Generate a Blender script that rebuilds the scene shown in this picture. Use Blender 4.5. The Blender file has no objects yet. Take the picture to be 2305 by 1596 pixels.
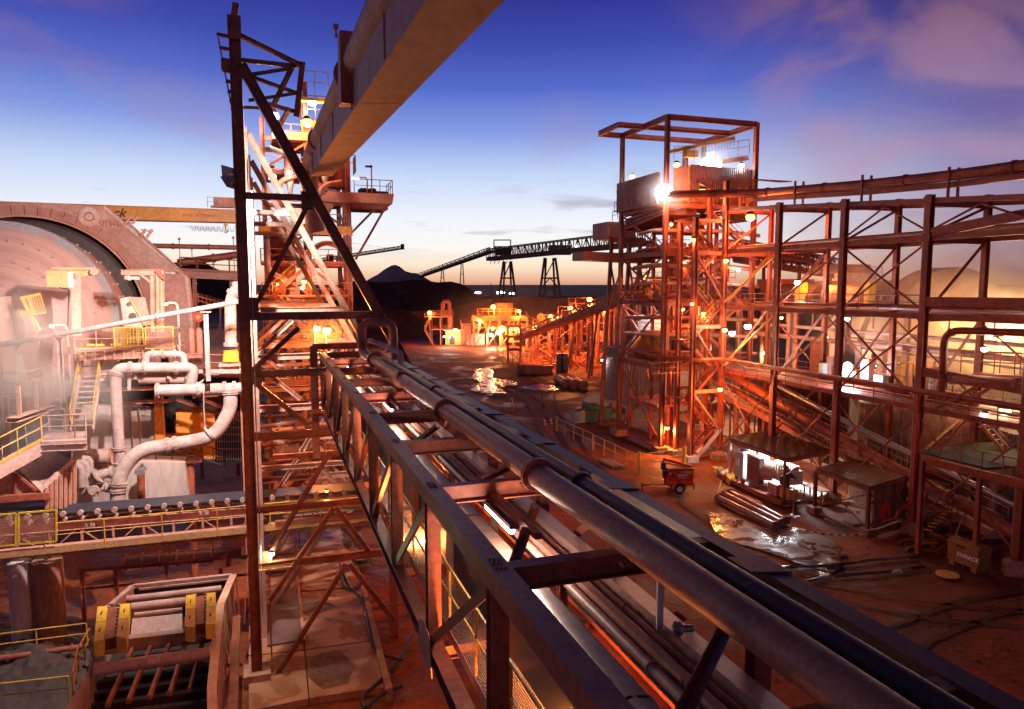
import bpy, math, random
from mathutils import Vector, Matrix, noise
V = Vector
PI = math.pi
rng = random.Random(7)
sc = bpy.context.scene
COL = sc.collection
# ---------------------------------------------------------------- camera frame
CAMH = 17.0
F = 1625.0                      # focal length for a 2305 x 1596 picture
PIT = math.atan(157.0 / F)
CP, SP = math.cos(PIT), math.sin(PIT)
A = V((-.3205, .9472, 0)).normalized()      # the plant's long grid direction
R = V((.9472, .3205, 0)).normalized()       # its cross direction
UP = V((0, 0, 1))

def ray(u, v):
    a = (u - 1152.5) / F
    b = -(v - 798.0) / F
    return V((a, CP + b * SP, -SP + b * CP))

C0 = V((0, 0, CAMH))
def Y(u, v, y):                 # survey point on a frontal plane
    d = ray(u, v)
    return C0 + d * (y / d.y)
def G(u, v, z=0.0):             # on a level plane
    d = ray(u, v)
    return C0 + d * ((z - CAMH) / d.z)
def PR(u, v, p):                # on the vertical plane through p that runs along R
    d = ray(u, v)
    return C0 + d * ((p - C0).dot(A) / d.dot(A))
def PA(u, v, p):                # on the vertical plane through p that runs along A
    d = ray(u, v)
    return C0 + d * ((p - C0).dot(R) / d.dot(R))
def zof(v, y):
    return Y(1152.5, v, y).z

# ---------------------------------------------------------------- materials
MATS = {}
def nodes(name):
    m = bpy.data.materials.new(name)
    m.use_nodes = True
    nt = m.node_tree
    return m, nt, nt.nodes["Principled BSDF"]

def mat(name, col, rough=.6, metal=0.0, var=.35, scale=2.0, col2=None, bump=.15, grime=.35, stretch=None, spec=.4, bscale=None):
    """painted / dusty surface: base colour, patches of a second colour, fine speckle, bump"""
    m, nt, b = nodes(name)
    N, L = nt.nodes, nt.links
    tc = N.new('ShaderNodeTexCoord')
    mp = N.new('ShaderNodeMapping')
    L.new(tc.outputs['Object'], mp.inputs['Vector'])
    if stretch: mp.inputs['Scale'].default_value = stretch
    n1 = N.new('ShaderNodeTexNoise'); n1.inputs['Scale'].default_value = scale
    n1.inputs['Detail'].default_value = 6; n1.inputs['Roughness'].default_value = .65
    L.new(mp.outputs[0], n1.inputs['Vector'])
    cr = N.new('ShaderNodeValToRGB')
    c2 = col2 or tuple(c * (1 - var) for c in col)
    e = cr.color_ramp.elements
    e[0].position = .5 - grime * .5; e[0].color = (*c2, 1)
    e[1].position = .5 + grime * .35; e[1].color = (*col, 1)
    L.new(n1.outputs['Fac'], cr.inputs[0])
    n2 = N.new('ShaderNodeTexNoise'); n2.inputs['Scale'].default_value = scale * 9
    n2.inputs['Detail'].default_value = 3
    L.new(mp.outputs[0], n2.inputs['Vector'])
    hs = N.new('ShaderNodeHueSaturation')
    mr = N.new('ShaderNodeMapRange'); mr.inputs[3].default_value = 1 - var * .6; mr.inputs[4].default_value = 1 + var * .6
    mr.inputs[1].default_value = .3; mr.inputs[2].default_value = .7
    L.new(n2.outputs['Fac'], mr.inputs[0]); L.new(mr.outputs[0], hs.inputs['Value'])
    L.new(cr.outputs[0], hs.inputs['Color']); L.new(hs.outputs[0], b.inputs['Base Color'])
    b.inputs['Roughness'].default_value = rough
    b.inputs['Metallic'].default_value = metal
    b.inputs['Specular IOR Level'].default_value = spec
    if bump:
        bp = N.new('ShaderNodeBump'); bp.inputs['Strength'].default_value = bump
        bp.inputs['Distance'].default_value = .02
        L.new(n2.outputs['Fac'], bp.inputs['Height']); L.new(bp.outputs[0], b.inputs['Normal'])
    MATS[name] = m
    return m

def emit(name, col, strength):
    m, nt, b = nodes(name)
    b.inputs['Base Color'].default_value = (.8, .8, .8, 1)
    b.inputs['Emission Color'].default_value = (*col, 1)
    b.inputs['Emission Strength'].default_value = strength
    MATS[name] = m
    return m

def corrugated(name, col, scale, axis_vec, depth=.5, col2=None):
    m = mat(name, col, .55, .1, .35, 1.2, col2, 0, .5)
    nt = m.node_tree; N, L = nt.nodes, nt.links
    tc = N.new('ShaderNodeTexCoord')
    dp = N.new('ShaderNodeVectorMath'); dp.operation = 'DOT_PRODUCT'; dp.inputs[1].default_value = axis_vec
    L.new(tc.outputs['Object'], dp.inputs[0])
    ml = N.new('ShaderNodeMath'); ml.operation = 'MULTIPLY'; ml.inputs[1].default_value = scale
    L.new(dp.outputs['Value'], ml.inputs[0])
    s = N.new('ShaderNodeMath'); s.operation = 'SINE'; L.new(ml.outputs[0], s.inputs[0])
    bp = N.new('ShaderNodeBump'); bp.inputs['Strength'].default_value = depth; bp.inputs['Distance'].default_value = .05
    L.new(s.outputs[0], bp.inputs['Height']); L.new(bp.outputs[0], nt.nodes['Principled BSDF'].inputs['Normal'])
    return m

steel = mat('red_oxide_steel', (.40, .115, .065), .5, .1, .4, 1.1, (.23, .055, .03))
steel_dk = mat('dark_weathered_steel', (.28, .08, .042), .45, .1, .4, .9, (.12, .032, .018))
steel_pk = mat('dust_coated_steel', (.52, .25, .18), .65, 0, .3, .8, (.38, .14, .09))
steel_wh = mat('pale_painted_steel', (.58, .36, .29), .45, .05, .25, .7, (.42, .21, .15))
galv = mat('galvanised_steel', (.42, .38, .38), .4, .6, .25, 3)
blue_st = mat('blue_grey_painted_steel', (.16, .075, .055), .5, .05, .2, 1.5, (.09, .04, .034))
pipe_m = mat('dull_pipe_paint', (.40, .16, .095), .52, .0, .35, 1.8, (.20, .065, .04), .25, .5)
pipe_dk = mat('dark_rubber_pipe', (.045, .035, .05), .35, 0, .3, 2, None, .05)
pipe_pk = mat('dusty_slurry_pipe', (.50, .37, .34), .7, 0, .35, 1.6, (.34, .21, .18), .3)
dust = mat('pink_dusty_plate', (.48, .34, .30), .75, 0, .3, .7, (.42, .22, .17))
conc = mat('stained_concrete', (.38, .20, .14), .8, 0, .35, .5, (.22, .085, .05), .3)
conc_gy = mat('pale_cast_concrete', (.50, .41, .38), .8, 0, .25, .45, (.38, .27, .24), .2, stretch=(1, 1, .25))
yel = mat('safety_yellow_paint', (.80, .52, .03), .45, 0, .3, 2.5, (.55, .30, .04))
yel_dirty = mat('worn_yellow_paint', (.75, .42, .04), .5, 0, .45, 2.2, (.38, .18, .07), .2, .6)
orange = mat('crane_orange_paint', (.72, .30, .05), .45, 0, .25, .5, (.60, .20, .04), .03)
redp = mat('bright_red_paint', (.62, .035, .02), .35, 0, .25, 3, (.40, .03, .02))
grey_d = mat('dark_grey_metal', (.07, .05, .05), .5, .3, .3, 2)
black = mat('flat_black_and_shade', (.018, .012, .012), .8, 0, .3, 2)  # plain black parts; also stands for shade in gaps and openings
rubber = mat('conveyor_rubber', (.035, .033, .045), .35, 0, .3, 3)
rock = mat('crushed_dark_ore', (.09, .055, .045), .9, 0, .6, 3.5, (.045, .03, .028), .9, .8)
rubberhose = mat('black_hose', (.03, .02, .02), .4)
white_p = mat('white_paint', (.75, .73, .70), .4, 0, .15, 2)
cream = mat('cream_cabinet_paint', (.55, .52, .48), .45, 0, .2, 2)
greenp = mat('pale_green_paint', (.16, .34, .10), .5, 0, .25, 1.5)
wood = mat('weathered_timber', (.30, .20, .12), .8, 0, .4, 4, None, .3, .5, (1, 8, 1))
fabric_r = mat('red_orange_cloth', (.75, .06, .03), .9, 0, .3, 5)
green_deck = mat('green_deck_plate', (.018, .034, .016), .8, 0, .4, 1.2)
clad_m = corrugated('corrugated_cladding', (.32, .11, .065), 26, tuple(R), .9, (.20, .06, .035))
clad_a = corrugated('corrugated_side_cladding', (.32, .11, .065), 26, tuple(A), .9, (.20, .06, .035))
roof_m = corrugated('corrugated_roof_sheet', (.20, .065, .035), 22, tuple(A), .7, (.10, .035, .02))
em_white = emit('lit_cool_lens', (.85, .9, 1.0), 25)
em_warm = emit('lit_warm_lens', (1, .70, .36), 3.4)
em_amber = emit('lit_sodium_lens', (1, .56, .10), 4.2)
em_tube = emit('lit_fluorescent_tube', (1, .93, .85), 9)

# ---------------------------------------------------------------- things
def tag(o, label=None, cat=None, group=None, kind=None):
    if label: o['label'] = label
    if cat: o['category'] = cat
    if group: o['group'] = group
    if kind: o['kind'] = kind
    return o

def thing(name, label, cat, loc, group=None):
    o = bpy.data.objects.new(name, None)
    o.empty_display_size = .5
    COL.objects.link(o)
    o.location = loc
    return tag(o, label, cat, group)

class MB:
    """collects shapes in world coordinates, links them as one mesh"""
    def __init__(s): s.v = []; s.f = []; s.sm = []
    def poly(s, pts, faces, smooth=False):
        n = len(s.v); s.v += [tuple(p) for p in pts]
        for f in faces:
            s.f.append(tuple(i + n for i in f)); s.sm.append(smooth)
        return s
    def hexa(s, c8):
        return s.poly(c8, [(3, 2, 1, 0), (4, 5, 6, 7), (0, 1, 5, 4), (1, 2, 6, 5), (2, 3, 7, 6), (3, 0, 4, 7)])
    def box(s, c, ex, ey, ez, X=V((1, 0, 0)), Yv=V((0, 1, 0)), Z=UP):
        c = V(c); X = X * (ex / 2); Yv = Yv * (ey / 2); Z = Z * (ez / 2)
        return s.hexa([c - X - Yv - Z, c + X - Yv - Z, c + X + Yv - Z, c - X + Yv - Z,
                       c - X - Yv + Z, c + X - Yv + Z, c + X + Yv + Z, c - X + Yv + Z])
    def gbox(s, c, r, a, z):        # box on the plant grid: extents along R, A, z
        return s.box(c, r, a, z, R, A, UP)
    def prism(s, pts, d):           # planar outline pushed along vector d
        n = len(pts); pts = [V(p) for p in pts]; d = V(d)
        q = pts + [p + d for p in pts]
        fs = [tuple(range(n))[::-1], tuple(range(n, 2 * n))]
        fs += [(i, (i + 1) % n, n + (i + 1) % n, n + i) for i in range(n)]
        return s.poly(q, fs)
    def beam(s, p, q, w, h=None, sect='box', up=None, t=None):
        """bar from p to q, w across, h deep"""
        p, q = V(p), V(q); h = h or w
        d = q - p
        if d.length < 1e-5: return s
        d.normalize()
        up = V(up) if up is not None else (UP if abs(d.z) < .9 else A)
        x = d.cross(up)
        if x.length < 1e-4: up = R; x = d.cross(up)
        x.normalize(); y = x.cross(d).normalized()
        a, b = w / 2, h / 2
        t = t or max(.012, min(w, h) * .09)
        if sect == 'I':         # flanges at +-y
            g = t / 2
            pr = [(-a, -b), (a, -b), (a, -b + t), (g, -b + t), (g, b - t), (a, b - t), (a, b), (-a, b), (-a, b - t), (-g, b - t), (-g, -b + t), (-a, -b + t)]
        elif sect == 'H':       # flanges at +-x
            g = t / 2
            pr = [(-a, -b), (-a + t, -b), (-a + t, -g), (a - t, -g), (a - t, -b), (a, -b), (a, b), (a - t, b), (a - t, g), (-a + t, g), (-a + t, b), (-a, b)]
        elif sect == 'L':
            pr = [(-a, -b), (a, -b), (a, -b + t), (-a + t, -b + t), (-a + t, b), (-a, b)]
        elif sect == 'C':
            pr = [(-a, -b), (a, -b), (a, -b + t), (-a + t, -b + t), (-a + t, b - t), (a, b - t), (a, b), (-a, b)]
        elif sect == 'T':
            n = 8 if w > .05 else 6
            pr = [(a * math.cos(2 * PI * i / n), a * math.sin(2 * PI * i / n)) for i in range(n)]
        else:
            pr = [(-a, -b), (a, -b), (a, b), (-a, b)]
        n = len(pr)
        pts = [p + x * i + y * j for i, j in pr] + [q + x * i + y * j for i, j in pr]
        fs = [(i, (i + 1) % n, n + (i + 1) % n, n + i) for i in range(n)]
        s.poly(pts, fs, sect == 'T')
        s.poly(pts, [tuple(range(n))[::-1], tuple(range(n, 2 * n))])
        return s
    def tube(s, path, r, seg=12, cap=True, r2=None):
        path = [V(p) for p in path]; n = len(path)
        rs = r if isinstance(r, (list, tuple)) else [r] * n
        t0 = (path[1] - path[0]).normalized()
        x = t0.cross(UP if abs(t0.z) < .9 else R).normalized()
        rings = []
        for i in range(n):
            t = (path[min(i + 1, n - 1)] - path[max(i - 1, 0)]).normalized()
            x = (x - t * x.dot(t)).normalized(); y = t.cross(x)
            rings.append([path[i] + (x * math.cos(2 * PI * k / seg) + y * math.sin(2 * PI * k / seg)) * rs[i] for k in range(seg)])
        pts = [p for g in rings for p in g]
        fs = [(i * seg + k, i * seg + (k + 1) % seg, (i + 1) * seg + (k + 1) % seg, (i + 1) * seg + k) for i in range(n - 1) for k in range(seg)]
        s.poly(pts, fs, True)
        if cap: s.poly(pts, [tuple(range(seg))[::-1], tuple(range((n - 1) * seg, n * seg))])
        return s
    def cyl(s, p, q, r, seg=16, r2=None):
        return s.tube([p, q], [r, r if r2 is None else r2], seg)
    def ball(s, c, r, seg=10, sz=1.0):
        c = V(c); pts = []; rows = seg // 2
        for i in range(rows + 1):
            th = PI * i / rows
            for k in range(seg):
                ph = 2 * PI * k / seg
                pts.append(c + V((math.sin(th) * math.cos(ph), math.sin(th) * math.sin(ph), math.cos(th) * sz)) * r)
        fs = [(i * seg + k, i * seg + (k + 1) % seg, (i + 1) * seg + (k + 1) % seg, (i + 1) * seg + k) for i in range(rows) for k in range(seg)]
        return s.poly(pts, fs, True)
    def disc_ring(s, c, ax, prof, seg=64, a0=0.0, a1=2 * PI, cap=True):
        """lathe: prof = [(offset along ax, radius)...]"""
        ax = V(ax).normalized(); x = ax.cross(UP).normalized(); y = x.cross(ax)
        full = abs(a1 - a0 - 2 * PI) < 1e-6
        m = seg if full else seg + 1
        pts = []
        for o, r in prof:
            for k in range(m):
                t = a0 + (a1 - a0) * k / seg
                pts.append(V(c) + ax * o + (x * math.cos(t) + y * math.sin(t)) * r)
        fs = []
        for i in range(len(prof) - 1):
            for k in range(seg):
                k2 = (k + 1) % m
                fs.append((i * m + k, i * m + k2, (i + 1) * m + k2, (i + 1) * m + k))
        return s.poly(pts, fs, True)
    def grid(s, f, nu, nv, smooth=True):
        pts = [f(i / nu, j / nv) for j in range(nv + 1) for i in range(nu + 1)]
        fs = [(j * (nu + 1) + i, j * (nu + 1) + i + 1, (j + 1) * (nu + 1) + i + 1, (j + 1) * (nu + 1) + i) for j in range(nv) for i in range(nu)]
        return s.poly(pts, fs, smooth)
    def build(s, name, m, parent=None):
        if not s.v: return None
        off = V((0, 0, 0)); p = parent
        while p is not None:
            off += p.location; p = p.parent
        me = bpy.data.meshes.new(name)
        me.from_pydata([tuple(V(v) - off) for v in s.v], [], s.f)
        me.polygons.foreach_set('use_smooth', s.sm)
        if any(s.sm) and hasattr(me, 'set_sharp_from_angle'):
            me.set_sharp_from_angle(angle=math.radians(40))
        me.materials.append(m)
        o = bpy.data.objects.new(name, me)
        COL.objects.link(o)
        if parent is not None: o.parent = parent
        return o

def bar(par, name, p, q, w, h=None, m=None, sect='box', up=None, t=None):
    return MB().beam(p, q, w, h, sect, up, t).build(name, m or steel, par)

def bend(pts, r, n=6):
    """polyline with rounded corners"""
    pts = [V(p) for p in pts]; out = [pts[0]]
    for i in range(1, len(pts) - 1):
        a, b, c = pts[i - 1], pts[i], pts[i + 1]
        d1 = (a - b); d2 = (c - b); l = min(r, d1.length * .49, d2.length * .49)
        p = b + d1.normalized() * l; q = b + d2.normalized() * l
        for k in range(n + 1):
            t = k / n
            out.append(p * (1 - t) ** 2 + b * 2 * t * (1 - t) + q * t ** 2)
    out.append(pts[-1])
    return out

def flange(mb, c, ax, r, th=.05, seg=20, bolts=True):
    ax = V(ax).normalized(); c = V(c)
    mb.cyl(c - ax * th / 2, c + ax * th / 2, r, seg)
    if bolts:
        x = ax.cross(UP if abs(ax.z) < .9 else R).normalized(); y = x.cross(ax)
        nb = 12
        for k in range(nb):
            a = 2 * PI * k / nb
            o = c + (x * math.cos(a) + y * math.sin(a)) * r * .88
            mb.cyl(o - ax * th * 1.0, o + ax * th * 1.0, r * .055, 6)

def pipe(name, label, cat, pts, r, m, br=None, flanges=(), fr=1.4, group=None, parent=None, seg=16, fm=None, th=None):
    """a pipe thing with its flanges (given as positions 0..1 along the path)"""
    path = bend(pts, br or r * 4)
    t = parent if parent is not None else thing(name, label, cat, path[0], group)
    MB().tube(path, r, seg).build('pipe_run' if parent is None else name, m, t)
    ln = [0]
    for i in range(1, len(path)): ln.append(ln[-1] + (path[i] - path[i - 1]).length)
    for fq in flanges:
        L_ = fq * ln[-1]
        for i in range(1, len(path)):
            if ln[i] >= L_ - 1e-6:
                k = (L_ - ln[i - 1]) / max(1e-6, ln[i] - ln[i - 1])
                c = path[i - 1].lerp(path[i], k); d = path[i] - path[i - 1]
                mb = MB(); flange(mb, c - d.normalized() * (th or r * .16), d, r * fr, (th or r * .22)); flange(mb, c + d.normalized() * (th or r * .16), d, r * fr, (th or r * .22))
                mb.build('flange', fm or m, t)
                break
    return t

def rail_mb(pts, h=1.05, post=1.5, r=.024, toe=False, mid=True):
    mb = MB()
    for a, b in zip(pts[:-1], pts[1:]):
        a, b = V(a), V(b)
        n = max(1, round((b - a).length / post))
        for k in range(n + 1):
            p = a.lerp(b, k / n)
            mb.beam(p, p + UP * h, r * 2, r * 2, 'T')
        mb.beam(a + UP * h, b + UP * h, r * 2, None, 'T')
        if mid: mb.beam(a + UP * h * .55, b + UP * h * .55, r * 1.6, None, 'T')
        if toe: mb.beam(a + UP * .07, b + UP * .07, .01, .1)
    return mb
def rail(par, pts, h=1.05, post=1.5, r=.024, m=None, toe=True, name='handrail'):
    return rail_mb(pts, h, post, r, toe).build(name, m or steel, par)

def stair(par, p, q, w, side, m=None, rm=None, h=1.0):
    """flight from p (bottom) to q (top); side = horizontal width vector"""
    m = m or steel; p, q = V(p), V(q); sd = V(side).normalized() * w
    for k, nm in ((0, 'stringer'), (1, 'stringer')):
        bar(par, nm, p + sd * k, q + sd * k, .06, .26, m)
    n = max(3, int(abs(q.z - p.z) / .22)); mb = MB()
    for i in range(1, n):
        c = p.lerp(q, i / n) + sd * .5
        run = V((q.x - p.x, q.y - p.y, 0)).normalized()
        mb.box(c, .24, w, .035, run, V(side).normalized())
    mb.build('treads', m, par)
    for k in (0, 1):
        a, b = p + sd * k, q + sd * k
        mb = MB()
        for t in (.06, .36, .66, .96):
            c = a.lerp(b, t); mb.beam(c, c + UP * h, .04, None, 'T')
        mb.beam(a + UP * h, b + UP * h, .048, None, 'T'); mb.beam(a + UP * h * .55, b + UP * h * .55, .035, None, 'T')
        mb.build('stair_rail', rm or m, par)

def lamp(par, p, r, em, power, col, pole=None, hood=True, lrad=None, aim=None, name='lamp'):
    """a luminaire: lit lens under a hood, the light it gives, optional pole base"""
    p = V(p)
    if pole is not None:
        mb = MB(); base = V(pole)
        mb.tube(bend([base, V((base.x, base.y, p.z + .35)), V((p.x, p.y, p.z + .35))], .3), max(.035, r * .12), 8)
        mb.build('lamp_pole', steel, par)
    if hood:
        MB().cyl(p + UP * r * .55, p + UP * r * 1.15, r * 1.05, 12, r * .5).build('lamp_hood', grey_d, par)
    o = MB().ball(p, r, 10, .8).build(name, em, par)
    if power:
        li = bpy.data.lights.new('lamp_light', 'POINT' if aim is None else 'SPOT')
        li.energy = power * PW; li.color = col; li.shadow_soft_size = lrad or r * .8
        lo = bpy.data.objects.new('lamp_light', li); COL.objects.link(lo)
        off = par.location if par is not None else V((0, 0, 0))
        lp = p - UP * (r * 1.4)
        if aim is not None:
            li.spot_size = math.radians(110); li.spot_blend = .5
            d = (V(aim) - p).normalized(); lp = p + d * r * 1.3
            lo.rotation_euler = d.to_track_quat('-Z', 'Y').to_euler()
        lo.location = lp - off
        if par is not None: lo.parent = par
    return o

def text(par, s, pos, size, xdir, updir, m, depth=.004, name='lettering', bold=0.0, shear=0.0):
    cu = bpy.data.curves.new('t', 'FONT'); cu.body = s; cu.size = size; cu.extrude = depth
    cu.offset = bold; cu.shear = shear
    o = bpy.data.objects.new('t', cu); COL.objects.link(o)
    bpy.context.view_layer.update()
    me = bpy.data.meshes.new_from_object(o.evaluated_get(bpy.context.evaluated_depsgraph_get()))
    bpy.data.objects.remove(o)
    x = V(xdir).normalized(); y = V(updir).normalized(); z = x.cross(y).normalized()
    y = z.cross(x)
    off = V((0, 0, 0)); p = par
    while p is not None: off += p.location; p = p.parent
    for v in me.vertices:
        c = v.co; v.co = V(pos) + x * c.x + y * c.y + z * c.z - off
    me.materials.clear(); me.materials.append(m)
    ob = bpy.data.objects.new(name, me); COL.objects.link(ob); ob.parent = par
    return ob
PW = .8
AMB = (1, .27, .055); WRM = (1, .42, .18); WHT = (1, .88, .82); COOL = (.75, .85, 1)
# ================================================================ camera
cam = bpy.data.cameras.new('camera'); cam.sensor_width = 36; cam.lens = 36 * F / 2305
cam.clip_end = 9000; cam.clip_start = .05
co = bpy.data.objects.new('camera', cam); COL.objects.link(co)
co.location = C0; co.rotation_euler = (PI / 2 - PIT, 0, 0)
sc.camera = co
sc.view_settings.view_transform = 'Standard'; sc.view_settings.look = 'None'
sc.view_settings.gamma = 1; sc.view_settings.exposure = 0
sc.render.engine = 'CYCLES'
sc.cycles.max_bounces = 5; sc.cycles.diffuse_bounces = 2; sc.cycles.glossy_bounces = 2
sc.cycles.volume_bounces = 0; sc.cycles.transparent_max_bounces = 12
sc.cycles.sample_clamp_indirect = 4; sc.cycles.sample_clamp_direct = 0
sc.cycles.use_light_tree = True
sc.cycles.volume_step_rate = 2.5; sc.cycles.volume_max_steps = 96

# ================================================================ dusk sky
w = bpy.data.worlds.new('World'); sc.world = w; w.use_nodes = True
nt = w.node_tree; N, L = nt.nodes, nt.links
bg = N['Background']
tc = N.new('ShaderNodeTexCoord')
sx = N.new('ShaderNodeSeparateXYZ'); L.new(tc.outputs['Generated'], sx.inputs[0])
def ramp(stops):
    r = N.new('ShaderNodeValToRGB'); e = r.color_ramp.elements
    while len(e) > 1: e.remove(e[-1])
    e[0].position = stops[0][0]; e[0].color = (*stops[0][1], 1)
    for p, c in stops[1:]:
        k = e.new(p); k.color = (*c, 1)
    return r
r1 = ramp([(0, (.72, .36, .24)), (.008, (.88, .50, .32)), (.025, (1.0, .80, .58)), (.05, (1.0, .95, .90)), (.085, (.90, .92, 1.0)),
           (.143, (.58, .71, .96)), (.20, (.235, .34, .79)), (.254, (.092, .150, .60)), (.304, (.050, .074, .43)), (.352, (.034, .040, .30)), (.5, (.012, .014, .09)), (1, (.008, .008, .04))])
r2 = ramp([(0, (.28, .13, .11)), (.03, (.36, .22, .24)), (.08, (.34, .25, .36)), (.14, (.24, .19, .40)), (.20, (.13, .10, .33)),
           (.254, (.06, .052, .23)), (.304, (.028, .026, .13)), (.352, (.014, .015, .065)), (.5, (.008, .008, .03)), (1, (.006, .006, .02))])
for r in (r1, r2): L.new(sx.outputs['Z'], r.inputs[0])
dn = N.new('ShaderNodeVectorMath'); dn.operation = 'MULTIPLY'; dn.inputs[1].default_value = (1, 1, 0)
L.new(tc.outputs['Generated'], dn.inputs[0])
nn = N.new('ShaderNodeVectorMath'); nn.operation = 'NORMALIZE'; L.new(dn.outputs[0], nn.inputs[0])
dt = N.new('ShaderNodeVectorMath'); dt.operation = 'DOT_PRODUCT'
dt.inputs[1].default_value = (math.sin(math.radians(-9)), math.cos(math.radians(-9)), 0)
L.new(nn.outputs[0], dt.inputs[0])
mr = N.new('ShaderNodeMapRange'); mr.interpolation_type = 'SMOOTHSTEP'
mr.inputs[1].default_value = .955; mr.inputs[2].default_value = .70; mr.inputs[3].default_value = 0; mr.inputs[4].default_value = 1
L.new(dt.outputs['Value'], mr.inputs[0])
# the left half of the sky stays pale: only the right-hand side darkens this soon
xr = N.new('ShaderNodeMapRange'); xr.inputs[1].default_value = -.75; xr.inputs[2].default_value = -.1; xr.inputs[3].default_value = 0; xr.inputs[4].default_value = 1
sn = N.new('ShaderNodeSeparateXYZ'); L.new(nn.outputs[0], sn.inputs[0]); L.new(sn.outputs['X'], xr.inputs[0])
mm = N.new('ShaderNodeMath'); mm.operation = 'MULTIPLY'; L.new(mr.outputs[0], mm.inputs[0]); L.new(xr.outputs[0], mm.inputs[1])
bk = N.new('ShaderNodeMapRange'); bk.inputs[1].default_value = .5; bk.inputs[2].default_value = -.2; L.new(dt.outputs['Value'], bk.inputs[0])
mx0 = N.new('ShaderNodeMath'); mx0.operation = 'MAXIMUM'; L.new(mm.outputs[0], mx0.inputs[0]); L.new(bk.outputs[0], mx0.inputs[1])
mix = N.new('ShaderNodeMix'); mix.data_type = 'RGBA'
L.new(mx0.outputs[0], mix.inputs['Factor']); L.new(r1.outputs[0], mix.inputs['A']); L.new(r2.outputs[0], mix.inputs['B'])
# drifting pink vapour
mp = N.new('ShaderNodeMapping'); mp.inputs['Scale'].default_value = (1, 1, 1.9); mp.inputs['Location'].default_value = (.33, .1, .42)
L.new(tc.outputs['Generated'], mp.inputs[0])
n1 = N.new('ShaderNodeTexNoise'); n1.inputs['Scale'].default_value = 5.2; n1.inputs['Detail'].default_value = 5; n1.inputs['Distortion'].default_value = .7; n1.inputs['Roughness'].default_value = .45
L.new(mp.outputs[0], n1.inputs['Vector'])
c1 = N.new('ShaderNodeMapRange'); c1.interpolation_type = 'SMOOTHSTEP'; c1.inputs[1].default_value = .46; c1.inputs[2].default_value = .64
L.new(n1.outputs['Fac'], c1.inputs[0])
cw = N.new('ShaderNodeMapRange'); cw.inputs[1].default_value = 0; cw.inputs[2].default_value = 1; cw.inputs[3].default_value = .34; cw.inputs[4].default_value = .78
L.new(mm.outputs[0], cw.inputs[0])
acc = None
for (u_, v_, r_, k_) in ((1840, 70, .15, 1.0), (1960, 140, .15, 1.0), (2150, 120, .17, .95), (2290, 190, .14, .8), (1905, 270, .12, .9), (1960, 350, .15, .85), (2240, 330, .12, .8), (1760, 330, .10, .4), (2120, 470, .20, .7),
                         (1275, 310, .075, .30), (370, 235, .08, .36), (470, 285, .08, .45), (120, 40, .15, .36), (560, 300, .06, .3), (1700, 40, .16, .3), (1640, 480, .08, .3)):
    c_ = ray(u_, v_).normalized()
    ds = N.new('ShaderNodeVectorMath'); ds.operation = 'DISTANCE'; ds.inputs[1].default_value = c_; L.new(tc.outputs['Generated'], ds.inputs[0])
    q_ = N.new('ShaderNodeMapRange'); q_.interpolation_type = 'SMOOTHSTEP'; q_.inputs[1].default_value = r_; q_.inputs[2].default_value = r_ * .1; q_.inputs[4].default_value = k_ * .72; L.new(ds.outputs['Value'], q_.inputs[0])
    if acc is None: acc = q_.outputs[0]
    else:
        ad = N.new('ShaderNodeMath'); ad.operation = 'MAXIMUM'; L.new(acc, ad.inputs[0]); L.new(q_.outputs[0], ad.inputs[1]); acc = ad.outputs[0]
c1.inputs[1].default_value = .38; c1.inputs[2].default_value = .60; c1.inputs[3].default_value = .10
cm = N.new('ShaderNodeMath'); cm.operation = 'MULTIPLY'; L.new(c1.outputs[0], cm.inputs[0]); L.new(acc, cm.inputs[1])
pk = ramp([(0, (.55, .30, .30)), (.12, (.50, .33, .46)), (.2, (.42, .26, .40)), (.30, (.36, .17, .23)), (.36, (.24, .11, .16)), (1, (.02, .012, .02))]); L.new(sx.outputs['Z'], pk.inputs[0])
mix2 = N.new('ShaderNodeMix'); mix2.data_type = 'RGBA'
L.new(cm.outputs[0], mix2.inputs['Factor']); L.new(mix.outputs['Result'], mix2.inputs['A']); L.new(pk.outputs[0], mix2.inputs['B'])
# thin dark streaks low over the horizon
mp3 = N.new('ShaderNodeMapping'); mp3.inputs['Scale'].default_value = (3.2, 3.2, 26); mp3.inputs['Location'].default_value = (4.2, 1.7, .4)
L.new(tc.outputs['Generated'], mp3.inputs[0])
n3 = N.new('ShaderNodeTexNoise'); n3.inputs['Scale'].default_value = 2.0; n3.inputs['Detail'].default_value = 5
L.new(mp3.outputs[0], n3.inputs['Vector'])
c3 = N.new('ShaderNodeMapRange'); c3.inputs[1].default_value = .58; c3.inputs[2].default_value = .72; c3.inputs[4].default_value = .75
L.new(n3.outputs['Fac'], c3.inputs[0])
hz = ramp([(0, (0, 0, 0)), (.04, (.15, .15, .15)), (.07, (1, 1, 1)), (.11, (.7, .7, .7)), (.15, (0, 0, 0))]); L.new(sx.outputs['Z'], hz.inputs[0])
hm = N.new('ShaderNodeMath'); hm.operation = 'MULTIPLY'; L.new(c3.outputs[0], hm.inputs[0]); L.new(hz.outputs[0], hm.inputs[1])
mix3 = N.new('ShaderNodeMix'); mix3.data_type = 'RGBA'; mix3.inputs['B'].default_value = (.34, .27, .40, 1)
L.new(hm.outputs[0], mix3.inputs['Factor']); L.new(mix2.outputs['Result'], mix3.inputs['A'])
# below the horizon nothing shines
L.new(mix3.outputs['Result'], bg.inputs['Color']); bg.inputs['Strength'].default_value = 1.0

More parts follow.
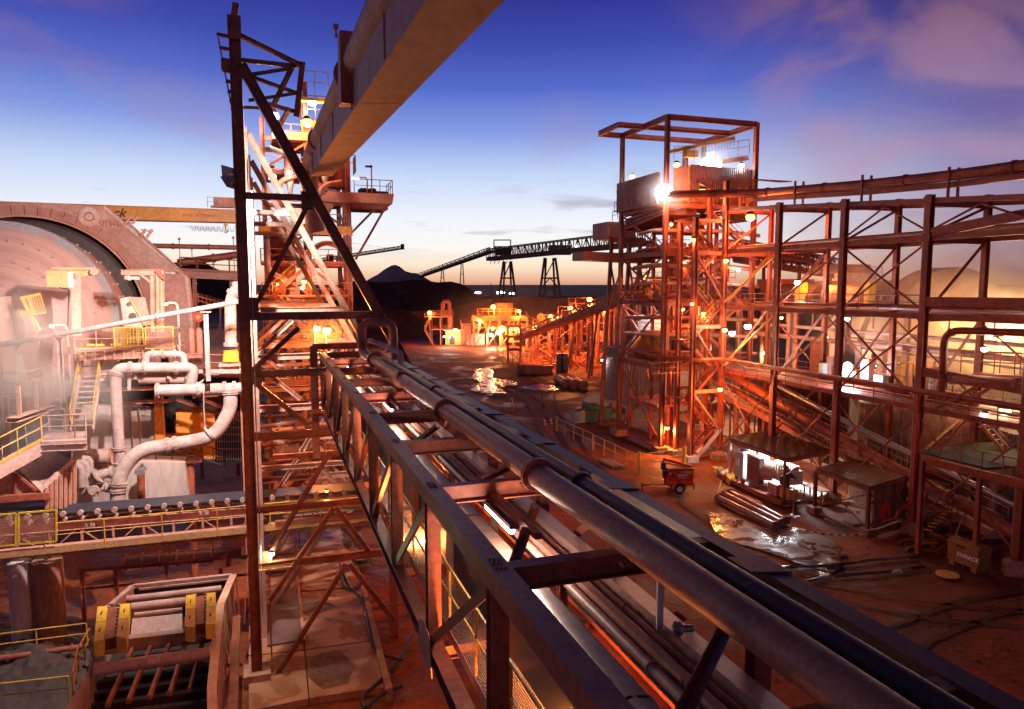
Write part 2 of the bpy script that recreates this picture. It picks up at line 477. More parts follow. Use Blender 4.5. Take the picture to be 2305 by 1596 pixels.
# the last of the sunlight, from the horizon behind the stockpile
sun = bpy.data.lights.new('low_sun', 'SUN'); sun.energy = .12; sun.angle = math.radians(12); sun.color = (1, .6, .42)
so = bpy.data.objects.new('low_sun', sun); COL.objects.link(so)
so.rotation_euler = (math.radians(86), 0, math.radians(180 + 9))

# ================================================================ ground
def ground_mat(name, c1_, c2_, rough=(.5, .9), sc_=.12, fine=2.5):
    m, nt, b = nodes(name); N, L = nt.nodes, nt.links
    tc = N.new('ShaderNodeTexCoord')
    a = N.new('ShaderNodeTexNoise'); a.inputs['Scale'].default_value = sc_; a.inputs['Detail'].default_value = 8; a.inputs['Roughness'].default_value = .62; a.inputs['Distortion'].default_value = .8
    f = N.new('ShaderNodeTexNoise'); f.inputs['Scale'].default_value = fine; f.inputs['Detail'].default_value = 6
    tr = N.new('ShaderNodeTexWave'); tr.inputs['Scale'].default_value = .22; tr.inputs['Distortion'].default_value = 22; tr.inputs['Detail'].default_value = 4; tr.inputs['Detail Scale'].default_value = 1.2
    for n in (a, f, tr): L.new(tc.outputs['Object'], n.inputs['Vector'])
    cr = N.new('ShaderNodeValToRGB'); e = cr.color_ramp.elements
    e[0].position = .36; e[0].color = (*c2_, 1); e[1].position = .66; e[1].color = (*c1_, 1)
    L.new(a.outputs['Fac'], cr.inputs[0])
    mu = N.new('ShaderNodeMix'); mu.data_type = 'RGBA'; mu.blend_type = 'OVERLAY'; mu.inputs['Factor'].default_value = .6
    L.new(cr.outputs[0], mu.inputs['A']); L.new(f.outputs['Fac'], mu.inputs['B']); L.new(mu.outputs['Result'], b.inputs['Base Color'])
    rr = N.new('ShaderNodeMapRange'); rr.inputs[1].default_value = .38; rr.inputs[2].default_value = .56; rr.inputs[3].default_value = rough[0]; rr.inputs[4].default_value = rough[1]
    L.new(a.outputs['Fac'], rr.inputs[0]); L.new(rr.outputs[0], b.inputs['Roughness'])
    ad = N.new('ShaderNodeMath'); ad.operation = 'ADD'; L.new(f.outputs['Fac'], ad.inputs[0])
    m2 = N.new('ShaderNodeMath'); m2.operation = 'MULTIPLY'; m2.inputs[1].default_value = .22; L.new(tr.outputs['Fac'], m2.inputs[0]); L.new(m2.outputs[0], ad.inputs[1])
    b.inputs['Specular IOR Level'].default_value = .22
    bp = N.new('ShaderNodeBump'); bp.inputs['Strength'].default_value = .5; bp.inputs['Distance'].default_value = .12
    L.new(ad.outputs[0], bp.inputs['Height']); L.new(bp.outputs[0], b.inputs['Normal'])
    return m
mud = ground_mat('red_mud', (.30, .066, .018), (.08, .019, .006), (.46, .92), .16, 3.2)
def ngrid(a, b, n): return [a + (b - a) * i / n for i in range(n + 1)]
ys = [-60, -10] + ngrid(2, 120, 60) + ngrid(126, 400, 30) + [500, 800, 1500, 3000, 6000]
xs = [-6000, -2500, -1000, -400, -200] + ngrid(-120, 120, 100) + [200, 400, 1000, 2500, 6000]
def gz(x, y):
    if y < 2 or y > 380 or abs(x) > 180: return 0.0
    return .06 * noise.noise(V((x * .12, y * .12, 0))) + .045 * noise.noise(V((x * .5, y * .5, 3)))
mb = MB(); pts = [(x, y, gz(x, y)) for y in ys for x in xs]; nx = len(xs)
mb.poly(pts, [(j * nx + i, j * nx + i + 1, (j + 1) * nx + i + 1, (j + 1) * nx + i) for j in range(len(ys) - 1) for i in range(nx - 1)], True)
tag(mb.build('ground', mud), kind='structure')

# wet ground: shallow water lying in the hollows
def water_mat(name, c=(.12, .05, .03)):
    m, nt, b = nodes(name); N, L = nt.nodes, nt.links
    b.inputs['Base Color'].default_value = (*c, 1); b.inputs['Roughness'].default_value = .09
    tc = N.new('ShaderNodeTexCoord'); n = N.new('ShaderNodeTexNoise'); n.inputs['Scale'].default_value = .7; n.inputs['Detail'].default_value = 9; n.inputs['Roughness'].default_value = .68; n.inputs['Distortion'].default_value = .7
    L.new(tc.outputs['Object'], n.inputs['Vector'])
    r = N.new('ShaderNodeMapRange'); r.inputs[1].default_value = .44; r.inputs[2].default_value = .62; r.inputs[3].default_value = .10; r.inputs[4].default_value = .75
    L.new(n.outputs['Fac'], r.inputs[0]); L.new(r.outputs[0], b.inputs['Roughness'])
    bp = N.new('ShaderNodeBump'); bp.inputs['Strength'].default_value = .10; bp.inputs['Distance'].default_value = .10
    L.new(n.outputs['Fac'], bp.inputs['Height']); L.new(bp.outputs[0], b.inputs['Normal'])
    return m
wet = water_mat('shallow_water')
rut = mat('churned_mud', (.10, .028, .012), .7, 0, .5, 1.5, (.05, .014, .007), .8, spec=.2)
def track(pts, gap=1.9):
    P = [G(u, v, 0) for u, v in pts]
    for off in (-gap / 2, gap / 2):
        mb = MB(); q = []; C_ = []
        for i in range(len(P) - 1):
            for k in range(8): C_.append(P[i].lerp(P[i + 1], k / 8))
        for i, p in enumerate(C_[:-1]):
            d = (C_[min(i + 4, len(C_) - 1)] - C_[max(0, i - 4)]); n = V((-d.y, d.x, 0)).normalized(); w = .14 + .10 * noise.noise(V((i * .4, off, 0)))
            c = p + n * (off + .12 * noise.noise(V((i * .15, 3, off)))); q += [V((*(c - n * w).xy, .108)), V((*(c + n * w).xy, .108))]
        mb.poly(q, [(2 * i, 2 * i + 1, 2 * i + 3, 2 * i + 2) for i in range(len(q) // 2 - 1)])
        tag(mb.build('tyre_track', rut), kind='structure')
def puddle(uv, name='puddle', m=None, z=.13):
    mb = MB(); pts = []
    c = sum((G(u, v, z) for u, v in uv), V((0, 0, 0))) / len(uv)
    P = [G(u, v, z) for u, v in uv]
    for i, p in enumerate(P):
        q = P[(i + 1) % len(P)]
        for k in range(6):
            s = p.lerp(q, k / 6); j = .16 * noise.noise(V((s.x * .9, s.y * .9, 5)))
            pts.append(s + (s - c) * j)
    pts = [V((p.x, p.y, z)) for p in pts]
    mb.poly([c] + pts, [(0, i + 1, (i + 1) % len(pts) + 1) for i in range(len(pts))])
    return tag(mb.build(name, m or wet), kind='structure')
puddle([(1070, 832), (1098, 826), (1112, 838), (1100, 850), (1150, 856), (1168, 866), (1120, 872), (1140, 884), (1096, 888), (1060, 876), (1086, 862), (1062, 850)])
track([(960, 800), (1060, 815), (1160, 830), (1230, 868), (1240, 930), (1330, 1060), (1480, 1150), (1700, 1290)])
track([(1000, 840), (1120, 852), (1200, 905), (1260, 1010), (1420, 1120), (1560, 1260)], 2.1)
track([(1500, 1130), (1640, 1240), (1840, 1330), (2100, 1380), (2400, 1400)], 2.0)
track([(1900, 1560), (2050, 1430), (2200, 1370), (2400, 1340)], 1.8)
puddle([(1158, 872), (1215, 864), (1282, 872), (1230, 882)])
puddle([(1588, 1150), (1650, 1162), (1722, 1188), (1800, 1188), (1880, 1210), (1912, 1250), (1866, 1290), (1790, 1264), (1700, 1232), (1606, 1206)])
puddle([(1788, 1282), (1835, 1262), (1900, 1276), (1850, 1300)])

# ---- hills: ridges with real slopes on both sides
hill_dark = mat('dark_ore_slope', (.10, .04, .025), .95, 0, .5, .25, (.05, .018, .012), .6)
hill_red = mat('red_earth_slope', (.45, .12, .045), .95, 0, .4, .12, (.26, .06, .022), .6)
hill_pale = mat('pale_crushed_ore', (.42, .36, .36), .95, 0, .6, .8, (.22, .18, .18), .9)
far_m = mat('distant_plain', (.055, .035, .045), 1, 0, .4, .004, (.035, .022, .03), 0)
def ridge(name, uv, y, m, slope=.75, rough=.6, back=None, zb=0.0, nv=14):
    top = [Y(u, v, y) for u, v in uv]
    def f(s, t):
        k = s * (len(top) - 1); i = min(int(k), len(top) - 2); p = top[i].lerp(top[i + 1], k - i)
        h = max(0, p.z - zb)
        if t < .5: q = (1 - t / .5); d = -1
        else: q = (t - .5) / .5; d = 1
        z = h * (1 - q) ** 1.08
        yy = p.y + d * q * h / slope
        nz = noise.noise(V((p.x * .09, yy * .09, 1))) + .5 * noise.noise(V((p.x * .3, yy * .3, 4)))
        k2 = min(1, q * 4) * rough
        return V((p.x + nz * k2, yy + nz * k2 * 2, zb - .5 + z + nz * k2 * .8 * (1 - q)))
    mb = MB().grid(f, (len(uv) - 1) * 6, nv)
    return tag(mb.build(name, m), kind='structure')
ridge('stockpile_slope', [(760, 660), (790, 630), (820, 629), (850, 633), (885, 632), (920, 628), (950, 627), (985, 633), (1015, 631), (1040, 637), (1062, 650), (1080, 668), (1100, 690)], 330, hill_dark, .62, 1.2)
ridge('ore_peak', [(818, 634), (838, 622), (850, 616), (866, 604), (880, 596), (890, 594), (900, 598), (912, 608), (925, 612), (938, 613), (952, 620), (975, 634)], 420, hill_pale, .7, .9)
ridge('earth_bank', [(900, 700), (990, 694), (1060, 678), (1120, 668), (1180, 664), (1250, 668), (1330, 664), (1420, 656), (1500, 660), (1700, 662), (1900, 655), (2100, 660), (2400, 668)], 262, hill_red, .55, 1.5)
ridge('near_stockpile', [(760, 690), (800, 682), (860, 684), (920, 698), (960, 722), (1000, 752), (1030, 766)], 245, hill_dark, .6, 1.2)
ridge('dark_stockpile', [(330, 600), (400, 588), (425, 580), (452, 584), (480, 600), (520, 618), (560, 640)], 520, hill_dark, .5, 1)
# the scrub plain running to the horizon
mb = MB()
mb.grid(lambda s, t: V((-5200 + 10400 * s, 900 + 4600 * t, CAMH * (.15 + .8 * min(1, t * 1.4)) + (1.5 if t > .6 else 1) * noise.noise(V((s * 500, t * 10, 2))))), 220, 10)
tag(mb.build('scrub_plain', far_m), kind='structure')
# ================================================================ raking trestles
base1 = V(((551 - 1152.5) * 29.5 / F, 29.5, 0))
def fr_local(u, v):             # to (s, z) in the first frame's plane
    p = PR(u, v, base1); return (p - base1).dot(R), p.z
def fr_world(k, s, z, d=0.0): return base1 + A * (k + d) + R * s + UP * z
offs = [0.0, 7.1, 14.2, 22.4]
lbl = ['tallest trestle, dark brown, with a slatted left edge and a cage on top',
       'brightly lit pale raking trestle, first one behind the tall dark trestle',
       'pale raking trestle in the middle of the row behind the dark one',
       'pale raking trestle farthest back, its leg lowest on the left']
for k, dd in enumerate(offs):
    m = steel_dk if k == 0 else MATS.get('lit_trestle_tone') or mat('lit_trestle_tone', (.44, .25, .18), .5, 0, .3, .8, (.30, .13, .08))  # pale tone puts the lamplight on the rear trestles into their colour
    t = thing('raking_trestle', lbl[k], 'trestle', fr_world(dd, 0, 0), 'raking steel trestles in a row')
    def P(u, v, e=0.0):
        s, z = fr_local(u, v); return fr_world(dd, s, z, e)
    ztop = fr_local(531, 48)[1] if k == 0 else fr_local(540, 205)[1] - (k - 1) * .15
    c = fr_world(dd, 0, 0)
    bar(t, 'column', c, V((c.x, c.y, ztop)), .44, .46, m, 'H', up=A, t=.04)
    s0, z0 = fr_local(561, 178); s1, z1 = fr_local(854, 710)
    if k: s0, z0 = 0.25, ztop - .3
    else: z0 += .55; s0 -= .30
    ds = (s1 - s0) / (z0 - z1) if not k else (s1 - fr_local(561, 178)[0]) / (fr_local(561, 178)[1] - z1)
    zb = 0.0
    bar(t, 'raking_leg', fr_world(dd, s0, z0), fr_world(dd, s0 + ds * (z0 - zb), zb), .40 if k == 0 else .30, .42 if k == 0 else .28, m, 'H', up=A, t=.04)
    def leg_s(z): return s0 + ds * (z0 - z)
    def lev(u, v, w=.26, nm='beam'):
        z = fr_local(u, v)[1]
        if z > z0: return
        bar(t, nm, fr_world(dd, .22, z), fr_world(dd, leg_s(z) - .1, z), .24, w, m, 'I', t=.03)
    lev(562, 441); lev(575, 712, .32)
    lev(583, 841, .3); lev(590, 982, .34); lev(593, 1146, .26); lev(600, 1273, .34)
    def br(a, b, w=.2): bar(t, 'brace', P(*a), P(*b), w, w, m, 'I', t=.02)
    br((580, 680), (698, 452)); br((577, 826), (672, 738)); br((577, 864), (693, 956)); br((743, 1016), (608, 1246))
    br((751, 1143), (607, 1352)); br((756, 1143), (836, 1250)); br((779, 1270), (601, 1556)); br((786, 1270), (890, 1400))
    for (u, v) in ((568, 690), (575, 845), (598, 1260), (692, 452)):
        s, z = fr_local(u, v); g = fr_world(dd, s, z)
        MB().gbox(g, .5, .03, .75).build('gusset_plate', m, t)
    MB().gbox(fr_world(dd, 0, .25), 1.1, 1.1, .7).build('footing', conc, t)
    MB().gbox(fr_world(dd, leg_s(.2), .25), 1.2, 1.1, .7).build('footing', conc, t)
    if k == 0:
        # stub on top, slatted edge, cage
        bar(t, 'stub_post', fr_world(0, -.02, ztop), PR(531, 8, base1), .24, .22, steel, 'box', up=A)
        MB().gbox(fr_world(0, 0, ztop - .3) - A * .25, .5, .04, .9).build('cap_plate', m, t)
        edge = lambda v: (491 + (v - 80) * .19, v)
        bar(t, 'edge_rail', PR(491, 84, base1), PR(529, 280, base1), .06, .06, steel_pk)
        for v in (77, 107, 133, 158, 182, 205, 226, 243):
            u = 491 + (v - 84) * .193 - 2
            a = PR(u, v, base1); b = V((*fr_world(0, 0, 0).xy, a.z - .06))
            bar(t, 'slat', a, b, .1, .13, m)
        MB().gbox(PR(509, 148, base1) , .36, .3, .42).build('junction_box', m, t)
        cp = base1 + A * 2.6
        for (a, b, w) in (((536, 78), (684, 150), .17), ((538, 135), (668, 149), .17), ((550, 170), (660, 153), .16), ((552, 168), (672, 211), .14),
                          ((560, 226), (672, 209), .14), ((657, 152), (607, 254), .16), ((585, 229), (662, 251), .16), ((650, 245), (626, 290), .15),
                          ((543, 241), (600, 244), .13)):
            bar(t, 'cage_member', PR(*a, base1 + A * .3).lerp(PR(*a, cp), .1), PR(*b, cp), w, w, m, 'I', t=.02)
        bar(t, 'cage_post', PR(681, 140, cp), PR(667, 262, cp), .24, .2, steel, 'C')
        # conduit down the column
        MB().tube([fr_world(0, .3, 3), fr_world(0, .3, 22)], .03, 6).build('conduit', galv, t)
# pale strip added for the bright lit edge behind the near column
t = thing('lit_edge_strip', 'pale strip standing for the bright lit edge behind the tall dark column', 'edge strip', fr_world(3.5, .05, 0))
mb = MB()
for s in (0, .38): mb.beam(fr_world(3.5, s, 0), fr_world(3.5, s, 21.2), .05, .14)
mb.build('side_rail', steel_wh, t)
MB().gbox(fr_world(3.5, .19, 10.5), .34, .03, 21).build('strip_face', steel_wh, t)

# the pair of floodlights on the near trestle's left side
for i, (u, v, lb) in enumerate(((519, 387, 'upper grey floodlight clamped to the left of the dark column'), (521, 408, 'lower grey floodlight under the first one on the dark column'))):
    p = PR(u, v, base1) - A * (.1 + .25 * i)
    t = thing('floodlight', lb, 'floodlight', p, 'floodlights on the dark column')
    ax = (-R * .8 - UP * .55 + A * .35).normalized() if i else (-R * .9 - UP * .05 + A * .5).normalized()
    mb = MB(); x = ax.cross(UP).normalized(); yv = x.cross(ax)
    mb.hexa([p - ax * .16 + x * sx_ * .14 + yv * sy_ * .11 for sx_, sy_ in ((-1, -1), (1, -1), (1, 1), (-1, 1))] +
            [p + ax * .2 + x * sx_ * .3 + yv * sy_ * .24 for sx_, sy_ in ((-1, -1), (1, -1), (1, 1), (-1, 1))])
    mb.build('lamp_body', galv, t)
    MB().box(p + ax * .205, .5, .4, .012, x, yv, ax).build('lens', em_white, t)
    MB().beam(p - ax * .1, fr_world(0, -.2, p.z), .05).build('bracket', steel_dk, t)
    li = bpy.data.lights.new('flood_beam', 'SPOT'); li.energy = (9500, 17000)[i]; li.color = (1, .86, .80)
    li.spot_size = math.radians(120); li.spot_blend = .35; li.shadow_soft_size = .08
    lo = bpy.data.objects.new('flood_beam', li); COL.objects.link(lo); lo.parent = t
    lo.location = ax * .3; tgt = (G(250, 1060, 6) if i else Y(180, 700, 44))
    lo.rotation_euler = (tgt - (p + ax * .3)).to_track_quat('-Z', 'Y').to_euler()

# ================================================================ overhead box launder and pipe
DD = V((-.340 / 1.0047, 1, 90 / F * 1.0)).normalized()     # falls towards the camera
dslope = 90 / F
def duct(x0, zc, y): return V((x0 - .3384 * y, y, CAMH + zc + dslope * y))
B = 2.85
xl, xr_, zb_, zt_ = .697 * B, 1.0246 * B, B, 1.31 * B
t = thing('overhead_box_girder', 'large pale box girder crossing overhead to the upper right', 'box girder', duct(xl, zb_, 31.2))
y0, y1 = 31.2, 1.0
mb = MB(); mb.hexa([duct(xl, zb_, y1), duct(xr_, zb_, y1), duct(xr_, zb_, y0), duct(xl, zb_, y0), duct(xl, zt_, y1), duct(xr_, zt_, y1), duct(xr_, zt_, y0), duct(xl, zt_, y0)])
mb.build('girder_shell', mat('pale_girder_paint', (.42, .18, .11), .6, 0, .35, .6, (.28, .10, .055), .05, .6, (1, .35, 1)), t)
for k in range(20):
    yy_ = 30.6 - 1.45 * k
    MB().hexa([duct(xl - .03, zb_ + .03, yy_), duct(xl - .002, zb_ + .03, yy_), duct(xl - .002, zb_ + .03, yy_ + .03), duct(xl - .03, zb_ + .03, yy_ + .03), duct(xl - .03, zt_ - .03, yy_), duct(xl - .002, zt_ - .03, yy_), duct(xl - .002, zt_ - .03, yy_ + .03), duct(xl - .03, zt_ - .03, yy_ + .03)]).build('stiffener', MATS['pale_girder_paint'], t) if k % 3 == 1 else None
for yy in (21.5, 15.2): MB().hexa([duct(xl - .006, zb_ - .006, yy), duct(xr_ + .006, zb_ - .006, yy), duct(xr_ + .006, zb_ - .006, yy + .03), duct(xl - .006, zb_ - .006, yy + .03), duct(xl - .006, zt_ + .004, yy), duct(xr_ + .006, zt_ + .004, yy), duct(xr_ + .006, zt_ + .004, yy + .03), duct(xl - .006, zt_ + .004, yy + .03)]).build('weld_seam', steel, t)
MB().beam(duct(xl - .01, zt_ + .03, y1), duct(xl - .01, zt_ + .03, y0), .09, .05).build('top_lip', steel, t)
pr = .37
t = pipe('overhead_pipe', 'thick pale pipe lying along the left side of the overhead box girder', 'pipe',
         [duct(2.18, 3.9, 1), duct(2.18, 3.9, 33.2), duct(2.18, 2.3, 34.6), duct(2.5, .6, 34.9)], pr, steel_pk, 1.2, flanges=(.46, .75, .915), fr=1.22)
c = duct(2.18, 3.9, 16.3)
MB().box(c + R * -.28 - UP * .15, .3, .5, 1.5, R, DD, UP).build('saddle_plate', steel, t)
c = duct(2.18, 3.9, 9.0)
MB().disc_ring(c, DD, [(-.12, .38), (-.12, .47), (.12, .47), (.12, .38)], 24).build('pipe_clamp', steel, t)
r0 = c = duct(2.18, 3.9, 16.3) - R * .33 + UP * .5
tp = PR(756, 60, c)
r0 = V((tp.x, tp.y, c.z))
MB().tube([r0, tp], [.03, .015], 6).build('lightning_rod', steel_pk, t); MB().ball(tp, .07, 8).build('rod_ball', steel_pk, t)

# ================================================================ pipe bridge truss
H = 3.1
ZT = CAMH - H
xL, xR = H / 1.322, H / .559
def tx(x, y, z): return V((x - .3384 * y, y, z))
nodesY = [4.6 + 3.19 * i for i in range(10)]; nodesY = [1.4] + nodesY
ZB = CAMH - 1.89 * H
t = thing('pipe_bridge', 'long red steel truss bridge running from the dark column to the lower right corner', 'truss bridge', tx((xL + xR) / 2, nodesY[-1], ZB))
TB = t
yf, yn = nodesY[-1] + .2, 1.0
cw_ = .25
for (x, nm) in ((xL + .13, 'top_chord'), (xR - .13, 'top_chord')):
    bar(t, nm, tx(x, yn, ZT - cw_ / 2), tx(x, yf, ZT - cw_ / 2), cw_, cw_, steel if x < 3 else blue_st, 'box')
for x in (xL + .13, xR - .13):
    bar(t, 'bottom_chord', tx(x, yn, ZB + .12), tx(x, yf, ZB + .12), .24, .24, steel, 'I', t=.02)
for i, y in enumerate(nodesY):
    bar(t, 'crossbeam', tx(xL + .25, y, ZT - .15) , tx(xL + .25, y, ZT - .15) + R * ((xR - xL - .5) * .9472 + .02), .2, .28, steel, 'I', t=.018)
    for x in (xL + .13, xR - .13):
        bar(t, 'post', tx(x, y, ZB + .2), tx(x, y, ZT - .25), .21, .21, steel, 'H', up=R, t=.018)
    bar(t, 'floor_beam', tx(xL + .25, y, ZB + .05), tx(xL + .25, y, ZB + .05) + R * ((xR - xL - .5) * .9472), .16, .22, steel_dk, 'I')
    if i:
        for x in (xL + .13, xR - .13):
            bar(t, 'diagonal', tx(x, nodesY[i - 1] + .05, ZT - .28), tx(x, y - .05, ZB + .25), .15, .15, steel if x > 3 else steel_dk, 'L', up=R)
        # plan bracing under the pipes, every other bay flips
        a, b = (xL + .3, xR - .4)
        if i % 2: a, b = xL + .3, (xL + xR) / 2 + .1
        bar(t, 'plan_brace', tx(a, nodesY[i - 1] + .2, ZT - .3), tx(b, y - .1, ZT - .3), .12, .1, steel_dk, 'L')
    gb = MB()
    for bx in range(3):
        for by in range(3): gb.cyl(tx(xL + .08 + .05 * bx, y - .12 + .12 * by, ZT), tx(xL + .08 + .05 * bx, y - .12 + .12 * by, ZT + .018), .014, 6)
    gb.build('bolt_group', steel, t)
    for cx_, cr_ in ((1.40 * (H - .24), .2), (1.40 * (H - .24) + .43, .14)):
        MB().gbox(tx(cx_, y, ZT - .0) + UP * .02, .34, .12, .04).build('pipe_saddle', steel, t)
    MB().hexa([tx(xR - .42, y - .26, ZT + .003), tx(xR + .02, y - .26, ZT + .003), tx(xR + .02, y + .26, ZT + .003), tx(xR - .42, y + .14, ZT + .003),
               tx(xR - .42, y - .26, ZT + .02), tx(xR + .02, y - .26, ZT + .02), tx(xR + .02, y + .26, ZT + .02), tx(xR - .42, y + .14, ZT + .02)]).build('top_gusset', blue_st, t)
    if i in (1, 2, 3): MB().prism([tx(xL - .012, y - .34, ZB + .5), tx(xL - .012, y - .5, ZB - .12), tx(xL - .012, y + .5, ZB - .12), tx(xL - .012, y + .34, ZB + .5)], -R * .014).build('side_gusset', steel_pk, t)
# end portal
ye = yf + .1
bar(t, 'end_post', tx(xL - .25, ye, CAMH - 8.2), tx(xL - .25, ye, ZT + .25), .34, .3, steel_pk, 'H', up=A, t=.025)
bar(t, 'end_post', tx(xR + .1, ye, 0), tx(xR + .1, ye, ZT + .1), .34, .3, steel, 'H', up=A, t=.025)
bar(t, 'end_beam', tx(xL - .3, ye, ZT + .22), tx(xL - .3, ye, ZT + .22) + R * 3.2, .2, .28, steel, 'I')
bar(t, 'end_beam', tx(xL - .3, ye, ZB - .1), tx(xL - .3, ye, ZB - .1) + R * 3.2, .22, .3, steel, 'I')
for dz in (2.2, 5.4):
    bar(t, 'end_beam', tx(xL - 2.3, ye - .4, ZB - dz), tx(xL - 2.3, ye - .4, ZB - dz) + R * 5.2, .22, .28, steel, 'I')
for (sx_, ty) in ((xL + .4, 9.3), (xL + .4, 17.2), (xR - .5, 24.5)):
    pz_ = tx(sx_, ty, ZB - .35); MB().beam(pz_, pz_ + UP * .4, .05).build('lamp_bracket', steel_dk, t)
    o_ = MB().ball(pz_, .11, 10, .8).build('under_lamp', em_amber, t)
    li = bpy.data.lights.new('under_lamp_glow', 'POINT'); li.energy = 900; li.color = AMB; li.shadow_soft_size = .1
    lo = bpy.data.objects.new('under_lamp_glow', li); COL.objects.link(lo); lo.parent = t; lo.location = pz_ - UP * .16 - t.location
# walkway inside, near-side: real bar grating
WZ = ZB + .28
g = MB(); x0g, x1g = xL + .42, xL + 1.42
nb = 30
for k in range(nb + 1):
    x = x0g + (x1g - x0g) * k / nb
    g.poly([tx(x - .003, yn, WZ), tx(x + .003, yn, WZ), tx(x + .003, yf, WZ), tx(x - .003, yf, WZ), tx(x - .003, yn, WZ - .03), tx(x + .003, yn, WZ - .03), tx(x + .003, yf, WZ - .03), tx(x - .003, yf, WZ - .03)],
           [(0, 1, 2, 3), (0, 3, 7, 4), (1, 5, 6, 2)])
y = yn
while y < yf:
    g.poly([tx(x0g, y, WZ - .001), tx(x1g, y, WZ - .001), tx(x1g, y + .012, WZ - .001), tx(x0g, y + .012, WZ - .001)], [(0, 1, 2, 3)]); y += .1
g.build('walkway_grating', galv, t)
for x in (x0g - .03, x1g + .03): bar(t, 'toe_plate', tx(x, yn, WZ + .04), tx(x, yf, WZ + .04), .012, .16, steel_pk)
for x, mm_ in ((x0g + .06, yel_dirty), (x1g - .02, steel_pk)):
    mb = rail_mb([tx(x, yn, WZ), tx(x, yf, WZ)], 1.0, 3.19 / 2, .024); mb.build('handrail', mm_, t)

# things carried in the bridge
def along(name, label, cat, x, z, r, m, y0=1.0, y1=None, fl=(), group=None, fm=None, fr=1.4):
    return pipe(name, label, cat, [tx(x, y0, CAMH + z), tx(x, y1 or yf, CAMH + z)], r, m, flanges=fl, group=group, fm=fm, fr=fr, seg=18)
hp = H - .24
yb = 28.6
for k in range(14):
    yy_ = 2.4 + 1.95 * k
    MB().disc_ring(tx(1.40 * hp, yy_, CAMH - hp), A, [(-.006, .185), (-.003, .1868), (.003, .1868), (.006, .185)], 24).build('pipe_weld', steel, TB)
px = 1.40 * hp; p2 = px + .43
t = pipe('slurry_pipe', 'thick flanged pipe on top of the truss bridge that ends in an upright loop', 'pipe',
         [tx(px, .6, CAMH - hp), tx(px, yb, CAMH - hp), tx(px - .12, yb + 1.2, CAMH - hp + .1), tx(px - .12, yb + 1.5, CAMH - hp + 1.28), tx(px + 1.25, yb + 1.7, CAMH - hp + 1.28), tx(px + 1.3, yb + 1.9, CAMH - hp - 1.2)],
         .185, pipe_m, .42, flanges=(.30, .47, .63, .80), fr=1.42, seg=24, fm=steel)
pipe('slurry_pipe', 'dark smooth pipe on top of the truss bridge beside the thick flanged one', 'pipe',
     [tx(p2, .6, CAMH - hp + .02), tx(p2, yb - 1.5, CAMH - hp + .02)], .125, mat('dark_violet_pipe', (.085, .034, .03), .5, 0, .2, 1), .4, flanges=(.36, .7), fr=1.3, seg=24, fm=grey_d)
pipe('drain_pipe', 'slim jointed pipe running into the upright pipe loop', 'pipe',
     [tx(px + .25, yb + 1.5, CAMH - hp + .55), tx(px + .75, yb - 2.6, CAMH - hp + .42), tx(px + .75, yb - 3.0, CAMH - hp - .4)], .1, pipe_pk, .2, flanges=(.3, .62), fr=1.2)
cz = -4.25
t = thing('covered_conveyor', 'conveyor under pale rounded hoods inside the truss bridge', 'conveyor', tx(3.6, yf, ZB))
bar(TB, 'cable_tray', tx(xL + .36, yn, ZT - .42), tx(xL + .36, yf, ZT - .42), .22, .06, galv, 'C')
for k in range(11):
    a, b = 1.2 + k * 2.95, 1.2 + k * 2.95 + 2.9
    prof = [(3.42, cz - .28), (3.50, cz - .05), (3.62, cz + .02), (3.80, cz + .02), (3.92, cz - .08), (3.96, cz - .3)]
    mb = MB(); n = len(prof)
    mb.poly([tx(x, a, CAMH + z) for x, z in prof] + [tx(x, b, CAMH + z) for x, z in prof], [(i, i + 1, n + i + 1, n + i) for i in range(n - 1)] , True)
    mb.build('hood', galv if k % 3 else steel_wh, t)
bar(t, 'edge_strip', tx(3.41, yn, CAMH + cz - .27), tx(3.41, yf, CAMH + cz - .27), .03, .05, yel_dirty)
MB().hexa([tx(3.42, yn, ZB + .4), tx(3.96, yn, ZB + .4), tx(3.96, yf, ZB + .4), tx(3.42, yf, ZB + .4), tx(3.44, yn, CAMH + cz - .33), tx(3.94, yn, CAMH + cz - .33), tx(3.94, yf, CAMH + cz - .33), tx(3.44, yf, CAMH + cz - .33)]).build('belt', rubber, t)
for y in nodesY[1:]:
    for x in (3.36, 4.22):
        bar(t, 'stand', tx(x, y - .7, ZB + .1), tx(x, y - .7, CAMH + cz + .2), .13, .1, steel_pk, 'C')
    bar(t, 'stand_rail', tx(3.36, y - .7, CAMH + cz - .5), tx(4.22, y - .7, CAMH + cz - .5), .09, .1, steel)
bar(t, 'stringer', tx(4.22, yn, CAMH + cz + .12), tx(4.22, yf, CAMH + cz + .12), .1, .16, steel_pk, 'C')
along('water_pipe', 'pale slim pipe lying against the conveyor hoods in the truss bridge', 'pipe', 4.06, cz + .1, .06, steel_wh, fl=(.2, .5))
along('water_pipe', 'second slim pipe from the conveyor hoods, dark grey', 'pipe', 4.30, cz - .22, .05, grey_d)
along('service_pipe', 'left one of a twin pair of slim pipes beside the broad pale cover', 'pipe', 4.44, cz, .045, steel_wh, fl=(.12, .3, .5), group='twin service pipes')
along('service_pipe', 'right one of a twin pair of slim pipes beside the broad pale cover', 'pipe', 4.57, cz + .01, .05, steel_pk, fl=(.1, .25, .45), group='twin service pipes')
t = thing('side_cover', 'broad pale sloping steel cover along the right side of the truss bridge', 'cover', tx(5, yf, ZB))
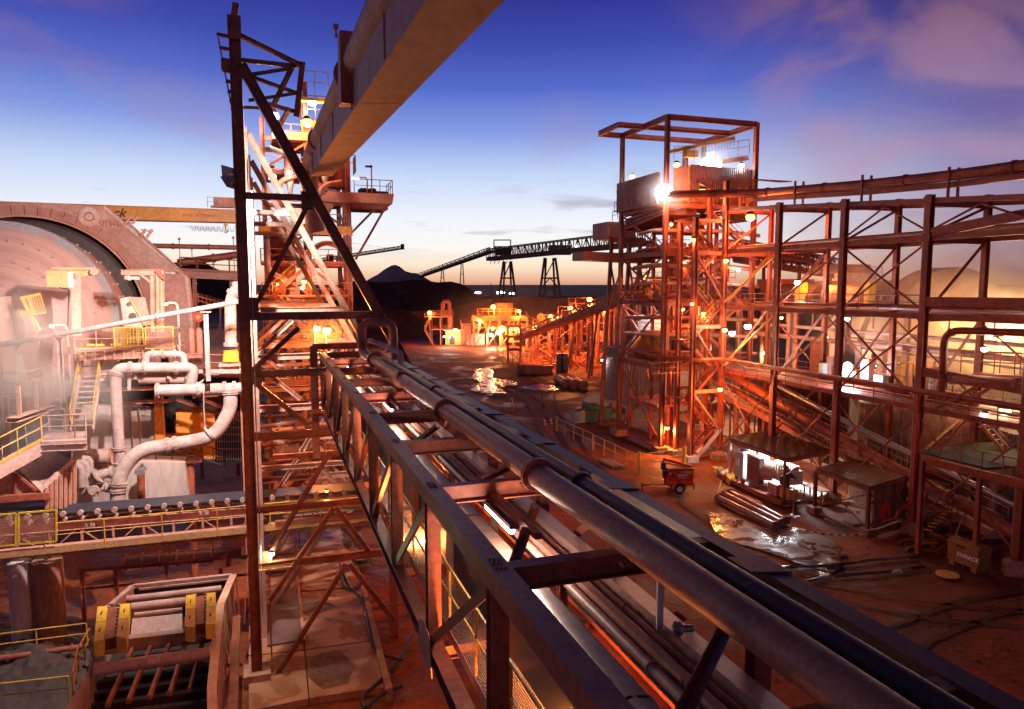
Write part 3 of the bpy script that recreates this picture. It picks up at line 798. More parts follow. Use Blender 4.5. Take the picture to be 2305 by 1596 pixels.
for k in range(7):
    a, b = 1.2 + k * 4.62, 1.2 + k * 4.62 + 4.6
    prof = [(4.70, cz - .2), (4.70, cz + .05), (4.78, cz + .07), (5.16, cz - .02), (5.40, cz - .32)]
    mb = MB(); n = len(prof)
    mb.poly([tx(x, a, CAMH + z) for x, z in prof] + [tx(x, b, CAMH + z) for x, z in prof], [(i, i + 1, n + i + 1, n + i) for i in range(n - 1)])
    mb.build('cover_plate', steel_wh, t)
t = thing('valve_riser', 'short white upright pipe with a small valve on the broad pale cover', 'valve', tx(4.66, 8.3, CAMH + cz))
MB().cyl(tx(4.66, 8.45, CAMH + cz + .05), tx(4.66, 8.45, CAMH + cz + .95), .045, 10).build('riser', white_p, t)
mb = MB(); flange(mb, tx(4.80, 8.3, CAMH + cz + .15), R, .09, .04); mb.cyl(tx(4.74, 8.3, CAMH + cz + .15), tx(4.98, 8.3, CAMH + cz + .15), .045, 10); mb.build('valve_body', galv, t)
for i, (yy, lb) in enumerate(((10.6, 'nearest long fluorescent tube hanging inside the truss bridge'), (20.6, 'middle fluorescent tube hanging inside the truss bridge'), (30.2, 'farthest fluorescent tube inside the truss bridge, by the pipe loop'))):
    t = thing('tube_light', lb, 'tube light', tx(3.4, yy, CAMH - 3.5), 'tube lights in the truss bridge')
    bar(t, 'mount_arm', tx(3.5, yy - 1.3, CAMH - 3.32), tx(3.5, yy + 1.6, CAMH - 3.32), .1, .09, steel_dk)
    bar(t, 'housing', tx(3.42, yy - .62, CAMH - 3.43), tx(3.42, yy + .62, CAMH - 3.43), .15, .06, grey_d)
    bar(t, 'tube', tx(3.39, yy - .58, CAMH - 3.50), tx(3.39, yy + .58, CAMH - 3.50), .10, .07, em_tube, 'T')
    for q in (-.35, .35):
        li = bpy.data.lights.new('tube_glow', 'POINT'); li.energy = 60 if i == 0 else 60; li.color = (1, .80, .66); li.shadow_soft_size = .12
        lo = bpy.data.objects.new('tube_glow', li); COL.objects.link(lo); lo.parent = t; lo.location = V((0, q, -.22)) - V((0, 0, 0))
# ================================================================ the left-hand mill area
def r4(x, y): return (x / 3.7815, 787.8 + y / 3.7815)
def r3(x, y): return (x / 3.7815, 422 + y / 3.7815)
def r5(x, y): return (x / 3.609, 1153.6 + y / 3.609)
def plate(par, name, pts, th, m):           # level plate from outline points
    pts = [V(p) for p in pts]
    return MB().prism(pts, (0, 0, -th)).build(name, m, par)

# ---- the near mill
MC = V((-29.5, 42, 14.6))
t = thing('grinding_mill', 'huge pink-brown grinding mill drum at the left edge with a wide steel rim', 'grinding mill', V((MC.x, MC.y, 0)))
mill_m = mat('dusty_mill_steel', (.42, .22, .17), .6, 0, .3, .5, (.30, .13, .095), .2)
hb = MB()
for rr_, nn_ in ((2.5, 20), (3.8, 30), (4.9, 40)):
    mb = hb; X_ = A.cross(UP).normalized(); Y_ = X_.cross(A)
    oo_ = -2.9 + (rr_ - 2.2) * 2.35 / 3.35
    for k in range(nn_):
        a_ = 2 * PI * k / nn_; c_ = MC + A * (oo_ - .04) + (X_ * math.cos(a_) + Y_ * math.sin(a_)) * rr_
        mb.cyl(c_ - A * .07 + (c_ - MC) * .01, c_ + A * .1, .07, 6)
# scuffed streaks run round the drum: noise on radius
def radial(name, base, c, ax, col, col2, freq=2.2):
    m, nt, b = nodes(name); N, L = nt.nodes, nt.links
    ge = N.new('ShaderNodeNewGeometry')
    sb = N.new('ShaderNodeVectorMath'); sb.operation = 'SUBTRACT'; sb.inputs[1].default_value = c; L.new(ge.outputs['Position'], sb.inputs[0])
    le = N.new('ShaderNodeVectorMath'); le.operation = 'LENGTH'; L.new(sb.outputs[0], le.inputs[0])
    n0 = N.new('ShaderNodeTexNoise'); n0.inputs['Scale'].default_value = .16; L.new(sb.outputs[0], n0.inputs['Vector'])
    cb = N.new('ShaderNodeCombineXYZ'); L.new(le.outputs['Value'], cb.inputs[0]); L.new(n0.outputs['Fac'], cb.inputs[1])
    n = N.new('ShaderNodeTexNoise'); n.inputs['Scale'].default_value = freq; n.inputs['Detail'].default_value = 5; n.inputs['Roughness'].default_value = .8; L.new(cb.outputs[0], n.inputs['Vector'])
    cr = N.new('ShaderNodeValToRGB'); e = cr.color_ramp.elements; e[0].position = .36; e[0].color = (*col2, 1); e[1].position = .62; e[1].color = (*col, 1)
    L.new(n.outputs['Fac'], cr.inputs[0]); L.new(cr.outputs[0], b.inputs['Base Color']); b.inputs['Roughness'].default_value = .5
    MATS[name] = m; return m
mill_end = radial('scoured_mill_head', None, tuple(MC - A * 2), A, (.44, .255, .22), (.34, .17, .14), 2.6)
hb.disc_ring(MC, A, [(-4.6, 1.3), (-4.5, 1.75), (-3.0, 1.8), (-2.9, 2.2), (-.55, 5.55), (-.5, 5.62)], 96).build('mill_head', mill_end, t)
MB().disc_ring(MC, A, [(-.5, 5.62), (-.5, 6.05), (.15, 6.08), (.15, 5.8)], 96).build('rim_flange', mat('worn_blue_steel', (.30, .30, .34), .35, .35, .2, .8, (.36, .24, .2), .05), t)
MB().disc_ring(MC, A, [(.15, 5.8), (4.4, 5.8)], 96).build('mill_shell', mill_m, t)
mb = MB(); X_ = A.cross(UP).normalized(); Y_ = X_.cross(A)
for k in range(44):
    a_ = 2 * PI * k / 44
    rr = X_ * math.cos(a_) + Y_ * math.sin(a_)
    for o_ in (1.1, 2.3, 3.5): mb.cyl(MC + A * o_ + rr * 5.78, MC + A * o_ + rr * 5.92, .07, 6)
mb.build('shell_bolts', dust, t)
MB().disc_ring(MC, A, [(4.0, 5.8), (4.0, 6.35), (4.3, 6.5), (5.0, 6.5)], 96).build('dark_slip_ring', grey_d, t)
MB().gbox(MC - A * 5.6 - UP * .3, 3.4, 2.0, 4.2).build('feed_box', dust, t); MB().gbox(MC - A * 5.4 + UP * 2.2 - R * .6, 2.4, 1.6, 1.6).build('feed_chute', steel_pk, t)
# motor housing behind
HC = MC + A * 4.9
t2 = thing('mill_motor_housing', 'brown ring shaped motor housing with a sloping right shoulder around the near mill', 'motor housing', V((HC.x, HC.y, 0)))
outl = [PR(u, v, HC) for u, v in ((438, 900), (434, 753), (420, 624), (235, 466), (130, 458), (-180, 450), (-420, 560), (-450, 900))]
O2 = [((p - HC).dot(R), p.z - HC.z) for p in outl]
def outer(a):
    d = (math.cos(a), math.sin(a)); best = 20
    for (x1, z1), (x2, z2) in zip(O2[:-1], O2[1:]):
        ex, ez = x2 - x1, z2 - z1; den = d[0] * ez - d[1] * ex
        if abs(den) < 1e-9: continue
        tt = (x1 * ez - z1 * ex) / den; ss = (x1 * d[1] - z1 * d[0]) / den
        if tt > 0 and -1e-6 <= ss <= 1 + 1e-6: best = min(best, tt)
    return best
ang = sorted([-.62 + k * (PI + 1.24) / 110 for k in range(111)] + [math.atan2(z, x) for x, z in O2[1:6]])
def hp_(a, r, o): return HC + R * math.cos(a) * r + UP * math.sin(a) * r + A * o
mb = MB(); pts = []
for a in ang: pts += [hp_(a, 6.75, 0), hp_(a, outer(a), 0), hp_(a, outer(a), 2.4), hp_(a, 6.75, 2.4)]
fs = []
for i in range(len(ang) - 1):
    b = i * 4
    for k in range(4): fs.append((b + k, b + (k + 1) % 4, b + 4 + (k + 1) % 4, b + 4 + k))
mb.poly(pts, fs)
mb.build('housing_shell', mill_m, t2)
mb = MB(); nseg = 40
for k in range(nseg):
    a0_ = -.5 + k * (PI + 1.0) / nseg; a1_ = a0_ + (PI + 1.0) / nseg * .93
    q = [hp_(a, r, -.09) for a, r in ((a0_, 6.86), (a1_, 6.86), (a1_, 7.42), (a0_, 7.42))]
    mb.prism(q, A * .085)
mb.build('segment_band', mat('brick_brown_segments', (.40, .17, .12), .7, 0, .25, .9, (.30, .12, .09)), t2)
mb = MB()
for k in range(nseg): 
    a = -.5 + (k + .96) * (PI + 1.0) / nseg
    mb.beam(hp_(a, 7.0, -.1), hp_(a, 7.9, -.1), .06, .05)
pass
MB().disc_ring(HC, A, [(2.2, 5.6), (2.25, 7.6)], 96).build('gap_shade_disc', black, t2)  # black disc added so the gap round the rotor looks dark
MB().disc_ring(HC, A, [(-.22, 6.70), (-.22, 6.82), (0, 6.84)], 96).build('inner_lip', steel_pk, t2)
for (a, b, w) in (((235, 466), (420, 624), .2), ((420, 624), (434, 753), .18)):
    bar(t2, 'edge_flange', PR(*a, HC) + A * .1, PR(*b, HC) + A * .1, w, .5, dust, 'box', up=A)
# rectangular emblem plate and name plate on the housing
pa = [PR(u, v, HC) - A * .07 for u, v in (r3(718, 190), r3(832, 235), r3(800, 310), r3(690, 275))]
MB().prism(pa, A * .05).build('emblem_plate', grey_d, t2)
c = PR(*r3(762, 250), HC) - A * .10; mb = MB()
mb.disc_ring(c, A, [(0, .02), (0, .62)], 28); mb.build('emblem_disc', dust, t2)
MB().prism([PR(u, v, HC) - A * .11 for u, v in (r3(758, 262), r3(812, 262), r3(800, 306), r3(764, 296))], A * .03).build('emblem_foot', dust, t2)
MB().disc_ring(c - A * .02, A, [(0, .22), (0, .30)], 20).build('emblem_ring', steel, t2)
pa = [PR(u, v, HC) - A * .07 for u, v in (r3(832, 295), r3(1002, 300), r3(1000, 342), r3(832, 336))]
MB().prism(pa, A * .05).build('name_plate', dust, t2)
text(t2, 'SIEMENS', PR(*r3(840, 333), HC) - A * .08, .52, R, UP, steel, .012, 'plate_lettering', .012)
pa = [PR(u, v, HC) - A * .07 for u, v in (r3(1410, 718), r3(1492, 722), r3(1492, 737), r3(1410, 733))]
MB().prism(pa, A * .05).build('tag_plate', white_p, t2)
text(t2, '422M A1009', PR(*r3(1414, 733), HC) - A * .08, .17, R, UP, grey_d, .006, 'tag_lettering')
# sloping cable rail on the shoulder
a_, b_ = PR(*r3(1100, 305), HC) - A * .3, PR(*r3(1590, 750), HC) - A * .3
bar(t2, 'shoulder_rail', a_, b_, .16, .12, steel_pk, 'C')
for q in (.05, .3):
    c = a_.lerp(b_, q); mb = MB()
    for e in (-.35, .05): mb.tube([c + R * e + UP * .1, c + R * (e + .35) + UP * .65], .09, 8)
    mb.beam(c + R * -.3 + UP * .6, c + R * .45 + UP * .5, .1); mb.build('shoulder_roller', steel_pk, t2)

# ---- crane girder over the mill
cg = V((-24.5, 60, 0))
t = thing('crane_girder', 'long orange overhead crane girder crossing behind the mill with lettering', 'crane', PR(540, 490, cg))
a, b = PR(-60, 452.5, cg), PR(545, 474, cg); a2, b2 = PR(-60, 486, cg), PR(545, 500.5, cg)
MB().hexa([a2, b2, b2 + A * .7, a2 + A * .7, a, b, b + A * .7, a + A * .7]).build('girder', orange, t)
bar(t, 'bottom_flange', a2 + A * .35 - UP * .03, b2 + A * .35 - UP * .03, .95, .06, steel, 'box')
bar(t, 'top_flange', a + A * .35 + UP * .03, b + A * .35 + UP * .03, .95, .05, orange, 'box')
gd = (b - a).normalized()
text(t, 'S.W.L. 35 TONNES', PR(412, 486.3, cg) - A * .012, .31, gd, UP, mat('faded_red_lettering', (.30, .05, .02), .6), .004)
text(t, 'ck', PR(254, 487, cg) - A * .012, .95, gd, UP, grey_d, .004, 'script_lettering', .02, .35)
c = PR(506, 470, cg) + A * .4
mb = MB(); mb.gbox(c + UP * .55, 1.7, .9, .75); mb.gbox(c + UP * .18, 2.2, .8, .1); mb.build('trolley', steel_pk, t)
mb = MB(); mb.cyl(c + UP * .6 - R * .3 - A * .5, c + UP * .6 - R * .3 - A * .75, .26, 12); mb.gbox(c - R * .55 + UP * .75 - A * .47, .45, .08, .35); mb.build('trolley_motor', dust, t)
rail(t, [c + R * -1.3 + UP * .1 - A * .4, c + R * 1.3 + UP * .1 - A * .4], .8, .6, .02, steel_pk, False)
mb = MB(); hk = c - UP * 1.2; mb.gbox(hk, .3, .2, .4); mb.tube([hk - UP * .2, hk - UP * .42, hk + R * .16 - UP * .6, hk + R * .02 - UP * .74, hk - R * .15 - UP * .62], .045, 8); mb.beam(c, hk, .02, None, 'T'); mb.build('hook_block', orange, t)
mb = MB()
for k in range(9):
    q = c - R * (2.6 - .42 * k) - UP * 1.42 - A * .1
    mb.tube(bend([q, q + R * .08 - UP * .42, q + R * .24 - UP * .42, q + R * .32], .15), .015, 5)
mb.build('festoon_cable', black, t)
for uu in (40, 470):
    pass

# ---- yard structures behind the mill, right of the housing
t = thing('elevated_walkway', 'brown elevated walkway with handrails seen between the mill housing and the dark column', 'walkway', Y(480, 700, 62))
w0 = V((-24, 62, 0))
a, b = PR(405, 607, w0), PR(552, 614, w0)
bar(t, 'side_beam', a - UP * .3, b - UP * .3, .3, .75, steel_pk, 'C', up=UP)
MB().hexa([a - UP * .12, b - UP * .12, b - UP * .12 + A * 1.4, a - UP * .12 + A * 1.4, a, b, b + A * 1.4, a + A * 1.4]).build('deck', steel, t)
rail(t, [a, b], 1.05, 1.3, .03, steel, True); rail(t, [a + A * 1.4, b + A * 1.4], 1.05, 1.3, .03, steel, True)
for uu in (436, 520): 
    p = PR(uu, 640, w0) + A * .7; bar(t, 'support', V((p.x, p.y, 0)), V((p.x, p.y, a.z - .6)), .3, .3, steel, 'H')
pipe('header_pipe', 'orange-lit straight pipe high up between the crane girder and the walkway', 'pipe', [PR(330, 553, w0), PR(560, 558, w0)], .2, steel, flanges=(.25, .6), fr=1.3)
pipe('sloping_header', 'pipe rising to the right just above the elevated walkway', 'pipe', [PR(400, 592, w0 + A * 2), PR(560, 570, w0 + A * 2)], .32, steel, flanges=(.5,), fr=1.25)
for i, (uu, v0, v1) in enumerate(((406, 538, 600), (432.5, 560, 582), (531, 535, 700))):
    p = PR(uu, v1, w0); q = PR(uu, v0, w0)
    t = thing('thin_mast', ['thin mast with a round tip beside the mill housing', 'short thin hanger rod under the header pipe', 'thin tall rod just left of the dark column'][i], 'mast', p)
    MB().tube([p, V((p.x, p.y, q.z))], .035, 6).build('rod', steel_pk, t); MB().ball(V((p.x, p.y, q.z)), .12, 8).build('tip', steel_pk, t)

# deck and rubble behind
t = thing('mill_floor_deck', 'broad brown deck level with clutter right of the near mill', 'deck', Y(490, 800, 44))
d0 = 12.05
plate(t, 'deck_plate', [G(425, 838, d0), G(560, 838, d0), G(560, 742, d0), G(425, 742, d0)], .3, mat('muddy_deck', (.30, .14, .09), .8, 0, .5, 1.1, (.17, .07, .05), .5))
for uu in (): bar(t, 'deck_post', G(uu, 836, d0) * 1 - UP * 13.3, G(uu, 836, d0) - UP * .3, .4, .4, steel_dk, 'H')
bar(t, 'deck_edge', G(425, 839, d0) + UP * .02, G(560, 839, d0) + UP * .02, .1, .3, steel_wh)
rail(t, [G(425, 838, d0), G(560, 838, d0)], 1.0, 1.2, .025, steel_pk)
rail(t, [G(425, 752, d0), G(560, 752, d0)], 1.0, 1.4, .025, steel)
# twin vertical cylinders
t = thing('twin_cylinders', 'pair of small upright brown cylinders beside the mill housing', 'cylinders', Y(437, 800, 44))
mb = MB()
for k in (0, .45):
    c = Y(432, 790, 44.5) + R * k; mb.tube([c - UP * .2, c - UP * .1, c + UP * 1.3, c + UP * 1.45], [.1, .19, .19, .08], 12)
mb.build('cylinder_pair', steel_pk, t); MB().gbox(Y(438, 800, 44.4), .9, .3, .3).build('cylinder_base', steel_pk, t)
t = thing('hose_reel', 'round red hose reel with a pale hub on a post', 'hose reel', Y(446, 735, 46))
c = Y(446, 714, 46); MB().cyl(c - A * .1, c + A * .1, .33, 20).build('reel_disc', redp, t); MB().cyl(c - A * .14, c - A * .11, .13, 14).build('reel_hub', yel_dirty, t); MB().tube([c + A * .15, c + A * .15 - UP * 1.6], .04, 8).build('reel_post', steel, t)
# conveyor in orange light
t = thing('small_conveyor', 'orange-lit sloping conveyor in the gap behind the mill housing', 'conveyor', Y(450, 680, 75))
a, b = Y(428, 662, 75), Y(500, 682, 78)
for dz in (0, .45): bar(t, 'conveyor_rail', a - UP * dz, b - UP * dz, .1, .14, steel)
mb = MB()
for k in range(9):
    c = a.lerp(b, k / 8); mb.beam(c - UP * .7, c + UP * .3, .08); mb.beam(c, c + A * 1.0, .1, None, 'T')
mb.build('conveyor_idlers', steel, t)
bar(t, 'conveyor_belt', a + UP * .25 + A * .5, b + UP * .25 + A * .5, 1.0, .05, rubber)
lamp(t, Y(440, 638, 74), .13, em_warm, 500, WRM, pole=Y(436, 665, 74)); 
for uu in (432, 496): bar(t, 'conveyor_leg', Y(uu, 662 + (uu - 428) * .28, 75.5) , Y(uu, 900, 75.5), .15, .15, steel_dk)

# ---- big elbow pipe with yellow base
q = V((-15.5, 39.5, 0))
P_ = lambda x, y: PR(*r3(x, y), q)
t = pipe('elbow_pipe', 'thick upright pipe bending right at its top, on a yellow base beside the dark column', 'pipe',
         [P_(1965, 1350), P_(1960, 960), P_(2010, 860), P_(2120, 780)], .30, pipe_pk, .75, flanges=(.02, .72, .82), fr=1.3, seg=24)
c = P_(1965, 1420)
MB().tube([P_(1965, 1365), P_(1965, 1480)], [.36, .44], 24).build('yellow_base', yel, t)
mb = MB(); flange(mb, P_(1965, 1368), UP, .45, .06); mb.build('base_flange', grey_d, t)
mb = MB(); c = P_(1965, 1505); mb.gbox(c, 1.2, 1.0, .14); mb.gbox(c - UP * .35, 1.25, 1.1, .1)
for sx_ in (-.5, .5): mb.gbox(c + R * sx_ - UP * .15 - A * .3, .12, .12, .4)
mb.build('spring_seat', dust, t)
MB().gbox(P_(1975, 1315) - A * .31, .16, .02, .22).build('label_plate', white_p, t)
bar(t, 'yellow_sill', P_(1870, 1556) - A * .1, P_(2100, 1556) - A * .1, .12, .1, yel)

# ---- long thin sloping pipe across the front of the mill
q = V((-16, 36.5, 0))
t = pipe('sloping_line', 'slim pink pipe sloping up to the right across the whole mill front', 'pipe', [PR(-20, 779.5, q), PR(128, 754, q), PR(553, 676, q)], .125, pipe_pk, .3, flanges=(.16, .24, .63), fr=1.5)
for (u_, v0, v1) in ((132, 752, 905), (463, 696, 858)):
    p = PR(u_, v0, q); b_ = PR(u_, v1, q); bar(t, 'pipe_post', V((p.x, p.y, b_.z)), p - UP * .12, .22, .2, pipe_pk, 'H', up=A)
    MB().gbox(p - UP * .14, .5, .3, .05).build('pipe_shoe', pipe_pk, t)
# lamp posts by the mill
for i, (ul, vl, up_, vb, lb) in enumerate(((116, 733, 159, 860, 'leftmost lamp post by the mill, curved arm over the walkway'), (374, 684, 405.5, 800, 'lamp post with a curved arm in front of the mill housing'))):
    p = PR(ul, vl, V((-18, 37.5, 0))); b_ = PR(up_, vb, V((-18, 37.5, 0)))
    t = thing('lamp_post', lb, 'lamp post', b_, 'lamp posts by the mill')
    MB().tube(bend([b_, V((b_.x, b_.y, p.z + .08)), p + UP * .06], .4), .045, 8).build('pole', pipe_pk, t)
    lamp(t, p, .10, em_warm, 420, (1, .6, .35))

# ---- things standing before the mill
q = V((-20, 38.8, 0)); P_ = lambda x, y, e=0: PR(*r3(x, y), q + A * e)
yd2 = mat('dusty_ochre_paint', (.62, .36, .14), .6, 0, .35, 1.5, (.50, .25, .14))
t = thing('jib_stand', 'pale column carrying a yellow box and a long horizontal arm in front of the drum', 'jib', P_(655, 1200))
bar(t, 'column', P_(660, 1260), P_(655, 775), .42, .42, dust)
bar(t, 'arm', P_(440, 716), P_(820, 716), .16, .42, yd2); bar(t, 'arm_rail', P_(440, 700), P_(835, 700), .3, .06, steel_pk)
MB().cyl(P_(810, 718) - A * .3, P_(810, 718) + A * .3, .2, 14).build('arm_roller', steel_pk, t)
MB().gbox(P_(503, 778), .95, .7, .85).build('counterweight', yd2, t); MB().gbox(P_(568, 788), .7, .5, .75).build('control_box', white_p, t)
MB().cyl(P_(655, 775), P_(655, 735), .28, 14).build('swivel', steel_pk, t)
MB().tube(bend([P_(480, 825, -.3), P_(520, 860, -.3), P_(590, 860, -.3), P_(575, 1190, -.3)], .5), .035, 6).build('cable', black, t)
t = thing('lifting_gantry', 'tilted yellow lifting frame with bars standing at the left end of the drum', 'lifting frame', P_(260, 1200))
bar(t, 'main_post', P_(330, 1215), P_(190, 935), .16, .2, yel_dirty); bar(t, 'second_post', P_(290, 1085), P_(245, 925), .13, .15, yel_dirty)
bar(t, 'top_bar', P_(170, 945), P_(345, 905), .12, .12, yel_dirty); bar(t, 'low_bar', P_(275, 1085), P_(398, 1062), .08, .08, yel_dirty)
MB().gbox(P_(230, 1078), .5, .3, .3).build('yellow_box', yel_dirty, t)
mb = MB()
for k in range(5): mb.beam(P_(262 + k * 20, 922 - k * 4), P_(305 + k * 21, 1080 - k * 4), .035)
mb.build('frame_bars', yel_dirty, t)
t = thing('steel_gallows', 'brown double I-beam stand with a cantilever arm right of the drum rim', 'steel stand', P_(1340, 1180, .5))
for x in (1305, 1352, 1385): bar(t, 'post', P_(x, 1230, .4), P_(x - 5, 725, .4), .22, .25, steel_pk, 'H', up=A)
bar(t, 'arm', P_(1030, 722, .4), P_(1395, 722, .4), .25, .28, steel_pk, 'I'); bar(t, 'knee', P_(1190, 735, .4), P_(1300, 820, .4), .1, .1, steel_pk)
MB().prism([P_(1310, 712, .2), P_(1358, 690, .2), P_(1405, 790, .2), P_(1385, 785, .2)], A * .05).build('cheek_plate', steel_dk, t)
mb = MB(); mb.tube([P_(1060, 765, .4), P_(1190, 775, .4)], .1, 10); mb.ball(P_(1100, 770, .3), .16, 8); mb.ball(P_(1075, 768, .3), .13, 8); mb.build('hanging_valve', pipe_pk, t)
t = thing('perforated_guard', 'sloping riveted guard panel with two round holes against the drum rim', 'guard panel', P_(1150, 1190, -.2))
MB().prism([P_(1020, 945, -.3), P_(1095, 932, -.3), P_(1215, 1185, -.3), P_(1050, 1185, -.3)], A * .25).build('panel', dust, t)
MB().prism([P_(1100, 932, -.3), P_(1232, 935, -.3), P_(1285, 1165, -.3), P_(1222, 1180, -.3)], A * .2).build('side_panel', mat('brown_ribbed_panel', (.33, .19, .15), .7, 0, .3, 1), t)
for (x, y, r_) in ((1097, 994, .12), (1130, 1096, .19)): MB().cyl(P_(x, y, -.31) , P_(x, y, -.33), r_, 18).build('round_hole', grey_d, t)
mb = MB()
for k in range(16):
    for (x, y) in ((1028 + k * 1.8, 955 + k * 15), (1110 + k * 7, 940 + k * 15)): mb.cyl(P_(x, y, -.3), P_(x, y, -.35), .03, 6)
mb.build('rivets', steel_pk, t)
bar(t, 'edge_bead', P_(1098, 930, -.34), P_(1230, 1165, -.34), .07, .05, mat('ochre_bead', (.5, .32, .14), .6), 'box')

# service platform round the foot of the drum
t = thing('mill_platform', 'service platform with mesh guards and handrails at the foot of the drum', 'platform', P_(800, 1400, -1))
pz = PR(*r3(900, 1380), q - A).z
a, b = P_(640, 1383, -1), P_(1530, 1383, -1)
a.z = b.z = pz
MB().hexa([a - UP * .12, b - UP * .12, b - UP * .12 + A * 2.6, a - UP * .12 + A * 2.6, a, b, b + A * 2.6, a + A * 2.6]).build('deck', steel_pk, t)
bar(t, 'fascia', a - UP * .3, b - UP * .3, .1, .42, steel_pk, 'C'); rail(t, [a, b], 1.05, 1.0, .024, dust)
for k in range(12): bar(t, 'fascia_rib', a.lerp(b, k / 11) - UP * .52, a.lerp(b, k / 11) - UP * .05, .06, .16, dust)
for (x0, x1) in ((980, 1225), (1245, 1480)):
    g0, g1 = P_(x0, 1400, -1.05), P_(x1, 1400, -1.05); z0, z1 = pz, PR(*r3(900, 1195), q - A).z; mb = MB()
    n = int((g1 - g0).length / .14)
    for k in range(n + 1): c = g0.lerp(g1, k / n); mb.beam(V((c.x, c.y, z0)), V((c.x, c.y, z1)), .018)
    for k in range(15): z = z0 + (z1 - z0) * k / 14; mb.beam(V((g0.x, g0.y, z)), V((g1.x, g1.y, z)), .018)
    mb.build('mesh_guard', yel_dirty if x0 < 1000 else steel_pk, t)
    for z in (z0, z1): bar(t, 'guard_frame', V((g0.x, g0.y, z)), V((g1.x, g1.y, z)), .06, .05, yel_dirty)
    for gq in (g0, g1): bar(t, 'guard_frame', V((gq.x, gq.y, z0)), V((gq.x, gq.y, z1)), .06, .05, yel_dirty)
for x in (660, 1400): p = P_(x, 1383, -.4); bar(t, 'platform_post', V((p.x, p.y, 11.5)), V((p.x, p.y, pz - .2)), .35, .35, steel_dk, 'H')
bar(t, 'yellow_bumper', P_(740, 1340, -.8), P_(890, 1340, -.8), .1, .1, yel); bar(t, 'yellow_bumper', P_(945, 1335, -.8), P_(1030, 1335, -.8), .1, .1, yel)

# ---- foundation walls behind the pipework
wq = V((-20, 41.2, 0)); P_ = lambda x, y, e=0: PR(*r4(x, y), wq + A * e)
t = thing('mill_foundation', 'tall pale concrete foundation wall below the mill with dark gaps along the top', 'foundation wall', P_(1000, 1300))
def wallp(pts, th, nm, m, e=0): return MB().prism([P_(x, y, e) for x, y in pts], A * th).build(nm, m, t)
wallp([(640, 470), (1330, 500), (1330, 1500), (560, 1500)], .9, 'main_wall', conc_gy)
wallp([(850, 180), (2150, 200), (2150, 520), (850, 470)], .3, 'shadow_gap', black, 1.2)  # black plate stands for the shade in the wall gap
wallp([(1310, 380), (1380, 375), (1400, 735), (1330, 940), (1325, 940)], .5, 'orange_pier', mat('orange_lit_wall_tone', (.80, .33, .05), .75, 0, .3, .6, (.62, .22, .03), .1, .4), -.3)  # orange lamplight on the wall is put into its colour
wallp([(1480, 400), (1830, 400), (1830, 930), (1480, 930)], .3, 'lit_wall_panel', MATS['orange_lit_wall_tone'], 1.6)
wallp([(1385, 400), (1495, 400), (1495, 780), (1385, 780)], .2, 'dark_doorway', black, 1.2)  # black panel stands for the shade inside the doorway
wallp([(1330, 735), (1640, 735), (1640, 765), (1330, 765)], 1.2, 'lit_wall_sill', MATS['orange_lit_wall_tone'], .2)
wallp([(1150, 950), (1570, 960), (1610, 1250), (1080, 1310), (1030, 1200)], 1.6, 'lower_block', conc_gy, -1.9)
wallp([(1820, 300), (2200, 300), (2200, 960), (1820, 960)], .3, 'dark_bay_wall', grey_d, 2.2)
mb = MB()
for k in range(12): mb.beam(P_(1850 + 20 * k, 420, 1.9), P_(1850 + 20 * k, 940, 1.9), .04)
for k in range(7): mb.beam(P_(1850, 480 + 60 * k, 1.85), P_(2100, 480 + 60 * k, 1.85), .05)
mb.build('mesh_screen', galv, t)
for (y0_, y1_, x0_, x1_) in ((455, 430, 1000, 1480), (340, 325, 850, 1330)):
    bar(t, 'wall_beam', P_(x0_, y0_, -.5), P_(x1_, y1_, -.5), .14, .2, steel_pk, 'I')
for (x0_, y0_, x1_, y1_) in ((1500, 420, 2020, 600), (1650, 390, 2060, 560), (1640, 400, 1900, 380)): bar(t, 'bay_brace', P_(x0_, y0_, -.4), P_(x1_, y1_, -.4), .14, .16, steel_dk, 'I')
for x in (1105, 1175): bar(t, 'wall_pipe', P_(x, 470, -.2), P_(x + 40, 960, -.2), .07, .07, galv, 'T')
rail(t, [P_(1500, 790, .4), P_(1620, 790, .4)], 1.0, .8, .03, yel_dirty)
t = thing('wall_duct', 'short fat pale duct stub on the concrete wall below the stairs', 'duct', P_(850, 900, -.6))
MB().cyl(P_(740, 905, -.7), P_(935, 905, -.7), .42, 20).build('duct_body', dust, t)
MB().disc_ring(P_(935, 905, -.7), R, [(0, .42), (.05, .46), (.12, .46)], 20).build('duct_lip', steel_pk, t)
t = thing('round_post', 'brown cylindrical post with a torn pale cap before the concrete wall', 'post', P_(1205, 1300, -3))
MB().cyl(P_(1205, 1330, -3), P_(1200, 1060, -3), .19, 14).build('shaft', steel, t)
mb = MB(); c = P_(1195, 1020, -3)
for k in range(5): mb.prism([c + R * (.35 * math.cos(k * 1.3)) + UP * .3 * math.sin(k * 2.1), c + R * .1 + UP * .35, c - R * .3 - UP * .2], A * .04)
mb.gbox(c - UP * .1, .42, .3, .3); mb.build('torn_cap', galv, t)
t = thing('wall_landing', 'small railed landing under the orange-lit wall opening', 'landing', P_(1500, 930, -1.5))
a, b = P_(1330, 935, -1.4), P_(1720, 935, -1.4); a.z = b.z
MB().hexa([a - UP * .15, b - UP * .15, b - UP * .15 + A * 1.2, a - UP * .15 + A * 1.2, a, b, b + A * 1.2, a + A * 1.2]).build('deck', steel_dk, t)
c2 = b + R * 1.2 - UP * .5; rail(t, [a, b, c2], .9, .8, .028, grey_d)
for x in (1620,): p = P_(x, 960, -1.0); MB().cyl(V((p.x, p.y, 0)), V((p.x, p.y, a.z - .2)), .2, 12).build('landing_post', steel, t)
t = thing('floor_patch', 'orange-lit wet concrete floor right of the orange-lit wall', 'floor slab', G(500, 1110, .2))
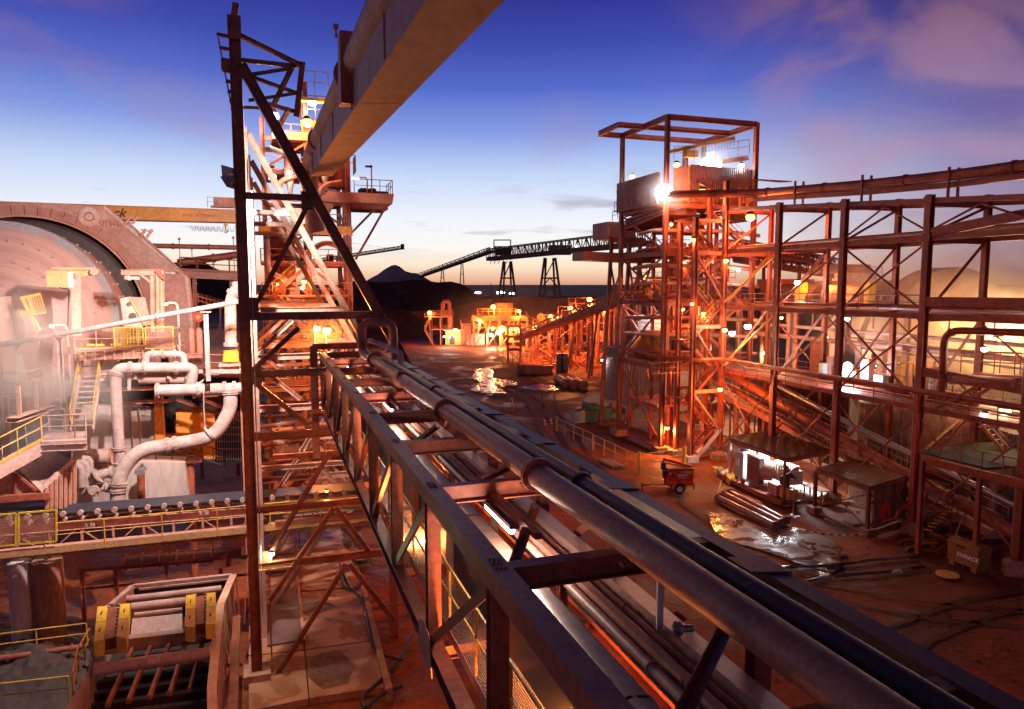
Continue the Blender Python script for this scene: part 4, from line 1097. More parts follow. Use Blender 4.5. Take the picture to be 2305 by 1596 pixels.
plate(t, 'slab', [G(430, 1140, .2), G(560, 1135, .2), G(560, 1040, .2), G(430, 1050, .2)], .3, conc)

# ---- pipework in front of the wall
q = V((-17, 37.6, 0)); P_ = lambda x, y, e=0: PR(*r4(x, y), q + A * e)
pipe('manifold_pipe', 'tall inverted-J pink pipe, upright at the left then running right', 'pipe',
     [P_(1020, 990), P_(985, 300), P_(985, 155), P_(1660, 150), P_(1620, 290)], .27, pipe_pk, 1.15, flanges=(.015, .10, .52, .60, .67, .83), fr=1.3, seg=22, th=.05)
pipe('bypass_loop', 'small raised pipe loop with flanges above the manifold pipe', 'pipe',
     [P_(1240, 140, .2), P_(1240, 35, .2), P_(1565, 35, .2), P_(1565, 140, .2)], .18, pipe_pk, .55, flanges=(.03, .30, .47, .66, .97), fr=1.4)
pipe('cross_pipe', 'straight pink flanged pipe running behind the dark column', 'pipe', [P_(1330, 345, -.5), P_(2250, 322, -.5)], .30, pipe_pk, flanges=(.01, .38, .62, .71), fr=1.35, seg=22, th=.05)
pipe('feed_hose', 'very thick S-shaped pink hose curving down to the conveyor', 'hose',
     [P_(1960, 360, -.7), P_(1965, 500, -.8), P_(1830, 740, -1.0), P_(1500, 800, -1.2), P_(1180, 850, -1.4), P_(1010, 1050, -1.6), P_(1000, 1350, -1.7)], .35, pipe_pk, 1.6, flanges=(.005, .475, .515, .865, .90), fr=1.22, seg=24, th=.05)
t = thing('hose_strap', 'clamp strap with a chain holding up the thick pink hose', 'strap', P_(1780, 700, -1))
MB().disc_ring(P_(1790, 705, -1.0), (P_(1700, 765, -1) - P_(1850, 660, -1)), [(-.06, .4), (-.06, .46), (.06, .46), (.06, .4)], 20).build('clamp', dust, t)
MB().tube([P_(1745, 640, -1), P_(1735, 480, -1), P_(1733, 360, -1)], .03, 6).build('chain', dust, t)
pipe('drain_manifold', 'knobbly valve pipework left of the thick hose foot', 'pipe', [P_(960, 1040, -1), P_(830, 1060, -1), P_(730, 1180, -1), P_(690, 1200, -1)], .24, pipe_pk, .5, flanges=(.03, .5), fr=1.35)
pipe('drain_branch', 'short flanged branch pipe under the valve pipework', 'pipe', [P_(975, 1160, -1), P_(850, 1175, -1)], .2, pipe_pk, flanges=(.5,), fr=1.4)
for i, (x0, x1, y0_, y1_) in enumerate(((600, 695, 985, 1165), (655, 735, 957, 1135), (700, 768, 925, 1095))):
    pipe('gooseneck_pipe', ['front', 'middle', 'rear'][i] + ' one of three bent pipes arching beside the pale chute', 'pipe', [P_(x0, y0_, -1.3 + .3 * i), P_(x1 - 5, y0_ + 5, -1.3 + .3 * i), P_(x1, y1_, -1.3 + .3 * i)], .17, pipe_pk, .6, group='three bent pipes')
t = thing('valve_cluster', 'cluster of valve bodies and a ring handle beside the hose foot', 'valve', P_(800, 1180, -1.2))
mb = MB(); mb.gbox(P_(800, 1195, -1.2), .5, .4, .5); flange(mb, P_(800, 1195, -1.5), A, .25, .08); flange(mb, P_(835, 1075, -1.2), (P_(835, 1040) - P_(800, 1060)), .42, .08); mb.build('valve_body', pipe_pk, t)
MB().disc_ring(P_(835, 1220, -1.6), A, [(-.02, .11), (-.02, .16), (.02, .16), (.02, .11)], 16).build('ring_handle', steel_pk, t)
# long shallow box ducts along the wall top
t = thing('pipe_rack_beam', 'horizontal pink beams and saddles carrying the manifold pipe', 'pipe rack', P_(1200, 260))
for (x0, x1, y) in ((850, 1180, 232), (860, 2100, 185)): bar(t, 'rack_beam', P_(x0, y + 10, .3), P_(x1, y, .3), .2, .22, dust, 'I')
for x in (1100, 1155, 1435, 1590): bar(t, 'rack_hanger', P_(x, 170, .2), P_(x, 340 if x == 1100 else 245, .2), .14, .16, dust, 'C')
for (x0, x1) in ((1185, 1415), (1450, 1575)): MB().cyl(P_(x0, 240, .5), P_(x1, 240, .5), .33, 16).build('rack_duct', dust, t)
for x in (2060,): bar(t, 'rack_post', V((*P_(x, 0, .4).xy, 0)), P_(x, 180, .4), .3, .3, steel_pk, 'H')
MB().hexa([P_(1690, 200, -.4), P_(2150, 200, -.4), P_(2150, 200, 1.0), P_(1690, 200, 1.0), P_(1690, 165, -.4), P_(2150, 165, -.4), P_(2150, 165, 1.0), P_(1690, 165, 1.0)]).build('rack_shelf', pipe_pk, t)
bar(t, 'shelf_knee', P_(1690, 290, -.2), P_(1790, 205, -.2), .1, .1, pipe_pk)

# ---- stairs and walkways, left
ZU, ZL = 11.7, 10.0
t = thing('mill_stair', 'steep steel stair with yellow-capped handrails between the two walkways', 'stair', G(*r4(650, 700), ZL))
a = G(*r4(600, 700), ZL); b = Y(*r4(705, 90), a.y + 4.6); b.z = 12.9
stair(t, a, b, .95, R, dust, yel_dirty)
t = thing('lower_walkway', 'lower railed walkway and landing at the foot of the steep stair', 'walkway', G(*r4(500, 750), ZL))
L_ = [r4(350, 780), r4(735, 765), r4(735, 690), r4(380, 700)]
plate(t, 'landing_deck', [G(u, v, ZL) for u, v in L_], .2, dust)
bar(t, 'landing_beam', G(*L_[0], ZL) - UP * .3, G(*L_[1], ZL) - UP * .3, .12, .3, dust, 'C')
rail(t, [G(*r4(360, 768), ZL), G(*r4(640, 756), ZL), G(*r4(735, 750), ZL)], 1.1, 1.1, .03, dust)
rail(t, [G(*r4(430, 700), ZL), G(*r4(560, 700), ZL)], 1.1, .9, .03, dust)
a, b = G(*r4(355, 775), ZL), Y(*r4(-60, 1000), G(*r4(355, 775), ZL).y - 2.2)
sd = V((-.3, .95, 0)).normalized() * 1.1
MB().hexa([a - UP * .15, b - UP * .15, b + sd - UP * .15, a + sd - UP * .15, a, b, b + sd, a + sd]).build('sloping_deck', steel_pk, t)
bar(t, 'sloping_beam', a - UP * .35, b - UP * .35, .14, .5, dust, 'C')
rail(t, [b, a], 1.1, 1.2, .03, yel_dirty); rail(t, [b + sd, a + sd], 1.1, 1.2, .03, dust)
t = thing('upper_walkway', 'upper railed walkway at the left edge in drifting steam', 'walkway', G(*r4(300, 300), ZU))
O_ = [r4(-100, 395), r4(210, 392), r4(640, 245), r4(600, 150), r4(-100, 290)]
plate(t, 'deck', [G(u, v, ZU) for u, v in O_], .15, dust)
bar(t, 'edge_beam', G(*O_[1], ZU) - UP * .45, G(*O_[2], ZU) - UP * .45, .14, .7, steel_pk, 'C'); bar(t, 'edge_beam', G(*O_[0], ZU) - UP * .5, G(*O_[1], ZU) - UP * .5, .14, .8, steel_pk, 'C')
rail(t, [G(*r4(-100, 388), ZU), G(*r4(190, 388), ZU)], 1.1, 1.2, .03, yel_dirty); rail(t, [G(*r4(205, 388), ZU), G(*r4(530, 280), ZU)], 1.1, 1.1, .03, dust)
for x, y in ((40, 400), (535, 275), (0, 400)): p = G(*r4(x, y), ZU); bar(t, 'walkway_post', V((p.x, p.y, 8.2)), p, .26, .26, steel_pk, 'H')
MB().gbox(G(*r4(110, 260), ZU) + UP * .7, 1.2, 1.0, 1.5).build('white_cabinet', cream, t)
a, b = G(*r4(100, 600), 11.2), G(*r4(420, 490), 11.2); bar(t, 'lower_channel', a, b, .5, .2, dust, 'C'); 
for q_ in (.2, .65, .95): c = a.lerp(b, q_); bar(t, 'channel_hanger', c, c + UP * 1.4, .16, .14, dust)
# lit tank windows under the walkway
t = thing('white_drums', 'glowing pale drum ends under the upper walkway', 'drum', Y(*r4(150, 520), 40))
for i, (x, y, r_) in enumerate(((100, 530, .62), (245, 470, .75))):
    c = Y(*r4(x, y), 40.5); MB().disc_ring(c, V((.2, -1, 0)), [(0, r_ * .2), (-.0, r_), (-.9, r_)], 28).build('drum_shell', white_p, t); MB().cyl(c, c + V((.002, -.02, 0)), r_ * .98, 28).build('drum_end', white_p, t)
lamp(t, Y(*r4(60, 500), 38.6), .08, em_white, 260, WHT, hood=False)

# pale chute box
q = V((-22, 33, 0)); P_ = lambda x, y, e=0: PR(*r4(x, y), q + A * e)
t = thing('chute_box', 'pale dusty tilted chute box with a ribbed wall, in front of the lower walkway', 'chute', P_(450, 1300))
top = [P_(150, 1000, .2), P_(350, 1205, -1.6), P_(610, 930, -.4), P_(385, 830, 1.8)]
MB().prism(top, V((0, 0, -.12))).build('top_plate', dust, t)
bar(t, 'plate_rib', P_(270, 915, 1.0), P_(470, 1080, -1.0), .05, .07, steel_pk)
MB().prism([P_(350, 1210, -1.5), P_(640, 960, -.4), P_(640, 1350, -.4), P_(400, 1350, -1.5)], A * .3).build('ribbed_wall', dust, t)
mb = MB()
for k in range(7):
    f = k / 6; mb.beam(P_(400 + 240 * f, 1170 - 215 * f, -1.65 + 1.1 * f), P_(400 + 240 * f, 1350, -1.65 + 1.1 * f), .12, .12)
mb.build('wall_ribs', steel_pk, t)
bar(t, 'top_edge', P_(345, 1205, -1.65), P_(625, 935, -.5), .12, .3, dust)
MB().prism([P_(-80, 1270, -1.2), P_(-80, 1030, -1.2), P_(130, 1045, -1.2), P_(350, 1260, -1.2)], A * .2).build('side_plate', steel_pk, t)
bar(t, 'side_frame', P_(130, 1050, -1.3), P_(370, 1240, -1.3), .12, .1, steel); bar(t, 'side_frame', P_(130, 1050, -1.3), P_(130, 1270, -1.3), .08, .1, steel)
bar(t, 'sill_beam', P_(-80, 1275, -1.7), P_(430, 1235, -1.7), .3, .28, steel)

# ---- the long conveyor across the left foreground
q = V((-12, 34, 0)); P_ = lambda x, y, e=0: PR(*r4(x, y), q + A * e)
Q_ = lambda x, y, e=0: PR(*r5(x, y), q + A * e)
t = thing('long_conveyor', 'long belt conveyor crossing the lower left behind the dark column', 'conveyor', Q_(1000, 300))
a, b = P_(-150, 1425, .9) + UP * .1, P_(3100, 1170, .9) + UP * .1
def shift(v, dz): return v + UP * dz
mb = MB(); mb.hexa([a + A * -.75 - UP * .02, b + A * -.75 - UP * .02, b - UP * .22, a - UP * .22, a + A * -.75, b + A * -.75, b - UP * .2, a - UP * .2])
mb.hexa([a - UP * .22, b - UP * .22, b + A * .6 + UP * .02, a + A * .6 + UP * .02, a - UP * .2, b - UP * .2, b + A * .6 + UP * .04, a + A * .6 + UP * .04]); mb.build('belt', rubber, t)
s0, s1 = P_(-150, 1560, -.1), P_(3100, 1290, -.1)
bar(t, 'stringer', s0, s1, .12, .36, steel_pk, 'C'); bar(t, 'far_stringer', s0 + A * 1.5, s1 + A * 1.5, .12, .36, steel_pk, 'C')
L_ = (s1 - s0).length; n = 24
for k in range(n):
    c = s0.lerp(s1, (k + .55) / n)
    mb = MB(); mb.beam(c + UP * .15, c + UP * .62, .09, .06); mb.cyl(c + UP * .60 - A * .14, c + UP * .60 - A * .02, .12, 14); mb.cyl(c + UP * .28 + A * .1, c + UP * .22 + A * 1.3, .09, 10)
    mb.build('idler', dust, t)
bar(t, 'pull_wire', s0 + UP * .45 - A * .1, s1 + UP * .45 - A * .1, .012, None, galv)
mb = MB()
for k in range(14):
    c = s0.lerp(s1, k / 13); c2 = s0.lerp(s1, (k + .8) / 13)
    mb.beam(c - UP * .15, c - UP * 1.15, .1, .08); mb.beam(c - UP * .2, c2 - UP * 1.1, .07, .05) if k % 2 else mb.beam(c - UP * 1.1, c2 - UP * .2, .07, .05)
mb.build('truss_web', steel_pk, t)
bar(t, 'lower_chord', s0 - UP * 1.15, s1 - UP * 1.15, .12, .14, steel)
for txt, x, y in (('R 25', 690, 118), ('R 38', 1620, 22)): text(t, txt, Q_(x, y, -.18), .22, R, UP, white_p, .003, 'stringer_lettering')
w0, w1 = Q_(-150, 368, -.95), Q_(3000, 30, -.95); w1.z = w0.z = (w0.z + w1.z) / 2
t = thing('conveyor_walkway', 'narrow grated walkway with a yellow handrail along the long conveyor', 'walkway', w0.lerp(w1, .4))
MB().hexa([w0 - UP * .05, w1 - UP * .05, w1 - UP * .05 + A * .75, w0 - UP * .05 + A * .75, w0, w1, w1 + A * .75, w0 + A * .75]).build('grating', steel_pk, t)
bar(t, 'toe_board', w0 - UP * .02, w1 - UP * .02, .03, .3, mat('ochre_toe_board', (.62, .35, .12), .6, 0, .4, 1.2, (.5, .26, .18)))
rail(t, [w0, w1], 1.15, 2.3, .03, yel_dirty, False)
for k in range(8):
    c = w0.lerp(w1, k / 7); bar(t, 'knee_brace', c - UP * .6 + A * .75, c - UP * .1, .08, .08, steel_pk)
# mesh guard panels at the far left
for i, (x0, x1, lb) in enumerate(((-160, 128, 'yellow-framed mesh guard panel cut by the left edge'), (152, 458, 'yellow-framed mesh guard panel, right one of the two on the long conveyor'))):
    g = thing('mesh_panel', lb, 'mesh guard', Q_((x0 + x1) / 2, 270, -1.0), 'yellow mesh guard panels')
    tl, tr, bl, brr = Q_(x0, 20 - x0 * .09, -1.0), Q_(x1, 20 - x1 * .09, -1.0), Q_(x0, 275 - x0 * .09, -1.0), Q_(x1, 275 - x1 * .09, -1.0)
    for p_, q_ in ((tl, tr), (tr, brr), (brr, bl), (bl, tl)): bar(g, 'frame', p_, q_, .07, .06, yel, up=A)
    mb = MB()
    for k in range(26): mb.beam(tl.lerp(tr, k / 25), bl.lerp(brr, k / 25), .014)
    for k in range(20): mb.beam(tl.lerp(bl, k / 19), tr.lerp(brr, k / 19), .014)
    mb.build('wire_mesh', steel_pk, g)
# pillars under it
for i, (x, w_, lb) in enumerate(((165, .5, 'left pale cylindrical pier under the long conveyor'), (378, .66, 'rusty stained cylindrical pier under the long conveyor'))):
    p = Q_(x, 440, .8); b_ = V((p.x, p.y, 0)); g = thing('concrete_pier', lb, 'pier', b_, 'piers under the conveyor')
    MB().cyl(b_, V((p.x, p.y, 4.6)), w_, 24).build('shaft', conc_gy if i == 0 else mat('rust_streaked_pier', (.35, .14, .08), .7, 0, .5, .9, (.12, .06, .05), .2, .5, (1, 1, .3)), g)
    MB().disc_ring(V((p.x, p.y, 3.2)), UP, [(0, w_ + .02), (.05, w_ + .05), (.1, w_ + .02)], 24).build('band', grey_d, g)
# second dark conveyor below
q = V((-12, 35.6, 0)); Q_ = lambda x, y, e=0: PR(*r5(x, y), q + A * e)
t = thing('lower_conveyor', 'dark lower conveyor with rollers in the shadow under the long conveyor', 'conveyor', Q_(1200, 450))
a, b = Q_(640, 470), Q_(2400, 330)
for dz in (0, -.9): bar(t, 'side_rail', a + UP * dz, b + UP * dz, .12, .16, steel_dk, 'C')
MB().cyl(Q_(1020, 405, .5), Q_(1720, 350, .5), .32, 18).build('roller_drum', mat('worn_roller', (.22, .13, .13), .4, .3, .3, 1.5), t)
for k in range(6): MB().disc_ring(Q_(1020 + 140 * k, 405 - 11 * k, .5), R, [(-.04, .33), (-.04, .4), (.04, .4), (.04, .33)], 16).build('roller_ring', steel_pk, t)
rail(t, [a, b], 1.0, 2.0, .03, steel)
for x in (660, 935, 1350, 1790): p = Q_(x, 400); bar(t, 'leg', V((p.x, p.y, 0)), V((p.x, p.y, a.z)), .18, .18, steel, 'H')
MB().prism([Q_(1740, 330, -.2), Q_(1960, 290, -.2), Q_(1960, 420, -.2), Q_(1740, 470, -.2)], A * .06).build('end_guard', steel_dk, t)

# ---- ground details lower left
t = thing('ore_heap', 'low heap of dark crushed ore in the lower left corner', 'ore heap', G(90, 1480, 0)); t = None
bpy.data.objects.remove(bpy.data.objects['ore_heap'])
def heap(name, uv, h, m, n=46, rgh=.35):
    c = G(*uv[0]); e = G(*uv[1]); f = G(*uv[2]); a_, b_ = (e - c), (f - c)
    def fn(s, t_):
        x, y = s * 2 - 1, t_ * 2 - 1; rr = math.hypot(x, y); k = max(0, 1 - rr) ** .8
        p = c + a_ * x + b_ * y
        return V((p.x, p.y, -.05 + h * k + (rgh * noise.noise(V((p.x * .8, p.y * .8, 2))) + rgh * .5 * noise.noise(V((p.x * 3, p.y * 3, 7)))) * (0.15 + k)))
    return tag(MB().grid(fn, n, n).build(name, m), kind='structure')
heap('ore_ground', [(60, 1500), (260, 1500), (60, 1650)], 1.0, rock, 70, .5)
heap('ore_ground', [(110, 1415), (220, 1415), (110, 1460)], .6, rock, 46, .4)
q = V((-12, 29.5, 0))
def gr(par, xs, h=1.05, m=yel_dirty, z=0.7): 
    return rail(par, [G(*r5(x, y + 60), z) for x, y in xs], h, 2.2, .035, m, False)
t = thing('yard_handrail', 'upper of two low orange handrails beside the dark ore at lower left', 'handrail', G(*r5(200, 1160), .7), 'handrails by the ore'); gr(t, [(-120, 1130), (710, 1020)])
t = thing('yard_handrail', 'nearest orange handrail with a rounded end in the lower left corner', 'handrail', G(*r5(100, 1596), .9), 'handrails by the ore'); gr(t, [(-120, 1560), (560, 1480)], 1.05, yel_dirty, .9)
pipe('ground_pipe', 'dark red pipe lying along the ore heap with small round supports', 'pipe', [G(*r5(-100, 1200), .9), G(*r5(700, 1085), .9)], .12, steel, flanges=(.2, .55, .85), fr=1.6)

# ---- bin with yellow guards (grizzly)
ZG = 4.3
g = lambda x, y, dz=0: G(*r5(x, y), ZG + dz)
t = thing('screen_box', 'open steel screen box with grizzly bars and cross tubes at the lower left', 'screen', V((*g(1300, 1000).xy, 0)))
frm = mat('dusty_brown_frame', (.42, .26, .23), .6, .05, .3, .9, (.30, .15, .12))
bar(t, 'back_rim', g(1080, 600), g(1880, 512), .2, .14, frm); bar(t, 'left_rim', g(1080, 600), g(900, 755), .2, .14, frm)
MB().prism([g(1085, 602), g(1878, 516), g(1878, 516) - UP * 1.6, g(1085, 602) - UP * 1.6], A * .06).build('back_wall', grey_d, t)
bar(t, 'inner_rim', g(1130, 625, -.1), g(1850, 545, -.1), .06, .08, steel_wh)
wall_ = [g(1880, 512), g(1775, 745), g(1735, 1060), g(1700, 1400), g(1700, 1750)]
mb = MB()
for p_, q_ in zip(wall_[:-1], wall_[1:]): mb.hexa([p_ - UP * 2.4, q_ - UP * 2.4, q_ - UP * 2.4 + R * .08, p_ - UP * 2.4 + R * .08, p_, q_, q_ + R * .08, p_ + R * .08])
mb.build('right_wall', frm, t)
for p_, q_ in zip(wall_[:-1], wall_[1:]): bar(t, 'right_rim', p_ + R * .08, q_ + R * .08, .28, .1, steel_wh)
mb = MB()
for k in range(14):
    f = k / 13 * 3.98; i = int(f); c = wall_[i].lerp(wall_[i + 1], f - i) + R * .18; mb.beam(c, c - UP * 2.2 + R * .1, .05, .2)
mb.build('wall_ribs', frm, t)
lw = [g(900, 755), g(760, 1060), g(745, 1260), g(560, 1596), g(500, 1750)]
for p_, q_ in zip(lw[:-1], lw[1:]): MB().hexa([p_ - UP * 2, q_ - UP * 2, q_ - UP * 2 - R * .08, p_ - UP * 2 - R * .08, p_, q_, q_ - R * .08, p_ - R * .08]).build('left_wall', frm, t)
for (x0, y0_, x1, y1_, r_, dz) in ((1030, 707, 1800, 620, .15, 0), (1070, 775, 1510, 725, .19, .1), (1095, 832, 1480, 790, .09, .35), (770, 1275, 1712, 1140, .21, 0)):
    a, b = g(x0, y0_, dz), g(x1, y1_, dz); o = MB().cyl(a, b, r_, 20).build('cross_tube', frm if r_ > .1 else steel_wh, t)
text(t, '80T', g(1195, 1235, .22), .26, g(1712, 1140) - g(770, 1275), (-A * 0 + UP + A * .6), mat('chalk_marks', (.65, .55, .5), .9), .003, 'chalk_lettering')
MB().prism([g(1075, 860, -.2), g(1480, 820, -.2), g(1480, 960, -.6), g(1060, 1010, -.6)], V((0, 0, -.1))).build('feed_plate', frm, t)
MB().prism([g(1110, 740, -.3), g(1520, 690, -.3), g(1500, 720, -.3), g(1080, 770, -.3)], V((0, 0, -.05))).build('pale_liner', white_p, t)
MB().prism([g(860, 1000, -1.9), g(1710, 900, -1.9), g(1700, 1750, -1.9), g(560, 1750, -1.9)], V((0, 0, -.1))).build('dark_floor', black, t)  # black plate stands for the shade inside the box
bar(t, 'mid_beam', g(860, 1085, -.5), g(1720, 985, -.5), .35, .5, frm)
for k, (x0, x1) in enumerate(((1080, 870), (1225, 1040), (1370, 1212), (1500, 1378), (1640, 1540))):
    y0_ = 1095 - 15 * k; y1_ = 1570 - 32 * k
    a, b = g(x0 + 20, y0_ - 40, -.6), g(x1, y1_, -.9)
    bar(t, 'grizzly_bar', a, b, .13, .16, steel); bar(t, 'bar_cap', a.lerp(b, .35) + UP * .10, b + UP * .10, .06, .05, steel_wh)
for k in range(4): bar(t, 'under_beam', g(790 - 30 * k, 1400 + 95 * k, -1.3), g(1705, 1265 + 95 * k, -1.3), .22, .25, grey_d)
for (x, y) in ((745, 1230), (1700, 1230), (800, 900), (1790, 800)): p = g(x, y, -2); bar(t, 'leg', V((p.x, p.y, 0)), p, .3, .3, steel_dk, 'H')
bar(t, 'side_beam', g(1925, 860, -1.6), g(1890, 1650, -1.6), .3, .3, steel_dk, 'box')
for (bx, lb) in ((((792, 765), (872, 757), (842, 1035), (762, 1045)), 'far left yellow guard box on the screen, worn paint'), (((978, 745), (1056, 735), (1028, 1020), (945, 1008)), 'second yellow guard box on the screen, dirty lower half'),
                 (((1512, 672), (1588, 662), (1582, 930), (1500, 925)), 'third yellow guard box on the screen, dirty lower half'), (((1680, 655), (1752, 648), (1748, 905), (1670, 908)), 'far right yellow guard box on the screen beside its wall')):
    yg = thing('guard_box', lb, 'guard box', g(*bx[3]), 'yellow guard boxes on the screen')
    P4 = [g(x, y, .75) for x, y in bx]; m1, m2 = P4[0].lerp(P4[3], .47), P4[1].lerp(P4[2], .47)
    MB().prism([P4[0], P4[1], m2, m1], (0, 0, -.55)).build('upper_lid', yel, yg)
    e = (P4[3] - P4[0]).normalized() * .05
    MB().prism([m1 + e, m2 + e, P4[2], P4[3]], (0, 0, -.55)).build('lower_lid', yel if 'worn' in lb or 'far' in lb else yel_dirty, yg)
    for cc in ((P4[0] + m2) / 2, (m1 + P4[2]) / 2): MB().box(cc + UP * .03, .03, .22, .06, R, A).build('lid_latch', grey_d, yg)
for bx in (((875, 770), (965, 760), (942, 1010), (850, 1030)), ((1590, 680), (1672, 670), (1664, 900), (1586, 910))):
    P4 = [g(x, y, .45) for x, y in bx]; MB().prism(P4, (0, 0, -.4)).build('vibrator_cover', steel_dk, t)
    mb = MB()
    for k in range(9):
        for p_, q_ in ((P4[0], P4[3]), (P4[1], P4[2])): mb.cyl(p_.lerp(q_, k / 8), p_.lerp(q_, k / 8) + UP * .08, .05, 6)
    mb.build('cover_bolts', frm, t)
t = thing('screen_handrail', 'short yellow handrail climbing along the left of the screen box', 'handrail', G(*r5(640, 1300), ZG - .6))
rail(t, [g(600, 1500, -.3), g(640, 1290, -.3), g(735, 1120, -.3)], .8, .8, .035, yel_dirty, False)
t = thing('cage_ladder', 'thin rusty ladder leaning beside the dark column foot', 'ladder', G(553, 1500, 0))
a, b = g(1985, 900, -2.4), g(2015, 320, .4); mb = MB()
for s in (0, .4): mb.beam(a + A * s, b + A * s, .04)
for k in range(18): c = a.lerp(b, k / 17); mb.beam(c, c + A * .4, .025, None, 'T')
mb.build('ladder_rungs', steel, t)

# ---- concrete apron between the bridge and the column
m, nt_, b_ = nodes('wet_concrete'); N, L = nt_.nodes, nt_.links
tc = N.new('ShaderNodeTexCoord'); n = N.new('ShaderNodeTexNoise'); n.inputs['Scale'].default_value = .55; n.inputs['Detail'].default_value = 8; n.inputs['Distortion'].default_value = 1.2
L.new(tc.outputs['Object'], n.inputs['Vector']); cr = N.new('ShaderNodeValToRGB'); e = cr.color_ramp.elements
e[0].position = .22; e[0].color = (.20, .075, .035, 1); e[1].position = .78; e[1].color = (.42, .21, .12, 1); L.new(n.outputs['Fac'], cr.inputs[0]); L.new(cr.outputs[0], b_.inputs['Base Color'])
r_ = N.new('ShaderNodeMapRange'); r_.inputs[1].default_value = .42; r_.inputs[2].default_value = .55; r_.inputs[3].default_value = .08; r_.inputs[4].default_value = .45; L.new(n.outputs['Fac'], r_.inputs[0]); L.new(r_.outputs[0], b_.inputs['Roughness'])
n2 = N.new('ShaderNodeTexNoise'); n2.inputs['Scale'].default_value = 3; n2.inputs['Detail'].default_value = 6; L.new(tc.outputs['Object'], n2.inputs['Vector']); bp = N.new('ShaderNodeBump'); bp.inputs['Strength'].default_value = .25; bp.inputs['Distance'].default_value = .05; L.new(n2.outputs['Fac'], bp.inputs['Height']); L.new(bp.outputs[0], b_.inputs['Normal'])
wetc = m
mb = MB(); S_ = [(596, 1186), (700, 1188), (690, 1345), (694, 1450), (704, 1572), (598, 1592)]
cells = [[(560, 1186), (672, 1186), (676, 1330), (560, 1335)], [(674, 1186), (766, 1186), (812, 1320), (678, 1330)],
         [(560, 1338), (676, 1333), (684, 1462), (560, 1475)], [(679, 1333), (813, 1323), (842, 1440), (687, 1461)],
         [(560, 1478), (685, 1465), (694, 1572), (560, 1600)], [(688, 1464), (843, 1443), (868, 1545), (697, 1571)]]
for c_ in cells: mb.prism([G(u, v, .3) for u, v in c_], (0, 0, -.4))
tag(mb.build('concrete_apron', wetc), kind='structure')
mb = MB(); mb.prism([G(u, v, .55) for u, v in ((812, 1318), (822, 1316), (884, 1548), (868, 1552))], (0, 0, -.7)); tag(mb.build('apron_kerb', conc), kind='structure')
t = thing('cover_plate', 'dark grey steel plate lying on the wet apron', 'plate', G(640, 1400, .3))
MB().prism([G(u, v, .40) for u, v in ((598, 1330), (668, 1322), (680, 1440), (602, 1452))], (0, 0, -.08)).build('plate', mat('plate_grey', (.16, .09, .08), .5, .2, .3, 1), t)
bar(t, 'plate_edge', G(672, 1318, .42), G(684, 1440, .42), .12, .08, steel_pk)
for i, (pts, lb) in enumerate(((((765, 1270), (772, 1320), (800, 1330), (815, 1300), (800, 1275), (770, 1285), (790, 1325), (815, 1345), (835, 1440), (845, 1470), (905, 1485)), 'looped black hose beside the apron kerb under the truss bridge'),
                               (((905, 1545), (860, 1560), (820, 1600), (812, 1570), (868, 1520), (910, 1470), (930, 1420)), 'black cable wandering over the red mud at the bottom of the bridge'))):
    hz_ = .45 if i == 0 else .4
    t = thing('hose', lb, 'hose', G(*pts[0], hz_), 'hoses under the bridge'); MB().tube(bend([G(u, v, hz_) for u, v in pts], .8, 5), .075, 8).build('hose_run', rubberhose, t)

for uv in ([(700, 1478), (768, 1462), (800, 1500), (786, 1540), (728, 1552), (690, 1520)], [(606, 1248), (660, 1240), (700, 1266), (650, 1296), (604, 1300)], [(770, 1196), (812, 1200), (846, 1260), (800, 1262), (772, 1226)], [(640, 1352), (700, 1340), (760, 1366), (700, 1390)]):
    puddle(uv, 'puddle', wet, .306)
